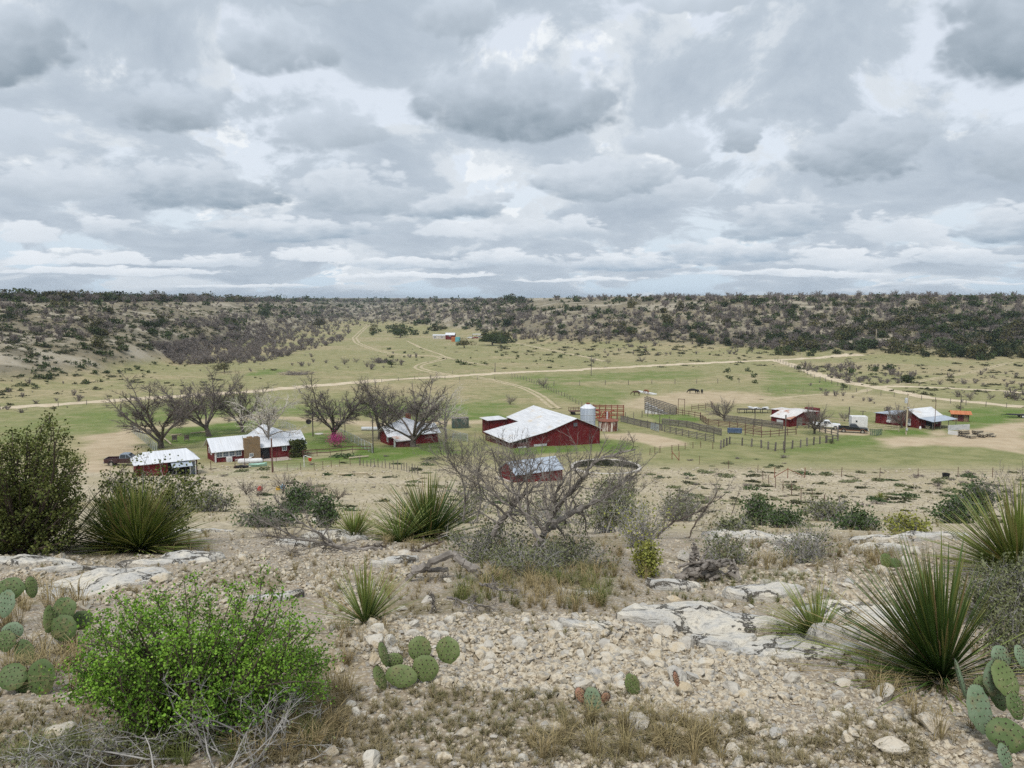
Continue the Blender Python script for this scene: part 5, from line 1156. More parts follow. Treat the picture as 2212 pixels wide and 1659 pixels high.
# ------------------------------------------------------------------ pickups, box and trailer
M_glass = material('car_glass', base=(.02, .025, .03), rough=.08, spec=.6)
M_chrome = material('chrome', base=(.55, .56, .58), rough=.25, metal=.8)
M_lamp = material('headlight_glass', base=(.75, .75, .72), rough=.15)
M_tail = material('tail_lamp', base=(.35, .02, .02), rough=.3)
def paint(name, c): return material(name, base=c, rough=.28, spec=.55)
def pickup(name, label, loc, rz, body, lower=None, roof=None):
    """four doors, an open bed; nose towards +x"""
    e = tag(empty(name, loc, rz), label, 'pickup'); W = .96
    side = [(-2.85, .55), (2.75, .5), (2.85, .62), (2.85, .98), (2.7, 1.1), (1.2, 1.2), (1.2, 1.2), (-.75, 1.22), (-.75, 1.22), (-2.85, 1.22)]
    def skin(prof, w0, w1, mt, nm, par):
        m = MB(); k = len(prof); z0 = min(z for x, z in prof); z1 = max(z for x, z in prof)
        ww = [w0 + (w1 - w0) * (z - z0) / (z1 - z0 + 1e-9) for x, z in prof]
        Vv = [(x, -w, z) for (x, z), w in zip(prof, ww)] + [(x, w, z) for (x, z), w in zip(prof, ww)]
        b = bmesh.new(); vs = [b.verts.new(v) for v in Vv]; b.faces.new(vs[:k]); b.faces.new(vs[k:][::-1])
        for i in range(k): b.faces.new((vs[i], vs[(i + 1) % k], vs[k + (i + 1) % k], vs[k + i]))
        bmesh.ops.recalc_face_normals(b, faces=b.faces); bmesh.ops.bevel(b, geom=[x for x in b.edges], offset=.045, segments=2, affect='EDGES', clamp_overlap=True)
        me = bpy.data.meshes.new(nm); b.to_mesh(me); b.free(); me.materials.append(mt)
        return link(nm, me, par)
    body_o = skin([(-.72, .5), (2.8, .5), (2.86, .95), (2.72, 1.12), (1.15, 1.2), (-.72, 1.2)], W, W * .97, body, 'body', e)
    cab = skin([(-.72, 1.18), (1.25, 1.18), (.55, 1.82), (.35, 1.86), (-.45, 1.86), (-.62, 1.8)], W * .95, W * .76, roof or body, 'cab', e)
    for s in (-1, 1):
        m = MB(); y0, y1 = s * (W * .935), s * (W * .79)
        for xa, xb, xc, xd in ((.28, 1.0, .42, .26), (-.6, .2, .2, -.5)):
            P = [(xa, y0 + s * .012, 1.27), (xb, y0 + s * .012, 1.27), (xc, y1 + s * .012, 1.76), (xd, y1 + s * .012, 1.76)]; m.slab(P if s < 0 else P[::-1], .02)
        m.obj('window', [M_glass], cab)
    m = MB(); m.slab([(1.2, -.84, 1.24), (1.2, .84, 1.24), (.62, .7, 1.79), (.62, -.7, 1.79)], .02); m.obj('windscreen', [M_glass], cab)
    m = MB(); m.slab([(-.7, .8, 1.26), (-.7, -.8, 1.26), (-.64, -.68, 1.74), (-.64, .68, 1.74)], .02); m.obj('rear_window', [M_glass], cab)
    m = MB(); m.box((-1.8, -W + .05, .88), (2.1, .1, .7)); m.box((-1.8, W - .05, .88), (2.1, .1, .7)); m.box((-2.82, 0, .88), (.08, W * 2 - .2, .68)); m.box((-1.8, 0, .6), (2.1, W * 2 - .2, .1)); m.obj('bed', [body], e)
    if lower:
        m = MB()
        for s in (-1, 1): m.box((-.02, s * (W + .008), .58), (5.3, .02, .22))
        m.obj('lower_trim', [lower], e)
    for x in (-1.85, 1.82):
        for s in (-1, 1):
            m = MB(); m.tube([(x, s * (W - .25), .4), (x, s * (W + .02), .4)], .41, 20); w = m.obj('wheel', [M_black], e)
            m = MB(); m.tube([(x, s * (W + .0), .4), (x, s * (W + .035), .4)], .23, 14); m.obj('rim', [M_chrome], w)
            m = MB(); th = np.linspace(0, math.pi, 9); m.tube([(x + .5 * math.cos(t), s * (W + .0), .45 + .5 * math.sin(t)) for t in th], .06, 6); m.obj('wheel_arch', [lower or body], e)
    m = MB(); m.box((2.92, 0, .6), (.14, 1.86, .2)); m.obj('front_bumper', [M_chrome], e); m = MB(); m.box((-2.93, 0, .6), (.12, 1.86, .18)); m.obj('rear_bumper', [M_chrome], e)
    m = MB(); m.box((2.86, 0, .88), (.05, 1.0, .26)); m.obj('grille', [M_chrome], e)
    for s in (-1, 1): m = MB(); m.box((2.83, s * .74, .9), (.08, .34, .24)); m.obj('headlight', [M_lamp], e); m = MB(); m.box((-2.86, s * .86, .95), (.04, .14, .36)); m.obj('tail_light', [M_tail], e); m = MB(); m.box((.95, s * (W + .12), 1.3), (.1, .18, .16)); m.obj('mirror', [body], e)
    return e
def ground_pt(c, x, y, dy=0.0): p = at(c, x, y); return Vector((p.x, p.y + dy, gz(p.x, p.y + dy) + .02))
P_w = paint('white_car_paint', (.72, .73, .74)); P_b = paint('black_car_paint', (.012, .013, .016)); P_br = paint('bronze_car_paint', (.16, .07, .04)); P_m = paint('dark_maroon_car_paint', (.045, .02, .024)); P_g = paint('grey_car_paint', (.20, .24, .29))
pickup('pickup_truck', 'white four door pickup parked beside the rust stained shed', ground_pt(26, 742, 345, 1.0), R(-20), P_w)
pickup('pickup_truck', 'black pickup with bronze lower body parked in front of the white box', ground_pt(26, 1022, 385, 1.0), R(-22), P_b, P_br)
pickup('pickup_truck', 'dark maroon pickup with grey roof parked behind the garage', ground_pt(21, 215, 540, 1.5), R(8), P_m, None, P_g)
p = ground_pt(26, 1092, 352, 1.8); e = tag(empty('cargo_box', p, R(-8)), 'plain white cargo box with one small dark window behind the black pickup', 'cargo box')
m = MB(); m.box((0, 0, 1.55), (3.3, 2.0, 2.5)); m.obj('shell', [M_white], e); m = MB(); m.box((-.65, -1.01, 1.75), (.35, .05, .4)); m.obj('window', [M_glass], e); m = MB(); m.box((0, 0, .2), (3.0, 1.6, .3)); m.obj('skid', [M_steel], e)
p = ground_pt(27, 1238, 248); e = tag(empty('flatbed_trailer', p, R(-12)), 'black flatbed trailer with white wheels on the grass at the right edge', 'trailer')
m = MB(); m.box((0, 0, .65), (5.4, 1.9, .14)); m.beam((-2.7, 0, .62), (-4.2, 0, .45), .12); m.obj('bed', [M_dark], e)
for x in (.2, 1.1):
    for s in (-1, 1): m = MB(); m.tube([(x, s * .95, .36), (x, s * 1.15, .36)], .36, 16); w = m.obj('wheel', [M_black], e); m = MB(); m.tube([(x, s * 1.1, .36), (x, s * 1.17, .36)], .2, 12); m.obj('rim', [M_white], w)

# ------------------------------------------------------------------ horses and cattle: one skinned body each
def skinned(name, nodes, edges, mat, parent=None, sub=1):
    me = bpy.data.meshes.new(name); me.from_pydata([n[:3] for n in nodes], edges, []); me.materials.append(mat); o = link(name, me, parent)
    md = o.modifiers.new('skin', 'SKIN'); md.use_smooth_shade = True
    sv = me.skin_vertices[0].data
    for i, n in enumerate(nodes): sv[i].radius = (n[3], n[4] if len(n) > 4 else n[3]); sv[i].use_root = (i == 0)
    if sub: s = o.modifiers.new('subdivision', 'SUBSURF'); s.levels = sub; s.render_levels = sub
    dg = bpy.context.evaluated_depsgraph_get(); ev = o.evaluated_get(dg); m2 = bpy.data.meshes.new_from_object(ev); o.modifiers.clear(); o.data = m2; m2.name = name
    return o
def beast(name, label, cat, loc, rz, mat, s=1.0, kind='horse', mane=None):
    """nose towards +x, grazing"""
    if kind == 'horse':
        N = [(0, 0, 1.2, .27, .33), (.45, 0, 1.22, .26, .32), (.75, 0, 1.2, .2, .27), (1.0, 0, 1.25, .13, .2), (1.35, 0, 1.0, .1, .15), (1.62, 0, .72, .09, .13), (1.75, 0, .5, .085, .11), (1.83, 0, .24, .06, .07),
             (-.45, 0, 1.24, .27, .32), (-.78, 0, 1.22, .2, .26), (-.95, 0, 1.1, .07, .09), (-1.05, 0, .6, .06, .07)]
        legs = [(.68, .17, .95, .12), (.7, .17, .55, .065), (.69, .17, .3, .045), (.7, .17, .08, .05), (.76, .17, .02, .055)]; hind = [(-.7, .17, 1.0, .17), (-.6, .18, .7, .1), (-.82, .18, .5, .06), (-.78, .18, .25, .042), (-.74, .18, .03, .055)]
        ears = [(1.62, .06, .86), (1.62, -.06, .86)]
    else:
        N = [(0, 0, .98, .34, .36), (.5, 0, 1.0, .3, .35), (.82, 0, 1.0, .22, .28), (1.05, 0, .92, .17, .2), (1.3, 0, .66, .14, .15), (1.45, 0, .42, .13, .13), (1.55, 0, .18, .09, .09),
             (-.5, 0, 1.0, .33, .35), (-.88, 0, 1.02, .22, .26), (-1.06, 0, 1.0, .05, .05), (-1.1, 0, .5, .035, .035), (-1.1, 0, .35, .06, .06)]
        legs = [(.72, .2, .7, .13), (.72, .2, .42, .08), (.72, .2, .22, .055), (.72, .2, .05, .065), (.77, .2, .02, .06)]; hind = [(-.78, .2, .78, .17), (-.68, .2, .55, .1), (-.86, .2, .38, .065), (-.82, .2, .2, .05), (-.78, .2, .03, .065)]
        ears = [(1.28, .2, .74), (1.28, -.2, .74)]
    nb = 8 if kind == 'horse' else 7; E_ = [(i, i + 1) for i in range(nb - 1)] + [(0, nb)] + [(i, i + 1) for i in range(nb, len(N) - 1)]
    tip = len(N); hip = nb + 1
    for base, L in ((2, legs), (hip, hind)):
        for sg in (-1, 1):
            i0 = len(N)
            for k, (x, y, z, r) in enumerate(L): N.append((x + (.06 if sg > 0 else -.08), y * sg, z, r)); E_.append((base if k == 0 else i0 + k - 1, i0 + k))
    e = tag(empty(name, loc, rz), label, cat); e.scale = (s, s, s); skinned('body', N, E_, mat, e)
    m = MB()
    for x, y, z in ears: m.twig((x, y, z), (x + .02, y * 1.9, z + (.16 if kind == 'horse' else .04)), .045)
    m.obj('ears', [mat], e)
    if kind == 'horse':
        m = MB()
        for k in range(26): t = k / 25; x = .85 + .8 * t; z = 1.47 - .62 * t ** 1.3; m.twig((x, 0, z), (x - .06, .12 * (1 if k % 2 else -1), z - .22), .05)
        for k in range(10): m.twig((-.97, 0, 1.15), (-1.08 - .05 * (k % 3), .04 * (k % 5 - 2), .42), .035)
        m.obj('mane', [mane or M_dark], e)
    return e
M_bay = two((.05, .022, .014), (.085, .038, .02), 2, rough=.6)('bay_coat'); M_chest = two((.17, .06, .024), (.22, .085, .035), 2, rough=.6)('chestnut_coat'); M_angus = two((.008, .008, .009), (.014, .013, .013), 2, rough=.6)('black_coat')
beast('horse', 'dark bay horse with black mane standing left of the chestnut one', 'horse', ground_pt(3, 1070, 1000), R(172), M_bay, 1.0)
beast('horse', 'chestnut horse turned away by the white trough', 'horse', ground_pt(3, 1157, 990), R(118), M_chest, 1.0, mane=M_chest)
beast('cow', 'black cow grazing broadside, the largest of the three', 'cow', ground_pt(3, 1552, 980), R(178), M_angus, 1.15, 'cow'); beast('cow', 'black cow seen end on in the middle of the three', 'cow', ground_pt(3, 1594, 981), R(100), M_angus, .95, 'cow'); beast('cow', 'black cow standing apart at the right of the three', 'cow', ground_pt(3, 1632, 980), R(80), M_angus, .95, 'cow')

# ------------------------------------------------------------------ far ranch under the trees
e = tag(empty('trailer_home', ground_pt(28, 300, 190), R(-5)), 'long pale trailer home with a grey roof under the far trees', 'trailer home'); m = MB(); m.box((0, 0, 1.3), (9.6, 3.4, 2.8)); m.obj('wall', [M_conc], e); m = MB(); m.slab([(-5, -1.9, 2.6), (5, -1.9, 2.6), (5, 1.9, 3.2), (-5, 1.9, 3.2)], .15); m.obj('roof', [M_tin], e)
for k in (-3, 2): window(e, (k, -1.75, 1.5), 1.1, .9)
e = tag(empty('far_red_house', ground_pt(28, 472, 200), R(-8)), 'far red house with white gabled roof between trailer home and orange container', 'house'); m = MB(); gable_shell(m, -3.2, 3.2, 4.4, 3.3, 4.6); m.obj('wall', [M_red], e); m = MB(); gable_roof(m, -3.5, 3.5, 4.4, 3.4, 4.8, .3, .12); m.obj('roof', [M_tin], e); window(e, (0, -.1, 2.6), 1.2, .8)
for x, y, mt, nm, lb in ((540, 232, two((.40, .13, .045), (.46, .16, .06), .5)('orange_container_paint'), 'shipping_container', 'orange container beside the far red house'), (604, 234, two((.10, .36, .40), (.16, .42, .46), .5)('turquoise_container_paint'), 'shipping_container', 'turquoise container beside the orange one')):
    e = tag(empty(nm, ground_pt(28, x, y), R(-8)), lb, 'container'); m = MB(); m.box((0, 0, 1.5), (2.9, 3, 3.2)); m.obj('shell', [mt], e); m = MB()
    for k in range(4): m.box((-1.1 + k * .72, -1.54, 1.5), (.08, .1, 3))
    m.obj('door_bars', [mt], e)
e = tag(empty('far_carport', ground_pt(28, 920, 175)), 'white roofed open shed among parked cars under the far trees', 'shed'); m = MB(); m.box((0, 0, 2.9), (6.4, 4, .35)); m.obj('roof', [M_tin], e); m = MB()
for x in (-3, 0, 3): m.beam((x, -1.8, -1), (x, -1.8, 2.8), .2); m.beam((x, 1.8, -1), (x, 1.8, 2.8), .2)
m.obj('posts', [M_wood], e)
for x, y, mt, lb in ((815, 182, P_w, 'white car parked in front of the far open shed'), (890, 185, paint('red_car_paint', (.20, .02, .02)), 'red car parked in front of the far open shed'), (965, 172, P_w, 'white car parked under the end of the far open shed')):
    e = pickup('parked_car', lb, ground_pt(28, x, y), R(190), mt); e['category'] = 'car'; e.scale = (.8, .8, .85)
# ------------------------------------------------------------------ bare trees
PEC = dict(wig=.075, up=.03, tap=.5, trunk_lev=1, kids=(8, 9, 9, 8), start=.3, fork=.5, ang=(.60, .55, .7, .8), len=(2.6, .42, .52, .62), thin=.55, rmin=.036)
SYC = dict(wig=.16, up=.02, tap=.5, trunk_lev=1, kids=(13, 6, 6, 5), start=.3, fork=.3, ang=(1.0, .7, .7, .7), len=(.55, .6, .6, .55), thin=.5, rmin=.02)
RND = dict(wig=.09, up=.03, tap=.6, trunk_lev=1, kids=(10, 7, 7, 5), start=.2, fork=.45, ang=(.75, .55, .6, .6), len=(1.7, .6, .6, .6), thin=.55, rmin=.014)
def bare_tree(seed, o, h, r, d=(0, 0, 1), depth=4):
    g = np.random.default_rng(seed); t, c = MB(), MB(); grow(t, c, (0, 0, -.5), d, h, r, depth, g, o)
    z = max(v[:, 2].max() for v in t.v + c.v); return t, c, z
def plant_tree(name, label, cat, base, top, proto, mt, mc, lean=None, sx=1.0, rz=0.0, group=None):
    """base and top: pixels; the tree is scaled to stand between them"""
    p = at(*base); d = math.hypot(p.x, p.y); q = aim(*top, d); t, c, z = proto
    k = (q.z - p.z) / z; e = tag(empty(name, p, rz), label, cat, group)
    for nm, me, m_ in (('trunk', t, mt), ('crown', c, mc)):
        me_ = me if isinstance(me, bpy.types.Mesh) else me.mesh(nm, [m_]); ob = link(nm, me_, e)
        ob.scale = (k * sx, k * sx, k)
    return e
def proto(seed, o, h, r, mt, mc, d=(0, 0, 1), depth=4):
    t, c, z = bare_tree(seed, o, h, r, d, depth); return t.mesh('trunk', [mt]), c.mesh('crown', [mc]), z
M_ptwig = two((.10, .083, .072), (.15, .128, .115), .6, 3)('pecan_twigs')
pa, pb, pc_ = proto(2, PEC, 3.2, .55, M_bark, M_ptwig), proto(5, PEC, 2.8, .5, M_bark, M_ptwig), proto(11, PEC, 3.4, .45, M_bark, M_ptwig)
PT = [((1, 1385, 1450), (1, 1440, 770), pb, 1.0, 1.0, 'leafless dark pecan forking low at the left end of the row, behind the garage'),
      ((1, 1795, 1350), (1, 1830, 735), pa, 1.05, 0.3, 'broad leafless dark pecan behind the left half of the long house'),
      ((1, 2088, 1312), (1, 2110, 755), pc_, .8, 2.0, 'narrow leafless dark pecan just right of the broad one'),
      ((2, 668, 1375), (2, 690, 750), pa, 1.0, 2.6, 'tall leafless pecan standing alone on the lawn between the two houses'),
      ((2, 1058, 1375), (2, 1130, 770), pc_, .9, 4.2, 'leafless dark pecan at the left corner of the shorter house'),
      ((2, 1348, 1440), (2, 1330, 765), pb, .95, 3.4, 'leafless dark pecan rising in front of the shorter house'),
      ((22, 690, 130), (22, 700, -190), pb, 1.0, 5.0, 'leafless dark pecan behind the pale sycamore of the long house')]
for b, t, pr_, sx, rz, lb in PT: plant_tree('pecan_tree', lb, 'tree', b, t, pr_, M_bark, M_ptwig, None, sx * 1.42, rz, 'leafless pecans round the houses')
sa = proto(21, SYC, 8.5, .3, M_grey, M_pale); sb = proto(24, SYC, 8.5, .3, M_grey, M_pale)
plant_tree('sycamore_tree', 'pale barked leafless sycamore in front of the long house', 'tree', (2, 112, 1540), (2, 110, 880), sa, M_grey, M_pale, None, 1.05, 1.0)
plant_tree('sycamore_tree', 'pale barked leafless sycamore between the shorter house and the barn', 'tree', (2, 1645, 1375), (2, 1700, 868), sb, M_grey, M_pale, None, 1.0, 2.2)
ra = proto(31, RND, 2.4, .32, M_bark, M_twig); rb = proto(33, RND, 1.2, .14, M_bark, M_twig, depth=3); rc = proto(36, RND, 1.0, .10, M_bark, M_twig, depth=3)
plant_tree('bare_tree', 'round crowned leafless tree standing inside the corral', 'tree', (25, 957, 205), (25, 960, -10), ra, M_bark, M_twig, None, 1.0, .4)
for b, t, pr_, lb in [((26, 600, 390), (26, 590, 40), ra, 'leafless mesquite in front of the rust stained shed'), ((27, 305, 330), (27, 300, 120), ra, 'leafless tree in front of the porch house'),
                      ((3, 275, 932), (3, 262, 815), rb, 'small dark bare tree on the lane fence behind the barn'), ((2, 2182, 1075), (2, 2180, 965), rb, 'small dark bare tree alone in the green pasture'),
                      ((3, 700, 722), (3, 700, 652), rb, 'small bare tree beyond the road behind the lone pole'), ((3, 825, 722), (3, 825, 668), rc, 'low bare tree beyond the road, one of a scattered few'),
                      ((3, 1120, 712), (3, 1115, 645), rc, 'thin bare tree beyond the road right of the scattered few'), ((27, 845, 112), (27, 845, 20), rb, 'spreading bare mesquite behind the stone pump house'),
                      ((27, 1000, 108), (27, 995, 40), rb, 'leaning bare mesquite at the right of the pump house one'), ((26, 912, 265), (26, 905, 125), rb, 'bare sapling behind the white pickup'),
                      ((2, 760, 735), (2, 760, 650), rb, 'bare mesquite in the far pasture left of the winding track'), ((2, 865, 715), (2, 870, 660), rc, 'slender bare mesquite in the far pasture'),
                      ((1, 1320, 925), (1, 1310, 850), rb, 'bare mesquite in the pasture before the left hill'), ((1, 1100, 930), (1, 1100, 880), rc, 'thin bare sapling in the pasture before the left hill'),
                      ((6, 495, 465), (6, 510, 230), rb, 'bare sapling on the stony slope below the pickets'), ((6, 700, 465), (6, 720, 310), rb, 'low spreading bare sapling on the stony slope'),
                      ((6, 375, 435), (6, 370, 250), rc, 'thin bare sapling on the stony slope by the brown pole'), ((6, 240, 382), (6, 225, 180), rc, 'thin sapling topped with a green tuft behind the yellow toy'),
                      ((6, 12, 425), (6, 20, 270), rc, 'bare sapling on the stony slope by the red toy'), ((5, 2115, 410), (5, 2125, 245), rc, 'bare sapling standing by itself below the propane tank')]:
    plant_tree('bare_tree', lb, 'tree', b, t, pr_, M_bark, M_twig, None, 1.0, rng.random() * 6)
# --- live oaks of the middle distance
def leafy(name, label, base, top, wide, mt, seed, n=1500, leaf=.32, cat='tree', trunk_h=.3):
    p = at(*base); d = math.hypot(p.x, p.y); h = aim(*top, d).z - p.z; g = np.random.default_rng(seed); e = tag(empty(name, p, g.random() * 6), label, cat)
    m = MB(); P = lump_points(g, n, 10, 1.0); z = P[:, 2].max(); P = P * np.array([wide * h / 2, wide * h / 2, h * (1 - trunk_h) / z]) + np.array([0, 0, h * trunk_h]); m.leaves(P, leaf * h / 5 * (.6 + .8 * g.random(n)), 0, .3, .55, seed); m.obj('crown', [mt], e)
    m = MB(); m.tube([(0, 0, -.4), (.05 * h, 0, h * .25), (0, .04 * h, h * .6)], [.07 * h, .05 * h, .03 * h], 7)
    for k in range(7): q = P[g.integers(0, n)]; m.twig((0, 0, h * .3), q, .03 * h)
    m.obj('trunk', [M_bark], e); return e
leafy('live_oak', 'dark round live oak in front of the far containers', (28, 715, 340), (28, 715, 175), 1.9, M_oak, 1)
leafy('live_oak', 'large dark live oak right of the far open shed', (28, 1180, 300), (28, 1180, 70), 1.5, M_jun, 2, 2200)
leafy('live_oak', 'dark live oak on the edge of the grey brush by the left hill', (2, 545, 420), (2, 545, 330), 1.7, M_oak, 3)
leafy('live_oak', 'dark live oak at the start of the winding track', (2, 1240, 500), (2, 1240, 415), 1.5, M_jun, 4)
leafy('live_oak', 'dark olive oak whose top shows above the pecans', (1, 1930, 800), (1, 1935, 710), 2.2, M_oak, 5); leafy('juniper_tree', 'small dark juniper in the pasture beyond the road', (2, 1167, 755), (2, 1167, 690), 1.0, M_jun, 6, 900, .3)
leafy('juniper_tree', 'dark juniper at the edge of the branch road', (4, 268, 795), (4, 268, 728), 1.1, M_jun, 7, 900, .3); leafy('juniper_tree', 'dark upright juniper on the roadside fence', (4, 648, 950), (4, 648, 890), .9, M_jun, 8, 800, .3)
leafy('live_oak', 'dark tree on the skyline of the left hill', (1, 530, 175), (1, 530, 148), 2.2, M_oak, 9, 500)
leafy('round_bush', 'round grey green bush beside the pump house', (27, 757, 182), (27, 757, 140), 1.6, M_scrub, 10, 700, .3, 'bush', .05); leafy('round_bush', 'dark rounded bush at the foot of the corral corner posts', (26, 770, 495), (26, 770, 442), 1.5, M_scrub, 11, 700, .3, 'bush', .05)
p = ground_pt(2, 1095, 715); m = MB(); g = np.random.default_rng(2)
for k in range(260): q = g.normal(size=3) * np.array([2.6, 1.6, .5]) + np.array([0, 0, .6]); v = g.normal(size=3) * np.array([1, 1, .35]); m.twig(q - v, q + v, .07)
tag(m.obj('brush_pile', [M_twig], None, p), 'heap of cut grey brush in the far pasture beside the small juniper', 'brush heap')
p = ground_pt(2, 350, 820); m = MB()
for k in range(300): q = g.normal(size=3) * np.array([3.2, 1.5, .4]) + np.array([0, 0, .5]); v = g.normal(size=3) * np.array([1, 1, .3]); m.twig(q - v, q + v, .07)
tag(m.obj('brush_pile', [M_twig], None, p), 'long heap of cut grey brush in the pasture above the pecans', 'brush heap')
# ------------------------------------------------------------------ hilltop: stone
def stone_fn(tint=(1, 1, 1)):
    def fn(nt, p):
        v = opos(nt); k = rnd(nt); P = pos(nt)
        n = noise(nt, P, 9.0, 5, .65); n2 = noise(nt, P, 38.0, 4, .6)
        c = ramp(nt, k, [(0, (.44, .36, .25)), (.25, (.50, .45, .37)), (.5, (.37, .355, .33)), (.75, (.53, .46, .35)), (1, (.45, .37, .25))])
        c = mix(nt, n.step(.40, .62), c, (.52, .49, .43)); c = mix(nt, n.step(.60, .74) * .75, c, (.25, .245, .235))
        c = mix(nt, n2.step(.58, .72) * .6, c, (.22, .19, .15)); put(nt, c, p.inputs['Base Color'])
        bump(nt, p, n * .6 + n2 * .4, .02, .8)
    return fn
M_stone2 = material('limestone', stone_fn(), rough=.92, spec=.2)
def gravel_fn(nt, p):
    P = pos(nt); n = noise(nt, P, 23.0, 2, .5); n2 = noise(nt, P, 70.0, 3, .6)
    c = ramp(nt, n, [(.28, (.23, .19, .135)), (.4, (.42, .355, .26)), (.48, (.53, .47, .37)), (.56, (.38, .34, .275)), (.64, (.30, .29, .27)), (.74, (.48, .43, .35))])
    put(nt, mix(nt, n2.step(.55, .75) * .5, c, (.24, .19, .135)), p.inputs['Base Color'])
M_gravel = material('limestone_gravel', gravel_fn, rough=.95, spec=.15)
def stone_mb(seed, sub=2, flat=.62, cuts=12):
    g = np.random.default_rng(seed); b = bmesh.new(); bmesh.ops.create_icosphere(b, subdivisions=sub, radius=1.0)
    V = np.array([v.co[:] for v in b.verts]); T = [[v.index for v in f.verts] for f in b.faces]; b.free()
    V = V * (1 + .16 * g.normal(size=3)) * np.array([1, .8, flat])
    for k in range(cuts):
        n = unit(g.normal(size=3) * np.array([1, 1, .8])); d = .36 + .26 * g.random(); d *= np.linalg.norm(n * np.array([1, .8, flat]))
        s = V @ n; V = np.where((s > d)[:, None], V - (s - d)[:, None] * n[None] * .93, V)
    V = V + g.normal(size=V.shape) * .014; V[:, 2] -= V[:, 2].min() + .28 * (V[:, 2].max() - V[:, 2].min())
    m = MB(); m.add(V, None, T); return m
SM = [stone_mb(i, 3, .5 + .35 * (i % 4) / 3).mesh('rock', [M_stone2]) for i in range(14)]
GP = [stone_mb(60 + i, 1, .6, 6) for i in range(7)]; GM = [stone_mb(80 + i, 2, .6, 11) for i in range(6)]
def stone(c, x, y, wpx, label=None, k=None, rz=None, sink=0.0, hz=1.0, group=None):
    p = at(c, x, y); d = (p - Vector((0, 0, EYE))).length; s = wpx / (CZ[c][2] if c in CZ else (1 / 1.82278 if c == 0 else 1 / .458182)) / FPX * d / 2
    o = link('rock', SM[(k if k is not None else rng.randrange(14)) % 14], None, (p.x, p.y, p.z - sink * s), (rng.gauss(0, .18), rng.gauss(0, .18), rng.random() * 6.28 if rz is None else rz))
    o.scale = (s * 1.05, s * 1.05, s * hz * rng.uniform(.8, 1.15))
    tag(o, label or 'loose pale limestone rock lying among the gravel of the hilltop', 'rock', group or ('loose limestone rocks on the hilltop' if not label else None)); return o
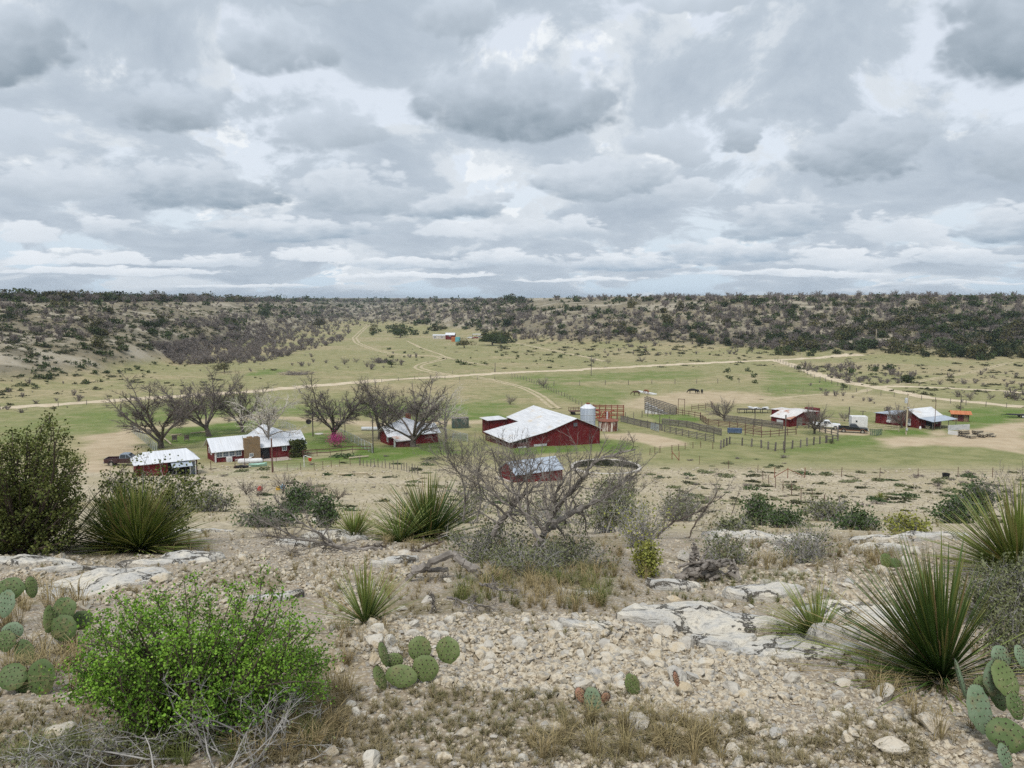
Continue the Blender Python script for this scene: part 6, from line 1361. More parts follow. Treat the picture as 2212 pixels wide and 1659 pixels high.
for c, x, y, w, lb in [(11, 540, 370, 140, 'tan orange rock at the upper edge of the rubble band'), (11, 2140, 790, 190, 'big grey rock with a dark side right of the rubble'), (11, 1520, 765, 135, 'round white rock beside a dark lichened stone'),
                       (11, 890, 440, 120, 'square grey rock in the upper rubble band'), (11, 1110, 1300, 260, 'white wedge of limestone in the dry turf'), (11, 600, 710, 145, 'broad grey rock in the middle of the rubble band'),
                       (11, 1605, 1190, 165, 'white flat block standing in the gravel'), (11, 1890, 990, 260, 'tilted flat slab with a dark hollow under it'), (11, 2010, 1060, 200, 'flat pale slab just below the tilted one'),
                       (11, 100, 1600, 190, 'white bone shaped stone at the bottom edge'), (11, 1950, 1620, 160, 'pale block at the bottom edge right of the dark stones'), (11, 1580, 870, 150, 'dark lichen blotched stone under the round white rock'),
                       (11, 1690, 1540, 150, 'grey pitted stone in the turf at the bottom'), (12, 185, 915, 240, 'long light grey rock below the small grassy sotol'), (12, 630, 950, 180, 'grey rock at the tip of the big sotol leaves'),
                       (12, 1380, 1310, 320, 'large blue grey rock with a yellow lichen patch'), (12, 1080, 1520, 310, 'long blue grey slab near the bottom edge'), (12, 590, 1230, 200, 'pale flat rock with a dark lower edge'),
                       (12, 680, 1415, 180, 'white rock leaning on a grey neighbour'), (12, 125, 1485, 180, 'grey rounded rock near the bottom edge'), (12, 900, 1310, 140, 'grey rock between two white ones'), (12, 980, 1060, 260, 'broad grey slab half under the sotol leaves'),
                       (12, 830, 900, 220, 'flat grey stone beneath the trailing sotol leaves'), (12, 60, 1385, 180, 'grey and tan block at the left of the lower rocks'), (12, 500, 590, 520, 'long pale slab behind the trailing sotol leaves'),
                       (12, 760, 460, 230, 'cream rock behind the big sotol'), (12, 20, 810, 120, 'dark grey rock at the end of the rubble band'), (10, 1060, 455, 165, 'pale rock just below the small sotol'), (10, 1020, 735, 170, 'white flat rock left of the prickly pear'),
                       (10, 1260, 300, 170, 'weathered grey stump of stone behind the small sotol'), (10, 1850, 290, 120, 'white rock under the tip of the bleached branch'), (10, 1480, 230, 150, 'pale grey rock under the bleached branch'), (10, 720, 830, 150, 'cream block at the edge of the green bush'),
                       (10, 585, 1375, 150, 'grey white rock at the foot of the green bush'), (10, 825, 1130, 160, 'flat blue grey stone in the dry turf'), (10, 985, 1640, 260, 'rounded cream boulder cut by the bottom edge'), (10, 1215, 1640, 90, 'cream stone cut by the bottom edge'),
                       (10, 1060, 545, 120, 'pale grey rock above the prickly pear'), (10, 1610, 520, 120, 'pitted white rock behind the prickly pear pads'), (9, 480, 1380, 300, 'angular white rock at the lower left of the green bush'), (9, 640, 560, 260, 'pale domed rock between cactus and green bush'),
                       (9, 690, 290, 170, 'rock with an orange stain at the edge of the cactus'), (9, 440, 640, 300, 'grey smooth boulder among the cactus'), (9, 1400, 60, 240, 'grey block with a dark face above the green bush'), (9, 580, 210, 130, 'grey rock above the cactus'),
                       (6, 1450, 860, 110, 'white rock behind the fallen log'), (6, 1240, 970, 230, 'broad white rock behind the small sotol'), (6, 1650, 1160, 110, 'cream rock beside the bleached branch'), (6, 500, 640, 130, 'grey boulder among the shrubs below the ledge'), (6, 680, 620, 110, 'grey boulder right of the leafy sapling'),
                       (7, 1400, 1320, 150, 'cream pointed rock below the pale slab'), (7, 1810, 1285, 90, 'pale boulder between two slabs'), (7, 2060, 1380, 90, 'white flat stone in the green weeds'), (8, 220, 1080, 100, 'grey upright rock at the edge of the dry grass'),
                       (8, 510, 1240, 110, 'cream rock in front of the grey upright one'), (8, 670, 1200, 110, 'blue grey rock left of the big sotol leaves'), (8, 80, 890, 120, 'pale boulder beside the grey green bush'), (5, 1215, 895, 90, 'white pointed stone under the large sotol'),
                       (5, 510, 970, 170, 'pale tan boulder on the ledge left of the slabs'), (5, 1400, 1140, 200, 'grey block with a white top on the ledge')]:
    stone(c, x, y, w, lb, hz=.8)
def zone(poly, n, lo, hi, seed, c=0, made=[0]):
    P = spray(poly, n, seed, c); g = np.random.default_rng(seed); out = []
    for p in P:
        if np.isnan(p[0]): continue
        out.append((p, lo + (hi - lo) * g.random() ** 2))
    return out
rz_ = []
for poly, n, lo, hi, sd in [([(690, 1345), (1000, 1330), (1250, 1335), (1560, 1370), (1650, 1420), (1500, 1500), (1200, 1490), (1000, 1440), (760, 1400)], 116, .035, .11, 1), ([(1300, 1300), (1700, 1270), (1900, 1330), (1850, 1480), (1500, 1480)], 36, .04, .12, 2),
                        ([(700, 1480), (1400, 1480), (1900, 1500), (2000, 1655), (700, 1655)], 40, .02, .06, 3), ([(1350, 1130), (2050, 1150), (1900, 1300), (1500, 1260)], 30, .05, .16, 4), ([(430, 1150), (900, 1160), (760, 1330), (560, 1250)], 34, .04, .12, 5), ([(0, 1190), (560, 1190), (500, 1300), (0, 1290)], 24, .04, .14, 6), ([(0, 1530), (160, 1520), (200, 1655), (0, 1655)], 10, .03, .07, 7)]:
    rz_ += zone(poly, n, lo, hi, sd)
for p, s in rz_[:232]:
    o = link('rock', SM[rng.randrange(14)], None, (p[0], p[1], p[2] - s * .05), (rng.gauss(0, .25), rng.gauss(0, .25), rng.random() * 6.28)); o.scale = (s, s, s * rng.uniform(.75, 1.1))
    tag(o, 'loose pale limestone rock lying among the gravel of the hilltop', 'rock', 'loose limestone rocks on the hilltop')
g = np.random.default_rng(77); GPT = []; GSZ = []
for poly, n, lo, hi, sd in [([(0, 1200), (2240, 1200), (2240, 1665), (0, 1665)], 9000, .006, .022, 11), ([(690, 1335), (1250, 1325), (1650, 1400), (1800, 1520), (1500, 1540), (900, 1480), (740, 1400)], 5200, .012, .042, 12), ([(1300, 1490), (2050, 1480), (2150, 1660), (1000, 1660)], 3200, .008, .03, 13),
                        ([(420, 1140), (1000, 1170), (760, 1330), (600, 1250)], 1500, .02, .06, 14), ([(1300, 1130), (2212, 1150), (1900, 1330), (1500, 1280)], 1800, .02, .06, 15), ([(0, 1200), (600, 1200), (500, 1320), (0, 1300)], 1300, .015, .05, 16), ([(900, 1040), (2212, 1040), (2212, 1140), (1200, 1130)], 1500, .05, .2, 17), ([(430, 1040), (900, 1040), (900, 1140), (430, 1130)], 700, .05, .16, 18), ([(430, 1005), (2212, 1015), (2212, 1065), (430, 1060)], 2600, .08, .34, 19), ([(1400, 1040), (2212, 1040), (2212, 1110), (1400, 1110)], 1500, .06, .28, 20), ([(2212, 1130), (2540, 1130), (2540, 1660), (2212, 1660)], 1700, .01, .04, 21), ([(-330, 1130), (0, 1190), (0, 1660), (-330, 1660)], 1700, .01, .04, 22)]:
    P = spray(poly, n, sd); k = ~np.isnan(P[:, 0]); P = P[k]; GPT.append(P); GSZ.append(lo + (hi - lo) * g.random(len(P)) ** 2.5)
GPT = np.concatenate(GPT); GSZ = np.concatenate(GSZ); n = len(GPT)
o = link('gravel', scatter_mesh('gravel', GP, GPT, g.random(n) * 6.283, GSZ[:, None] * g.uniform(.7, 1.25, (n, 3)), g.integers(0, 7, n), [M_gravel], g.normal(size=n) * .3)); struct(o, 'stuff')
P = np.concatenate([spray(q, n, s) for q, n, s in (([(690, 1345), (1000, 1330), (1250, 1335), (1560, 1370), (1650, 1420), (1500, 1500), (1200, 1490), (1000, 1440), (760, 1400)], 420, 61), ([(1300, 1300), (1700, 1270), (1900, 1330), (2000, 1600), (1400, 1600)], 240, 62), ([(420, 1140), (1000, 1170), (760, 1330), (600, 1250)], 160, 63), ([(1350, 1130), (2100, 1150), (1900, 1300), (1500, 1260)], 160, 64), ([(0, 1200), (600, 1200), (500, 1320), (0, 1300)], 110, 65), ([(0, 1560), (700, 1600), (1300, 1540), (1300, 1660), (0, 1660)], 70, 66))]); P = P[~np.isnan(P[:, 0])]; n = len(P); s_ = .018 + .05 * g.random(n) ** 2
struct(link('rubble', scatter_mesh('rubble', GM, P, g.random(n) * 6.283, s_[:, None] * g.uniform(.75, 1.25, (n, 3)), g.integers(0, 6, n), [M_gravel], g.normal(size=n) * .3)), 'stuff')

# --- flat beds of limestone breaking through
def bed_fn(nt, p):
    P = pos(nt); x, y, z = sep(nt, P); n = noise(nt, P, 3.2, 5, .65); n2 = noise(nt, P, 17.0, 5, .65); n3 = noise(nt, xyz(nt, x, y * 3.0, z * 6.0), 5.0, 4, .6)
    c = mix(nt, n.step(.35, .62), (.60, .555, .47), (.45, .44, .415)); c = mix(nt, n2.step(.52, .68) * .7, c, (.25, .245, .235)); c = mix(nt, n3.step(.60, .70) * .6, c, (.19, .165, .135)); c = mix(nt, n.step(.60, .72) * .6, c, (.50, .40, .26))
    v = nt.nodes.new('ShaderNodeTexVoronoi'); v.feature = 'DISTANCE_TO_EDGE'; v.inputs['Scale'].default_value = 1.7; put(nt, xyz(nt, x + (n2 - .5) * .5, y * 1.6 + (n - .5) * .6, z), v.inputs['Vector'])
    cr = S(nt, v.outputs['Distance']); c = mix(nt, cr.step(.012, .04, .85, 0.0), c, (.12, .105, .085))
    put(nt, c, p.inputs['Base Color']); bump(nt, p, n2 * .6 + n3 * .6 + cr.step(0.0, .05), .04, .9)
M_bed = material('limestone_bed', bed_fn, rough=.92, spec=.2)
def slab_rock(c, x, y, w, h, label, seed, lift=.07, rot=0.0):
    p = at(c, x, y); sc_ = {0: 1.82278}.get(c, .458182) / FPX; d = (p - Vector((0, 0, EYE))).length; a = w * sc_ * d / 2; el = (EYE - p.z) / d; b = h * sc_ * d / 2 / max(.2, el + .02)
    g = np.random.default_rng(seed); n, R_ = 40, 9; th = np.arange(n) * 2 * math.pi / n; rad = 1 + .22 * (fbm(np.cos(th) * 1.6 + seed, np.sin(th) * 1.6, seed, 3) - .5) * 2 + .1 * (fbm(np.cos(th) * 6 + seed, np.sin(th) * 6, seed + 3, 2) - .5) * 2
    Vv = []; rr = list(np.linspace(.08, .94, R_)) + [1.0, 1.015, 1.02]
    for i, r in enumerate(rr):
        X = np.cos(th) * rad * r * a; Y = np.sin(th) * rad * r * b; X, Y = X * math.cos(rot) - Y * math.sin(rot), X * math.sin(rot) + Y * math.cos(rot)
        Z = H(p.x + X, p.y + Y) - p.z; top = lift * (1 - .25 * r * r) + (fbm(X / .18 + seed, Y / .18, seed, 4) - .5) * .05 + terr((fbm(X / .5 + seed, Y / .4, seed + 9, 3) - .5) * .10, .025, .12)
        Z = Z + (top if i < R_ else (top * .72 if i == R_ else (-.02 if i == R_ + 1 else -.14)))
        Vv.append(np.stack([X, Y, Z], -1))
    k = len(rr); Vv = np.concatenate(Vv + [np.array([[0, 0, lift]])]); i = np.arange(k * n).reshape(k, n)
    Q = np.stack([i[:-1], np.roll(i[:-1], -1, 1), np.roll(i[1:], -1, 1), i[1:]], -1).reshape(-1, 4)[:, ::-1]; m = MB(); m.add(Vv, Q, [(k * n, j, (j + 1) % n) for j in range(n)])
    tag(m.obj('limestone_slab', [M_bed], None, p), label, 'rock slab')
for i, (x, y, w, h, lf, lb) in enumerate([(215, 1255, 270, 52, .06, 'broad cracked limestone bed left of the green bush'), (370, 1215, 190, 34, .09, 'grey limestone bed under the large sotol'), (70, 1215, 170, 26, .07, 'limestone bed under the juniper at the left edge'), (150, 1232, 150, 16, .05, 'narrow limestone step below the juniper'),
    (1458, 1270, 105, 26, .10, 'long white slab in the green weeds by the stump'), (1650, 1287, 150, 40, .10, 'white humped slab right of the weeds'), (1600, 1166, 150, 30, .16, 'pale flat ledge rock at the brink of the hill'), (1720, 1172, 120, 20, .12, 'second pale ledge rock beside dry grass at the brink'),
    (1500, 1332, 330, 50, .05, 'wide flat limestone bed below the white slabs'), (1270, 1352, 110, 26, .06, 'small grey bed at the top of the rubble'), (1740, 1402, 250, 54, .06, 'wide flat bed of limestone left of the big sotol'), (1560, 1392, 120, 34, .05, 'narrow pale bed between rubble and wide bed'),
    (720, 1165, 140, 24, .13, 'grey ledge rock behind the fallen limbs'), (640, 1180, 90, 14, .09, 'low pale ledge rock at the head of the fallen limbs'), (850, 1218, 100, 24, .10, 'white bed rock behind the small sotol'), (1960, 1168, 240, 20, .14, 'long pale ledge behind the big sotol'), (1900, 1190, 110, 16, .1, 'low ledge behind the sotol leaf tips'),
    (1790, 1325, 150, 36, .07, 'grey sheet of limestone in front of the small grassy sotol'), (1930, 1350, 130, 40, .07, 'grey limestone sheet behind the big sotol'), (420, 1150, 140, 22, .1, 'pale hump of rock right of the large sotol'), (1250, 1283, 90, 14, .06, 'thin limestone bed under the dead tree grass'), (590, 1290, 110, 26, .06, 'limestone bed behind the green bush')]):
    slab_rock(0, x, y, w, h, lb, 100 + i, lf)

# ------------------------------------------------------------------ hilltop: grass
def blade_mb(seed, n, L, w, spread, droop):
    g = np.random.default_rng(seed); m = MB()
    for k in range(n):
        a = g.random() * 6.283; t = spread * (.25 + .9 * g.random()); l = L * (.5 + .6 * g.random()); d = np.array([math.cos(a) * t, math.sin(a) * t, 1.0]); d /= np.linalg.norm(d)
        b = np.array([math.cos(a), math.sin(a), 0]) * .03 * L * 3 * g.random(); s = np.array([-math.sin(a), math.cos(a), 0]) * w / 2; P = [b, b + d * l * .5, b + d * l * .95 + np.array([math.cos(a), math.sin(a), 0]) * l * droop - np.array([0, 0, l * droop * .9])]
        m.add([P[0] - s, P[0] + s, P[1] + s * .8, P[1] - s * .8, P[2]], [(0, 1, 2, 3)], [(3, 2, 4)])
    return m
def grass_fn(a, b, c_):
    def fn(nt, p):
        P = pos(nt); n = noise(nt, P, 1.4, 4, .6); n2 = noise(nt, P, 31.0, 2, .5)
        put(nt, mix(nt, n2.step(.4, .62), mix(nt, n.step(.4, .62), a, b), c_), p.inputs['Base Color'])
    return fn
M_dry = material('dry_grass', grass_fn((.36, .28, .15), (.27, .225, .11), (.20, .16, .085)), rough=.9, spec=.1)
M_grn = material('green_grass', grass_fn((.14, .16, .05), (.20, .19, .075), (.09, .115, .035)), rough=.9, spec=.1)
M_turf = material('short_turf', grass_fn((.21, .175, .095), (.155, .145, .07), (.25, .205, .12)), rough=.9, spec=.1)
def tufts(name, zones, protos, mat, seed):
    g = np.random.default_rng(seed); PP = []; SS = []
    for poly, n, lo, hi in zones:
        P = spray(poly, n, seed + n); P = P[~np.isnan(P[:, 0])]; c = fbm(P[:, 0] / .5, P[:, 1] / .5, seed, 3); P = P[c > .40]; PP.append(P); SS.append(lo + (hi - lo) * g.random(len(P)))
    PP = np.concatenate(PP); SS = np.concatenate(SS); n = len(PP)
    struct(link(name, scatter_mesh(name, protos, PP, g.random(n) * 6.283, np.repeat(SS[:, None], 3, 1) * g.uniform(.8, 1.25, (n, 3)), g.integers(0, len(protos), n), [mat])), 'stuff')
TALL = [blade_mb(i, 26, 1.0, .016, .55, .3) for i in range(4)]; SHORT = [blade_mb(10 + i, 16, 1.0, .05, .8, .25) for i in range(4)]
tufts('dry_grass', [([(960, 1180), (1180, 1150), (1420, 1170), (1400, 1270), (1260, 1330), (1000, 1300)], 210, .12, .3), ([(430, 1120), (700, 1110), (1000, 1150), (960, 1190), (500, 1180)], 260, .14, .3), ([(1500, 1120), (2000, 1130), (1900, 1240), (1560, 1230)], 200, .16, .34), ([(20, 1270), (190, 1260), (190, 1500), (0, 1500)], 80, .16, .34),
                    ([(1900, 1400), (2212, 1350), (2212, 1640), (2000, 1600), (1850, 1480)], 80, .1, .26), ([(180, 1130), (440, 1130), (460, 1200), (200, 1200)], 90, .14, .3), ([(500, 1520), (760, 1420), (760, 1650), (480, 1650)], 110, .1, .24), ([(1150, 1560), (1500, 1560), (1600, 1655), (1100, 1655)], 80, .1, .22), ([(700, 1300), (880, 1330), (860, 1480), (720, 1460)], 50, .08, .18), ([(560, 1200), (1000, 1200), (960, 1300), (660, 1300)], 100, .1, .2)], TALL, M_dry, 31)
tufts('green_grass', [([(980, 1190), (1340, 1200), (1320, 1320), (980, 1310)], 240, .1, .26), ([(1420, 1240), (1780, 1220), (1820, 1330), (1440, 1300)], 150, .07, .16), ([(480, 1560), (720, 1600), (700, 1655), (0, 1655), (40, 1600)], 150, .08, .2), ([(1000, 1060), (1500, 1080), (1900, 1130), (1300, 1150)], 160, .2, .4), ([(430, 1070), (800, 1080), (800, 1130), (430, 1130)], 90, .15, .35)], TALL, M_grn, 32)
tufts('short_turf', [([(690, 1480), (1450, 1500), (2000, 1560), (2000, 1660), (0, 1660), (0, 1520)], 2600, .03, .075), ([(2212, 1200), (2540, 1200), (2540, 1660), (2212, 1660)], 500, .04, .1), ([(-330, 1200), (0, 1200), (0, 1660), (-330, 1660)], 500, .04, .1), ([(700, 1180), (1500, 1200), (2000, 1250), (1900, 1500), (1500, 1400), (700, 1330)], 900, .03, .09), ([(0, 1200), (700, 1200), (600, 1300), (0, 1300)], 380, .04, .1)], SHORT, M_turf, 33)
tufts('slope_grass', [([(430, 1010), (2212, 1015), (2212, 1140), (430, 1130)], 3000, .12, .32)], SHORT, M_turf, 34)
# ------------------------------------------------------------------ sotols
def leaf_fn(base, mid, tip):
    def fn(nt, p):
        t = attr(nt, 'tone'); a = attr(nt, 'along'); c = mix(nt, a.step(.05, .6), base, mid); c = mix(nt, (a + t * .9 - .45).step(.62, 1.05), c, tip); c = mix(nt, t.step(.92, .97), c, (.27, .20, .09))
        put(nt, c, p.inputs['Base Color'])
    return fn
M_sotol = material('sotol_leaf', leaf_fn((.026, .056, .012), (.058, .105, .020), (.15, .16, .04)), rough=.55, spec=.35)
M_sotol2 = material('light_sotol_leaf', leaf_fn((.06, .10, .02), (.15, .195, .042), (.27, .265, .09)), rough=.55, spec=.3)
M_dead = two((.34, .27, .16), (.24, .195, .12), 4.0)('dead_leaf')
def sotol(label, base, n, L, w=.012, up=.2, spread=1.35, droop=.35, lean=(0, 0), mat=None, seed=0, dead=30, keep=None, off=(0, 0)):
    g = np.random.default_rng(seed); p = at(*base); p = Vector((p.x + off[0], p.y + off[1], gz(p.x + off[0], p.y + off[1]))); kk = (1.82278 if base[0] == 0 else .458182) * (p - Vector((0, 0, EYE))).length / FPX; L = L * kk; w = w * kk; e = tag(empty('sotol_plant', p), label, 'sotol')
    def strips(n, a0, a1, mt, nm, dr, L):
        m = MB(); tone = []; al = []
        for k in range(n):
            a = g.random() * 6.283; inc = a0 + (a1 - a0) * g.random() ** .9; l = L * (.62 + .45 * g.random()); d = np.array([math.cos(a) * math.sin(inc) + lean[0], math.sin(a) * math.sin(inc) + lean[1], math.cos(inc)]); d = unit(d)
            if keep and not keep(d): continue
            s = unit(np.cross(d, (0, 0, 1)) + 1e-6) * w / 2; q = np.array([d[0], d[1], 0]) * .04 * L; P = [q]; dd = d.copy(); K = 7
            for i in range(K): dd = unit(dd + np.array([0, 0, -dr * (.35 + g.random() * .5) / K]) + g.normal(size=3) * .012); P.append(P[-1] + dd * l / K)
            P = np.array(P); wd = np.array([1.5, 1.15, 1, .95, .85, .7, .5, .12]); nrm = unit(np.cross(s, d)) * w * .28
            V = np.concatenate([P - s[None] * wd[:, None], P + nrm[None] * wd[:, None] * -1, P + s[None] * wd[:, None]]); i = np.arange(K + 1)
            Q = [(j, j + 1, K + 1 + j + 1, K + 1 + j) for j in range(K)] + [(K + 1 + j, K + 2 + j, 2 * K + 3 + j, 2 * K + 2 + j) for j in range(K)]
            m.add(V, Q); tone += [g.random()] * (3 * K + 3); al += list(np.tile(i / K, 3))
        o = m.obj(nm, [mt], e); add_attr(o.data, 'tone', tone); add_attr(o.data, 'along', al)
    strips(n, up, spread, mat or M_sotol, 'leaves', droop, L)
    if dead: strips(dead, 1.2, 1.75, M_dead, 'dead_leaves', .5, L * .75)
    return e
sotol('large yellow green sotol at the edge of the hill beside the juniper', (0, 300, 1190), 640, 142, 3.3, .05, 1.45, .45, (.12, 0), M_sotol2, 1, 80)
sotol('dark heart of sotol leaves growing into the large yellow green sotol', (0, 268, 1186), 320, 128, 3.2, .1, 1.2, .3, (-.1, 0), None, 2, 20)
sotol('small bright sotol standing alone among the stones in the middle', (0, 790, 1345), 120, 135, 2.6, .05, 1.28, .18, (-.06, 0), M_sotol2, 3, 8)
sotol('dark sotol behind the dead tree', (0, 925, 1165), 340, 145, 3.3, .1, 1.35, .35, (-.05, 0), None, 4, 60)
sotol('large dark green sotol at the right with leaves trailing over the stones', (0, 2035, 1462), 360, 255, 4.0, .06, 1.15, .3, (-.24, 0), None, 5, 0, lambda d: d[0] < .30)
sotol('low skirt of trailing leaves under the big dark sotol', (0, 2025, 1470), 100, 280, 2.8, 1.15, 1.6, .35, (-.45, -.15), M_sotol2, 6, 50)
sotol('bushy yellow green sotol at the right edge of the hilltop', (0, 2200, 1240), 580, 165, 3.2, .1, 1.5, .3, (0, 0), M_sotol2, 7, 60)
sotol('small pale grassy sotol bending left beside the big dark one', (0, 1765, 1380), 260, 125, 2.0, .1, 1.45, .75, (-.35, 0), M_sotol2, 8, 20)
sotol('low yellow green sotol tuft behind the fallen limbs', (0, 765, 1162), 200, 75, 2.0, .2, 1.4, .4, (0, 0), M_sotol2, 9, 20)
sotol('low sotol tuft left of the dark one behind the dead tree', (0, 865, 1170), 170, 110, 2.2, .3, 1.5, .5, (-.2, 0), M_sotol2, 10, 40)
sotol('small sotol far down the stony slope', (8, 1655, 500), 60, 55, 4, .2, 1.3, .2, (0, 0), None, 11, 0); sotol('bright yellow green sotol far down the stony slope', (8, 965, 455), 90, 65, 5, .1, 1.2, .2, (0, 0), M_sotol2, 12, 0)

# ------------------------------------------------------------------ prickly pears
def pad_fn(a, b):
    def fn(nt, p): n = noise(nt, opos(nt), 9.0, 4, .6); c = mix(nt, n.step(.35, .65), a, b); c = mix(nt, noise(nt, pos(nt), 13.0, 4, .65).step(.54, .68) * .55, c, (.19, .15, .075)); put(nt, c, p.inputs['Base Color'])
    return fn
M_pad = material('cactus_pad', pad_fn((.10, .142, .045), (.15, .185, .07)), rough=.6, spec=.3); M_padb = material('blue_green_cactus_pad', pad_fn((.115, .17, .095), (.165, .22, .14)), rough=.6, spec=.3)
M_padd = material('dark_cactus_pad', pad_fn((.065, .105, .032), (.10, .14, .05)), rough=.6, spec=.3); M_padr = material('reddish_cactus_pad', pad_fn((.30, .14, .10), (.26, .17, .09)), rough=.6, spec=.3); M_areole = material('areole', base=(.035, .022, .018), rough=.9); M_spine = material('cactus_spine', base=(.45, .38, .27), rough=.8)
def pad_mesh(w, h, mt, seed):
    g = np.random.default_rng(seed); m = MB(); n, k = 26, 7; th = np.arange(n) * 2 * math.pi / n; t = .007 + .07 * min(w, h); rad = 1 + .05 * np.cos(2 * th + g.random() * 3) + .03 * g.normal(size=n); z = np.sin(th)
    for s in (1, -1):
        V = [];
        for r in np.linspace(.0, 1, k): V.append(np.stack([np.cos(th) * rad * r * w * (1 - .12 * (z < 0) * z * z), s * t * np.sqrt(max(0, 1 - r ** 2.4)) * np.ones(n), h + np.sin(th) * rad * r * h], -1))
        V = np.concatenate(V); i = np.arange(k * n).reshape(k, n); Q = np.stack([i[:-1], np.roll(i[:-1], -1, 1), np.roll(i[1:], -1, 1), i[1:]], -1).reshape(-1, 4); m.add(V, Q if s < 0 else Q[:, ::-1])
        for a in np.arange(-3, 4):
            for b in np.arange(-3, 4):
                x = (a + .5 * (b % 2)) * .36; y = b * .31
                if x * x + y * y > .86: continue
                x += g.normal() * .03; y += g.normal() * .03; c = np.array([x * w, s * (t * math.sqrt(max(0, 1 - (x * x + y * y) ** 1.2)) + .001), h + y * h]); q = (.0024 + .025 * min(w, h)) * (.8 + .5 * g.random())
                m.add([c + (q, 0, 0), c + (0, 0, q), c + (-q, 0, 0), c + (0, 0, -q), c + (0, s * q * .8, 0)], None, [(0, 1, 4), (1, 2, 4), (2, 3, 4), (3, 0, 4)] if s < 0 else [(1, 0, 4), (2, 1, 4), (3, 2, 4), (0, 3, 4)], m=1)
                if g.random() < .6: m.twig(c, c + np.array([g.normal() * .012, s * .022, g.normal() * .012]), .0011, m=2)
    for j in range(16): a = math.pi * (j + .5) / 16; m.twig((math.cos(a) * w, 0, h + math.sin(a) * h), (math.cos(a) * (w + .012), g.normal() * .006, h + math.sin(a) * (h + .012)), .003, m=1)
    return m.mesh('pad', [mt, M_areole, M_spine], True)
def cactus(label, base, pads, c, seed, dz=0.0):
    g = np.random.default_rng(seed); b = at(*base); e = tag(empty('prickly_pear', b), label, 'cactus'); d0 = math.hypot(b.x, b.y)
    for i, (x, y, w, h, mt, yaw, dd) in enumerate(pads):
        q = aim(c, x, y + h, d0 + dd); s = (q - Vector((0, 0, EYE))).length * .458182 / FPX; W = max(w, h * .72) * s * 1.0 if abs(yaw) > 1.0 else w * s; tilt = -.35 + g.normal() * .12
        q.z = max(q.z, gz(q.x, q.y) - .02)
        link('pad', pad_mesh(W, h * s * 1.02, mt, seed * 50 + i), e, q - b, (tilt, g.normal() * .15, yaw))
g_, b_, d_, r_ = M_pad, M_padb, M_padd, M_padr
cactus('clump of round prickly pear pads in the middle of the stones', (10, 1290, 960), [(1395, 650, 100, 95, g_, .15, .08), (1662, 660, 106, 100, g_, -.2, .10), (1450, 815, 108, 100, g_, .05, 0), (1235, 885, 125, 88, g_, -.05, -.03), (1190, 745, 68, 62, g_, .3, .1), (1128, 690, 22, 95, g_, 1.25, .05), (1105, 890, 30, 95, g_, 1.1, 0)], 10, 1)
cactus('small prickly pear with one green and one reddish pad in the gravel', (11, 690, 1180), [(692, 1085, 70, 88, b_, -.25, 0), (620, 1035, 42, 58, r_, .4, .05), (800, 1060, 45, 40, r_, .5, .06)], 11, 2)
cactus('single upright prickly pear pad leaning right in the gravel', (11, 1070, 1045), [(1075, 940, 56, 98, g_, .25, 0), (1430, 900, 32, 60, r_, .8, .02)], 11, 3)
cactus('blue green prickly pear clump at the lower right corner', (12, 1900, 1400), [(2030, 730, 76, 78, b_, .2, .25), (1935, 915, 82, 118, b_, -.1, .15), (2108, 945, 100, 130, g_, .3, .12), (1855, 1205, 92, 152, b_, .1, -.05), (2065, 1420, 126, 108, d_, -.2, -.15), (1712, 950, 40, 135, b_, 1.05, .15), (1820, 1000, 56, 80, g_, -.4, .2), (2000, 1070, 90, 100, d_, .3, .2), (2195, 715, 50, 70, b_, .2, .25), (2088, 1600, 60, 95, b_, .5, -.3), (2170, 1160, 70, 90, d_, .3, .1)], 12, 4)
cactus('prickly pear clump in dry grass at the left edge', (9, 200, 780), [(90, 140, 98, 82, d_, .2, .35), (18, 270, 72, 92, b_, -.2, .25), (282, 122, 42, 75, g_, .9, .35), (540, 320, 92, 88, d_, -.1, .25), (412, 410, 40, 100, g_, 1.0, .2), (560, 480, 96, 92, d_, .15, .15), (685, 410, 72, 66, d_, .4, .3), (120, 500, 78, 60, b_, .2, .15), (240, 690, 60, 95, d_, .5, .0), (40, 590, 70, 70, d_, .1, .05)], 9, 5)
cactus('dusky prickly pear pads at the lower left under the cactus clump', (9, 220, 1040), [(302, 910, 106, 122, d_, -.15, 0), (85, 905, 96, 92, d_, .2, .05), (190, 960, 80, 80, d_, .1, .08)], 9, 6)
cactus('small prickly pear behind the big dark sotol', (8, 1020, 1040), [(1020, 985, 48, 52, g_, .2, 0), (1100, 1010, 40, 40, d_, -.3, .05)], 8, 7)

# ------------------------------------------------------------------ bushes of the hilltop
def leafm(name, a, b, c_=None):
    def fn(nt, p):
        P = pos(nt); n = noise(nt, P, 6.0, 4, .6); n2 = noise(nt, P, 60.0, 2, .5); c = mix(nt, n.step(.38, .62), a, b); c = mix(nt, n2.step(.5, .7), c, c_ or tuple(q * 1.35 for q in b)); put(nt, c, p.inputs['Base Color'])
    return material(name, fn, rough=.7, spec=.25)
M_lush = leafm('bright_green_leaf', (.06, .14, .014), (.15, .29, .026), (.25, .39, .055)); M_jl = leafm('juniper_spray', (.045, .065, .013), (.10, .12, .026), (.17, .17, .045)); M_gg = leafm('grey_green_leaf', (.10, .115, .05), (.155, .165, .08)); M_yg = leafm('yellow_green_leaf', (.17, .19, .035), (.25, .25, .06)); M_ev = leafm('evergreen_leaf', (.032, .058, .018), (.06, .095, .03))
M_thorn = two((.25, .24, .225), (.37, .355, .335), 8.0)('grey_thorn_twig'); M_brown = two((.06, .045, .035), (.11, .085, .065), 5.0)('brown_twig')
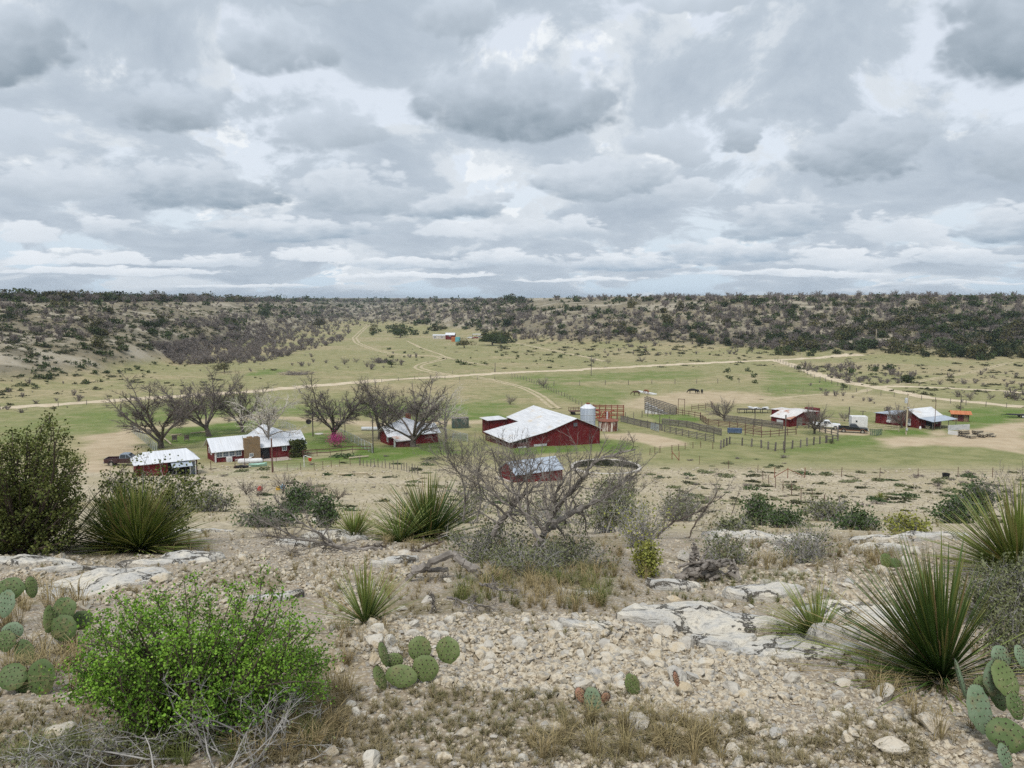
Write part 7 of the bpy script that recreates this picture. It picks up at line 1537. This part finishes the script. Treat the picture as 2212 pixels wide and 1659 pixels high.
def bush(name, label, cat, base, tips, spread, mt, mtw, leaf, per, seed, r=.012, twl=.16, ntw=9, asp=.55, bend=.25, clump=.025, stemname='branches', tw_r=.0022, bare=0.0, depth_jit=.3):
    """branches from the foot to each tip; twigs and leaves along them. tips: (pixel region, x, y) or a list of points"""
    g = np.random.default_rng(seed); b = at(*base); e = tag(empty(name, b), label, cat); m = MB(); L = []
    for t in tips:
        t = np.array(t, float); f = np.array([g.normal() * spread * .3, g.normal() * spread * .3, -.03]); k = 6; s = np.linspace(0, 1, k)[:, None]
        mid = f * .4 + t * .6; mid = mid + g.normal(size=3) * bend * np.linalg.norm(t - f) * .35 + np.array([0, 0, .08 * np.linalg.norm(t - f)]); P = (1 - s) ** 2 * f + 2 * s * (1 - s) * mid + s ** 2 * t + g.normal(size=(k, 3)) * .008
        m.tube(P, np.linspace(r * (.6 + .6 * g.random()), r * .16, k), 4, cap=False)
        for j in range(ntw):
            u = .22 + .78 * g.random(); i = min(int(u * (k - 1)), k - 2); q = P[i] + (P[i + 1] - P[i]) * (u * (k - 1) - i); d = unit(unit(P[i + 1] - P[i]) * .6 + g.normal(size=3) * .75) * twl * (.4 + .8 * g.random()); e2 = q + d; m.twig(q, e2, tw_r)
            if g.random() < bare: continue
            n = per; L.append(q + d * g.random((n, 1)) ** .7 * 1.03 + g.normal(size=(n, 3)) * clump)
        if g.random() >= bare: L.append(t + g.normal(size=(per, 3)) * clump * 1.2)
    m.obj(stemname, [mtw], e)
    if L: L = np.concatenate(L); f = MB(); f.leaves(L, leaf * (.6 + .8 * g.random(len(L))), 0, .25, asp, seed); f.obj('foliage', [mt], e)
    return e
def tips_px(base, c, pts, jit=.25, seed=0):
    """tips seen at those pixels, at about the distance of the bush's foot"""
    g = np.random.default_rng(seed); b = at(*base); d = math.hypot(b.x, b.y); return [aim(c, x, y, d + g.normal() * jit) - b for x, y in pts]
def dome(n, a, b, h, seed, low=.15):
    g = np.random.default_rng(seed); out = []
    for k in range(n):
        u = g.random() * 6.283; r = math.sqrt(g.random()); z = h * (low + (1 - low) * math.sqrt(max(0, 1 - r * r)) * (.55 + .5 * g.random())); out.append((a * r * math.cos(u), b * r * math.sin(u), z))
    return out
BB = (0, 425, 1585); g = np.random.default_rng(41); PXB = []
for x, y in [(420, 1238), (398, 1262), (440, 1275), (560, 1250), (585, 1275), (535, 1262), (612, 1292), (240, 1290), (215, 1320), (270, 1300), (300, 1310), (340, 1320), (460, 1300), (500, 1290), (650, 1330), (680, 1360), (715, 1395), (730, 1420), (700, 1440), (640, 1300), (330, 1290), (180, 1390), (150, 1440), (140, 1480), (170, 1500), (200, 1350)]: PXB.append((x, y))
for k in range(190): a = g.random() * 6.283; r = math.sqrt(g.random()); PXB.append((440 + 285 * r * math.cos(a), 1435 + 140 * r * math.sin(a)))
bush('green_bush', 'bright green small leaved bush in the front, the brightest green plant', 'bush', BB, tips_px(BB, 0, PXB, .24, 3), .35, M_lush, M_brown, .0108, 19, 51, .009, .13, 14, .6, .3, .015)
TB = (0, 520, 1625); PXT = [(330 + 390 * g.random(), 1455 + 165 * g.random()) for k in range(46)]
bush('thorn_bush', 'grey bare thorn bush in front of the bright green bush', 'bush', TB, tips_px(TB, 0, PXT, .14, 4), .5, M_gg, M_thorn, .010, 2, 52, .006, .09, 15, .5, .4, .012, 'twigs', .0019, .55)
TB = (0, 200, 1650); PXT = [(10 + 420 * g.random(), 1560 + 95 * g.random()) for k in range(40)]
bush('thorn_bush', 'grey green thorny scrub along the bottom left edge', 'bush', TB, tips_px(TB, 0, PXT, .12, 5), .7, M_gg, M_thorn, .010, 5, 53, .005, .08, 12, .5, .4, .014, 'twigs', .0018, .3)
# juniper at the left edge
JB = (0, 40, 1195); g = np.random.default_rng(43); PXJ = [(105, 892), (98, 905), (112, 910), (128, 925), (88, 925), (70, 950), (140, 945), (160, 935), (170, 960), (150, 980), (28, 935), (20, 960), (178, 1000), (165, 1020)]
for k in range(120): PXJ.append((-110 + 290 * g.random() ** .8, 935 + 235 * g.random() ** .9))
PXJ = [(x, y) for x, y in PXJ if x < 100 + 85 * math.sin(min(1, max(0, (y - 880) / 130)) * 1.5)]
bush('juniper_tree', 'dark olive juniper tree at the left edge of the hilltop', 'tree', JB, tips_px(JB, 0, PXJ, .45, 6), .4, M_jl, M_brown, .031, 20, 54, .026, .20, 12, .45, .25, .034, 'trunk', .004)
DB = (0, 130, 1180); bush('bare_brush', 'tangle of dark bare branches reaching right from the juniper', 'bush', DB, tips_px(DB, 0, [(230, 1050), (260, 1090), (250, 1130), (200, 1110), (210, 1075), (280, 1010), (265, 1140), (215, 1180), (190, 1060), (240, 1020), (300, 975), (160, 1150), (255, 1170), (190, 1195)], .35, 7), .3, M_jl, M_brown, .03, 2, 55, .014, .3, 14, .5, .4, .05, 'branches', .003, .75)
PB = (0, 335, 1172); g = np.random.default_rng(44); PXP = [(300, 985), (322, 975), (285, 1005), (240, 1025), (420, 1010), (405, 1030), (380, 1020), (265, 1010), (345, 1000), (355, 990)] + [(200 + 235 * g.random(), 1015 + 85 * g.random()) for k in range(70)]
bush('leafy_shrub', 'dark green shrub with bare grey twigs hiding the foot of the garage', 'shrub', PB, tips_px(PB, 0, PXP, .5, 8), .5, M_jl, M_thorn, .034, 10, 56, .012, .2, 10, .6, .3, .035, 'branches', .003, .3)
# grey green undergrowth round the dead tree, with yellow green neighbours
def simple(label, base, n, a, b, h, mt, seed, leaf=5.0, per=10, mtw=None, name='leafy_shrub', bare=.1, cat='shrub', twl=40, ntw=10):
    k = 1.82278 * (at(*base) - Vector((0, 0, EYE))).length / FPX; a *= k; b *= k; h *= k; leaf *= k; twl *= k
    bush(name, label, cat, base, dome(n, a, b, h, seed), a * .6, mt, mtw or M_thorn, leaf, per, seed, 1.6 * k, twl, ntw, .5, .3, 6 * k, 'branches', .5 * k, bare)
simple('grey green small leaved shrub at the left foot of the dead tree', (0, 1050, 1215), 60, 115, 80, 90, M_gg, 61, 4.2, 6, bare=.4); simple('grey green shrub in front of the trunk of the dead tree', (0, 1150, 1240), 50, 100, 70, 70, M_gg, 62, 4.2, 6, bare=.35); simple('grey green tangle below the right limbs of the dead tree', (0, 1240, 1225), 46, 90, 60, 62, M_gg, 63, 4.2, 6, bare=.4)
simple('yellow green leafy bush right of the dead tree', (0, 1385, 1180), 40, 60, 45, 105, M_yg, 64, 4.0, 3, bare=.45); simple('small bright yellow green shrub in the dry grass', (0, 1392, 1245), 24, 26, 22, 70, M_yg, 65, 4.5, 10, twl=20); simple('dark green shrub beside the twisted stump', (0, 1560, 1215), 36, 70, 50, 55, M_gg, 66, 3.8, 6, bare=.3)
simple('grey green bush behind the right limbs', (0, 1310, 1150), 44, 85, 60, 100, M_gg, 67, 4.5, 7, bare=.3); simple('grey green feathery bush on the brink at the right', (0, 1740, 1215), 40, 70, 50, 80, M_gg, 68, 3.4, 5, bare=.45); simple('dusty grey bush at the right edge under the yellow green sotol', (0, 2175, 1340), 76, 95, 70, 110, M_gg, 69, 4.0, 9); simple('dusty grey scrub behind the lower right cactus', (0, 2190, 1450), 50, 60, 50, 110, M_gg, 70, 4.0, 8)
for i, (x, y, a, h, mt, lb) in enumerate([(580, 1138, 62, 42, M_ev, 'dark evergreen shrub below the ledge left of the leafy sapling'), (645, 1108, 30, 52, M_ev, 'upright leafy shrub on the ledge above the grey boulders'), (700, 1140, 24, 72, M_ev, 'slim leafy sapling behind the fallen limbs'), (1640, 1135, 32, 62, M_ev, 'dark upright evergreen shrub on the brink in the middle right'), (1690, 1140, 28, 34, M_ev, 'low evergreen shrub right of the dark upright one'),
        (1850, 1145, 40, 28, M_ev, 'low evergreen shrub behind the feathery bush'), (1960, 1160, 40, 32, M_yg, 'yellow green shrub behind the long pale ledge'), (2060, 1130, 34, 36, M_ev, 'evergreen shrub left of the yellow green sotol'), (2110, 1115, 40, 62, M_ev, 'evergreen shrub just behind the yellow green sotol'), (1470, 1125, 60, 62, M_gg, 'grey brushy shrub behind the leaning dead shrub'), (1790, 1125, 60, 42, M_gg, 'grey twiggy shrub on the slope behind the feathery bush'), (1330, 1085, 50, 60, M_gg, 'grey brush under the long right limb'), (450, 1105, 50, 44, M_gg, 'small grey shrub at the right of the garage bush'),
        (1000, 1130, 90, 95, M_gg, 'grey brush beside the dark sotol behind the dead tree'), (1180, 1140, 100, 62, M_gg, 'grey brush filling the space behind the dead tree trunk'), (1590, 1160, 50, 40, M_gg, 'grey twiggy shrub behind the twisted stump')]):
    simple(lb, (0, x, y), 40, a, a * .7, h, mt, 80 + i, 4.2, 6, bare=.55 if mt is M_gg else .3, twl=24)
# low shrubs and cactus patches down the stony slope
SLP = [leafy_m for leafy_m in (bush_mb(70, 260, .2, True, .55, 6).mesh('slope_shrub', [M_gg, M_twig]), bush_mb(71, 240, .22, True, .5, 6).mesh('slope_shrub', [M_scrub, M_twig]), bush_mb(72, 260, .2, True, .7, 6).mesh('slope_shrub', [M_ev, M_twig]), brush_mb(73, 200, .8).mesh('slope_shrub', [M_twig]))]
P = np.concatenate([spray(q, n, s) for q, n, s in (([(1390, 1020), (2240, 1020), (2240, 1090), (1500, 1090)], 150, 1), ([(1450, 1080), (2240, 1080), (2240, 1140), (1600, 1140)], 34, 2), ([(430, 1040), (1000, 1010), (1100, 1090), (450, 1120)], 46, 3), ([(1380, 985), (1700, 985), (1700, 1020), (1400, 1030)], 14, 4), ([(430, 1000), (1050, 970), (1050, 1010), (430, 1040)], 18, 5))])
for p in P:
    d = math.hypot(p[0], p[1]); s = rng.uniform(.22, .68) * (.6 + d / 180); o = link('slope_shrub', SLP[rng.choice((0, 0, 1, 1, 2, 3))], None, p - np.array([0, 0, .05]), (0, 0, rng.random() * 6.28)); o.scale = (s * rng.uniform(1.2, 2.4), s * 1.4, s * rng.uniform(.6, .9))
    tag(o, 'low dull green shrub on the stony slope below the hilltop', 'shrub', 'low shrubs on the stony slope')

# ------------------------------------------------------------------ dead wood
DEAD = dict(wig=.13, up=.02, tap=.45, trunk_lev=0, kids=(8, 6, 5), start=.25, fork=.3, ang=(.6, .6, .6), len=(.5, .62, .6), thin=.45, rmin=.0026)
M_dtwig = two((.12, .105, .092), (.24, .215, .19), 4.0)('bleached_twigs')
def dead_wood(name, label, cat, base, limbs, seed, o=None, mt=None, kids=True, own=True):
    """limbs: (pixel region, [(x, y, depth offset)], r0, r1, length of side branches)"""
    g = np.random.default_rng(seed); b = at(*base); d0 = math.hypot(b.x, b.y); e = tag(empty(name, b), label, cat); t, c = MB(), MB(); o = dict(DEAD, **(o or {}))
    for cc, pts, r0, r1, tw in limbs:
        P = np.array([tuple(aim(cc, x, y, d0 + dd) - b) for x, y, dd in pts]); s = np.linspace(0, len(P) - 1, 4 * len(P)); P = np.stack([np.interp(s, np.arange(len(P)), P[:, k]) for k in range(3)], -1)
        for _ in range(2): P[1:-1] = (P[:-2] + 2 * P[1:-1] + P[2:]) / 4
        k = len(P); P[1:-1] += g.normal(size=(k - 2, 3)) * r0 * .35; R_ = np.linspace(r0, r1, k) * (1 + .12 * g.normal(size=k)); t.tube(P, np.maximum(R_, .002), 7)
        if tw:
            n = o['kids'][0] if isinstance(o['kids'], tuple) else 8
            for j in range(int(n * (1 + np.linalg.norm(P[-1] - P[0])))):
                i = int(k * (.22 + .78 * g.random())) - 1; i = min(max(i, 0), k - 2); dd = unit(P[i + 1] - P[i]); nd = unit(dd * .8 + g.normal(size=3) * .6 + np.array([0, 0, .25])); grow(c, c, P[i], nd, tw * (.5 + .8 * g.random()), max(R_[i] * .5, .0035), 2, g, o, 1)
    t.obj('trunk', [mt or M_grey], e)
    if c.n: c.obj('twigs', [M_dtwig], e)
    return e
dead_wood('dead_tree', 'large dead grey tree leaning right in the middle of the hilltop', 'tree', (0, 1125, 1225), [
    (7, [(235, 900, 0), (230, 820, 0), (300, 720, 0), (360, 640, .05), (480, 590, .1), (600, 520, .15), (760, 440, .2), (900, 340, .25), (1010, 240, .3)], .05, .012, .34), (7, [(300, 720, 0), (330, 640, -.1), (370, 560, -.15), (420, 480, -.2), (520, 380, -.2), (580, 290, -.25)], .03, .011, .32),
    (7, [(420, 480, -.2), (480, 400, -.3), (560, 330, -.3), (640, 210, -.35), (740, 120, -.4), (860, 60, -.4), (1060, 20, -.45)], .024, .009, .28), (7, [(370, 560, -.1), (350, 440, -.1), (420, 330, -.15), (480, 220, -.2), (580, 130, -.2)], .02, .005, .32),
    (7, [(240, 830, 0), (180, 700, .1), (90, 560, .2), (40, 420, .25), (100, 300, .3), (200, 200, .3), (260, 110, .35)], .024, .006, .34), (7, [(40, 430, .25), (-60, 330, .3), (-110, 220, .3), (-90, 100, .35)], .016, .004, .32), (7, [(90, 560, .2), (-40, 500, .3), (-180, 380, .35), (-280, 260, .4), (-330, 120, .45)], .018, .004, .34),
    (7, [(600, 520, .15), (720, 480, .1), (860, 400, .1), (980, 300, .1), (1050, 180, .1)], .014, .004, .26), (7, [(160, 660, .1), (120, 400, .1), (130, 240, .1), (70, 130, .1)], .014, .004, .3), (7, [(-180, 380, .35), (-330, 300, .4), (-480, 200, .45), (-560, 80, .5)], .012, .003, .3),
    (7, [(-160, 760, .3), (-110, 640, .3), (-10, 540, .3), (60, 440, .3), (150, 380, .3), (260, 300, .3)], .036, .014, .36), (7, [(0, 530, .3), (20, 380, .35), (-20, 260, .4), (10, 150, .4)], .018, .004, .34), (7, [(-420, 640, .5), (-400, 400, .5), (-440, 260, .5), (-400, 130, .5)], .012, .003, .32), (7, [(-300, 640, .5), (-260, 420, .5), (-300, 240, .5), (-250, 110, .5)], .012, .003, .32)], 1)
dead_wood('dead_shrub', 'dark leaning dead shrub right of the dead tree', 'shrub', (7, 1260, 790), [(7, [(1240, 800, 0), (1300, 710, 0), (1400, 640, .1), (1560, 580, .2), (1700, 500, .25), (1850, 390, .3)], .026, .005, .3), (7, [(1520, 780, 0), (1560, 680, .1), (1640, 560, .15), (1740, 430, .2), (1800, 320, .25)], .018, .004, .3), (7, [(1290, 720, 0), (1340, 560, .1), (1400, 460, .1), (1440, 400, .1)], .012, .003, .3)], 2, mt=M_brown)
dead_wood('dead_sapling', 'thin dark dead stem standing on the brink', 'shrub', (7, 1850, 740), [(7, [(1850, 740, 0), (1880, 600, 0), (1930, 450, 0), (1965, 340, 0)], .012, .004, .1)], 3, mt=M_brown)
dead_wood('dark_dead_tree', 'black barked dead sapling between dead tree and yellow green bush', 'tree', (7, 905, 700), [(7, [(905, 700, 0), (930, 590, 0), (960, 480, 0), (1000, 390, 0), (1010, 270, 0)], .03, .01, .3), (7, [(960, 480, 0), (1060, 420, 0), (1160, 330, .1), (1260, 260, .1)], .012, .003, .26)], 4, mt=M_bark)
dead_wood('sotol_stalk', 'long dry sotol flower stalk leaning out to the left', 'stalk', (6, 1420, 620), [(6, [(1420, 560, 0), (1300, 440, 0), (1100, 340, -.1), (850, 222, -.2), (700, 182, -.3), (600, 172, -.3), (420, 112, -.4), (280, 98, -.4), (140, 92, -.5)], .018, .007, 0)], 5, mt=M_tan)
dead_wood('fallen_limb', 'long dead limb with grey side branches lying along the ledge', 'branch', (6, 800, 900), [(6, [(1080, 870, 0), (900, 880, 0), (700, 860, 0), (560, 760, .1), (400, 660, .15), (250, 540, .2), (150, 420, .2)], .03, .006, .3), (6, [(800, 890, 0), (600, 830, 0), (380, 790, 0), (180, 780, .05), (0, 745, .1)], .022, .006, .25), (6, [(380, 790, .05), (230, 720, .05), (60, 640, .1), (-60, 570, .1)], .014, .004, .25), (6, [(600, 830, 0), (420, 880, -.1), (280, 920, -.15)], .01, .003, .2), (6, [(700, 870, 0), (900, 930, -.1), (1080, 1000, -.2), (1180, 1040, -.25)], .014, .004, .16)], 6)
dead_wood('fallen_log', 'bleached forked log lying beside the dead tree', 'log', (6, 1300, 1150), [(6, [(1290, 1150, 0), (1380, 1060, 0), (1500, 990, .02), (1690, 915, .05)], .028, .04, 0), (6, [(1690, 915, .05), (1760, 980, .02), (1850, 1040, 0), (1920, 1075, 0)], .032, .05, 0), (6, [(1290, 1150, 0), (1420, 1165, 0), (1560, 1165, -.02), (1660, 1130, 0)], .014, .006, .1), (6, [(1340, 1050, .1), (1480, 1060, .1), (1650, 1050, .1)], .03, .025, 0)], 7)
dead_wood('fallen_branch', 'dark broken branch lying behind the white rock', 'branch', (6, 1400, 900), [(6, [(1260, 905, 0), (1380, 900, 0), (1480, 850, 0), (1600, 810, .05)], .02, .014, .1), (6, [(900, 870, 0), (1000, 850, 0), (1120, 855, 0)], .02, .018, .1)], 8, mt=M_brown)
dead_wood('bleached_branch', 'small bleached branch with curling ends below the grass', 'branch', (10, 1530, 330), [(10, [(1490, 335, 0), (1530, 260, 0), (1520, 160, 0)], .012, .006, .08), (10, [(1640, 190, 0), (1740, 210, 0), (1830, 260, 0), (1900, 240, 0), (2060, 300, 0)], .012, .004, .1), (10, [(1920, 70, .1), (2000, 100, .1), (2100, 130, .1), (2250, 125, .1)], .012, .005, .08)], 9)
dead_wood('dead_twig_tree', 'white bare twiggy branches at the right edge', 'shrub', (8, 2190, 1010), [(8, [(2230, 1010, 0), (2150, 620, 0), (2100, 480, .05), (2040, 420, .1)], .012, .003, .3), (8, [(2230, 960, 0), (2050, 850, 0), (1930, 750, 0), (1860, 700, 0)], .009, .003, .2), (8, [(2150, 620, 0), (2190, 440, 0), (2230, 300, 0)], .01, .003, .25), (8, [(2230, 1060, 0), (2100, 1020, 0), (1960, 940, 0), (1890, 820, 0)], .008, .003, .2)], 10, mt=M_pale)
SB = (7, 1700, 1150); g = np.random.default_rng(3); lim = []
for k in range(26):
    x = 1520 + 300 * g.random(); y = 960 + 150 * g.random(); lim.append((7, [(x - 100 * g.random() - 40, y + 70 * g.random(), g.normal() * .06), (x, y, g.normal() * .06), (x + 90 * g.random() + 30, y + 40 * g.normal(), g.normal() * .06)], .03 * (.5 + g.random()), .012, 0))
lim += [(7, [(1540, 1000, 0), (1560, 900, 0), (1555, 830, 0)], .04, .012, 0), (7, [(1590, 960, 0), (1600, 900, 0), (1565, 840, 0)], .03, .01, 0), (7, [(1900, 1150, 0), (1890, 1060, 0), (1905, 970, 0)], .05, .012, 0), (7, [(1940, 1160, 0), (1930, 1080, 0), (1908, 985, 0)], .04, .012, 0), (7, [(1400, 1110, 0), (1550, 1090, 0), (1700, 1060, 0)], .03, .03, 0)]
dead_wood('twisted_stump', 'twisted weathered grey stump with upturned roots', 'stump', SB, lim, 11)
# ------------------------------------------------------------------ the air: far things fade to a pale blue
def haze():
    m = bpy.data.materials.new('haze'); m.use_nodes = True; nt = m.node_tree; nt.nodes.clear()
    out = nt.nodes.new('ShaderNodeOutputMaterial'); v = nt.nodes.new('ShaderNodeVolumePrincipled')
    v.inputs['Color'].default_value = (.70, .82, .95, 1); v.inputs['Density'].default_value = .00010; v.inputs['Anisotropy'].default_value = 0.0
    nt.links.new(v.outputs[0], out.inputs['Volume'])
    b = MB(); zb = float(GZ.min()) - 1.5; zt = max(float(GZ.max()), EYE) + 14.0; b.box((0, 0, (zb + zt) / 2), (25000, 25000, zt - zb)); struct(b.obj('haze', [m]), 'stuff')
haze()
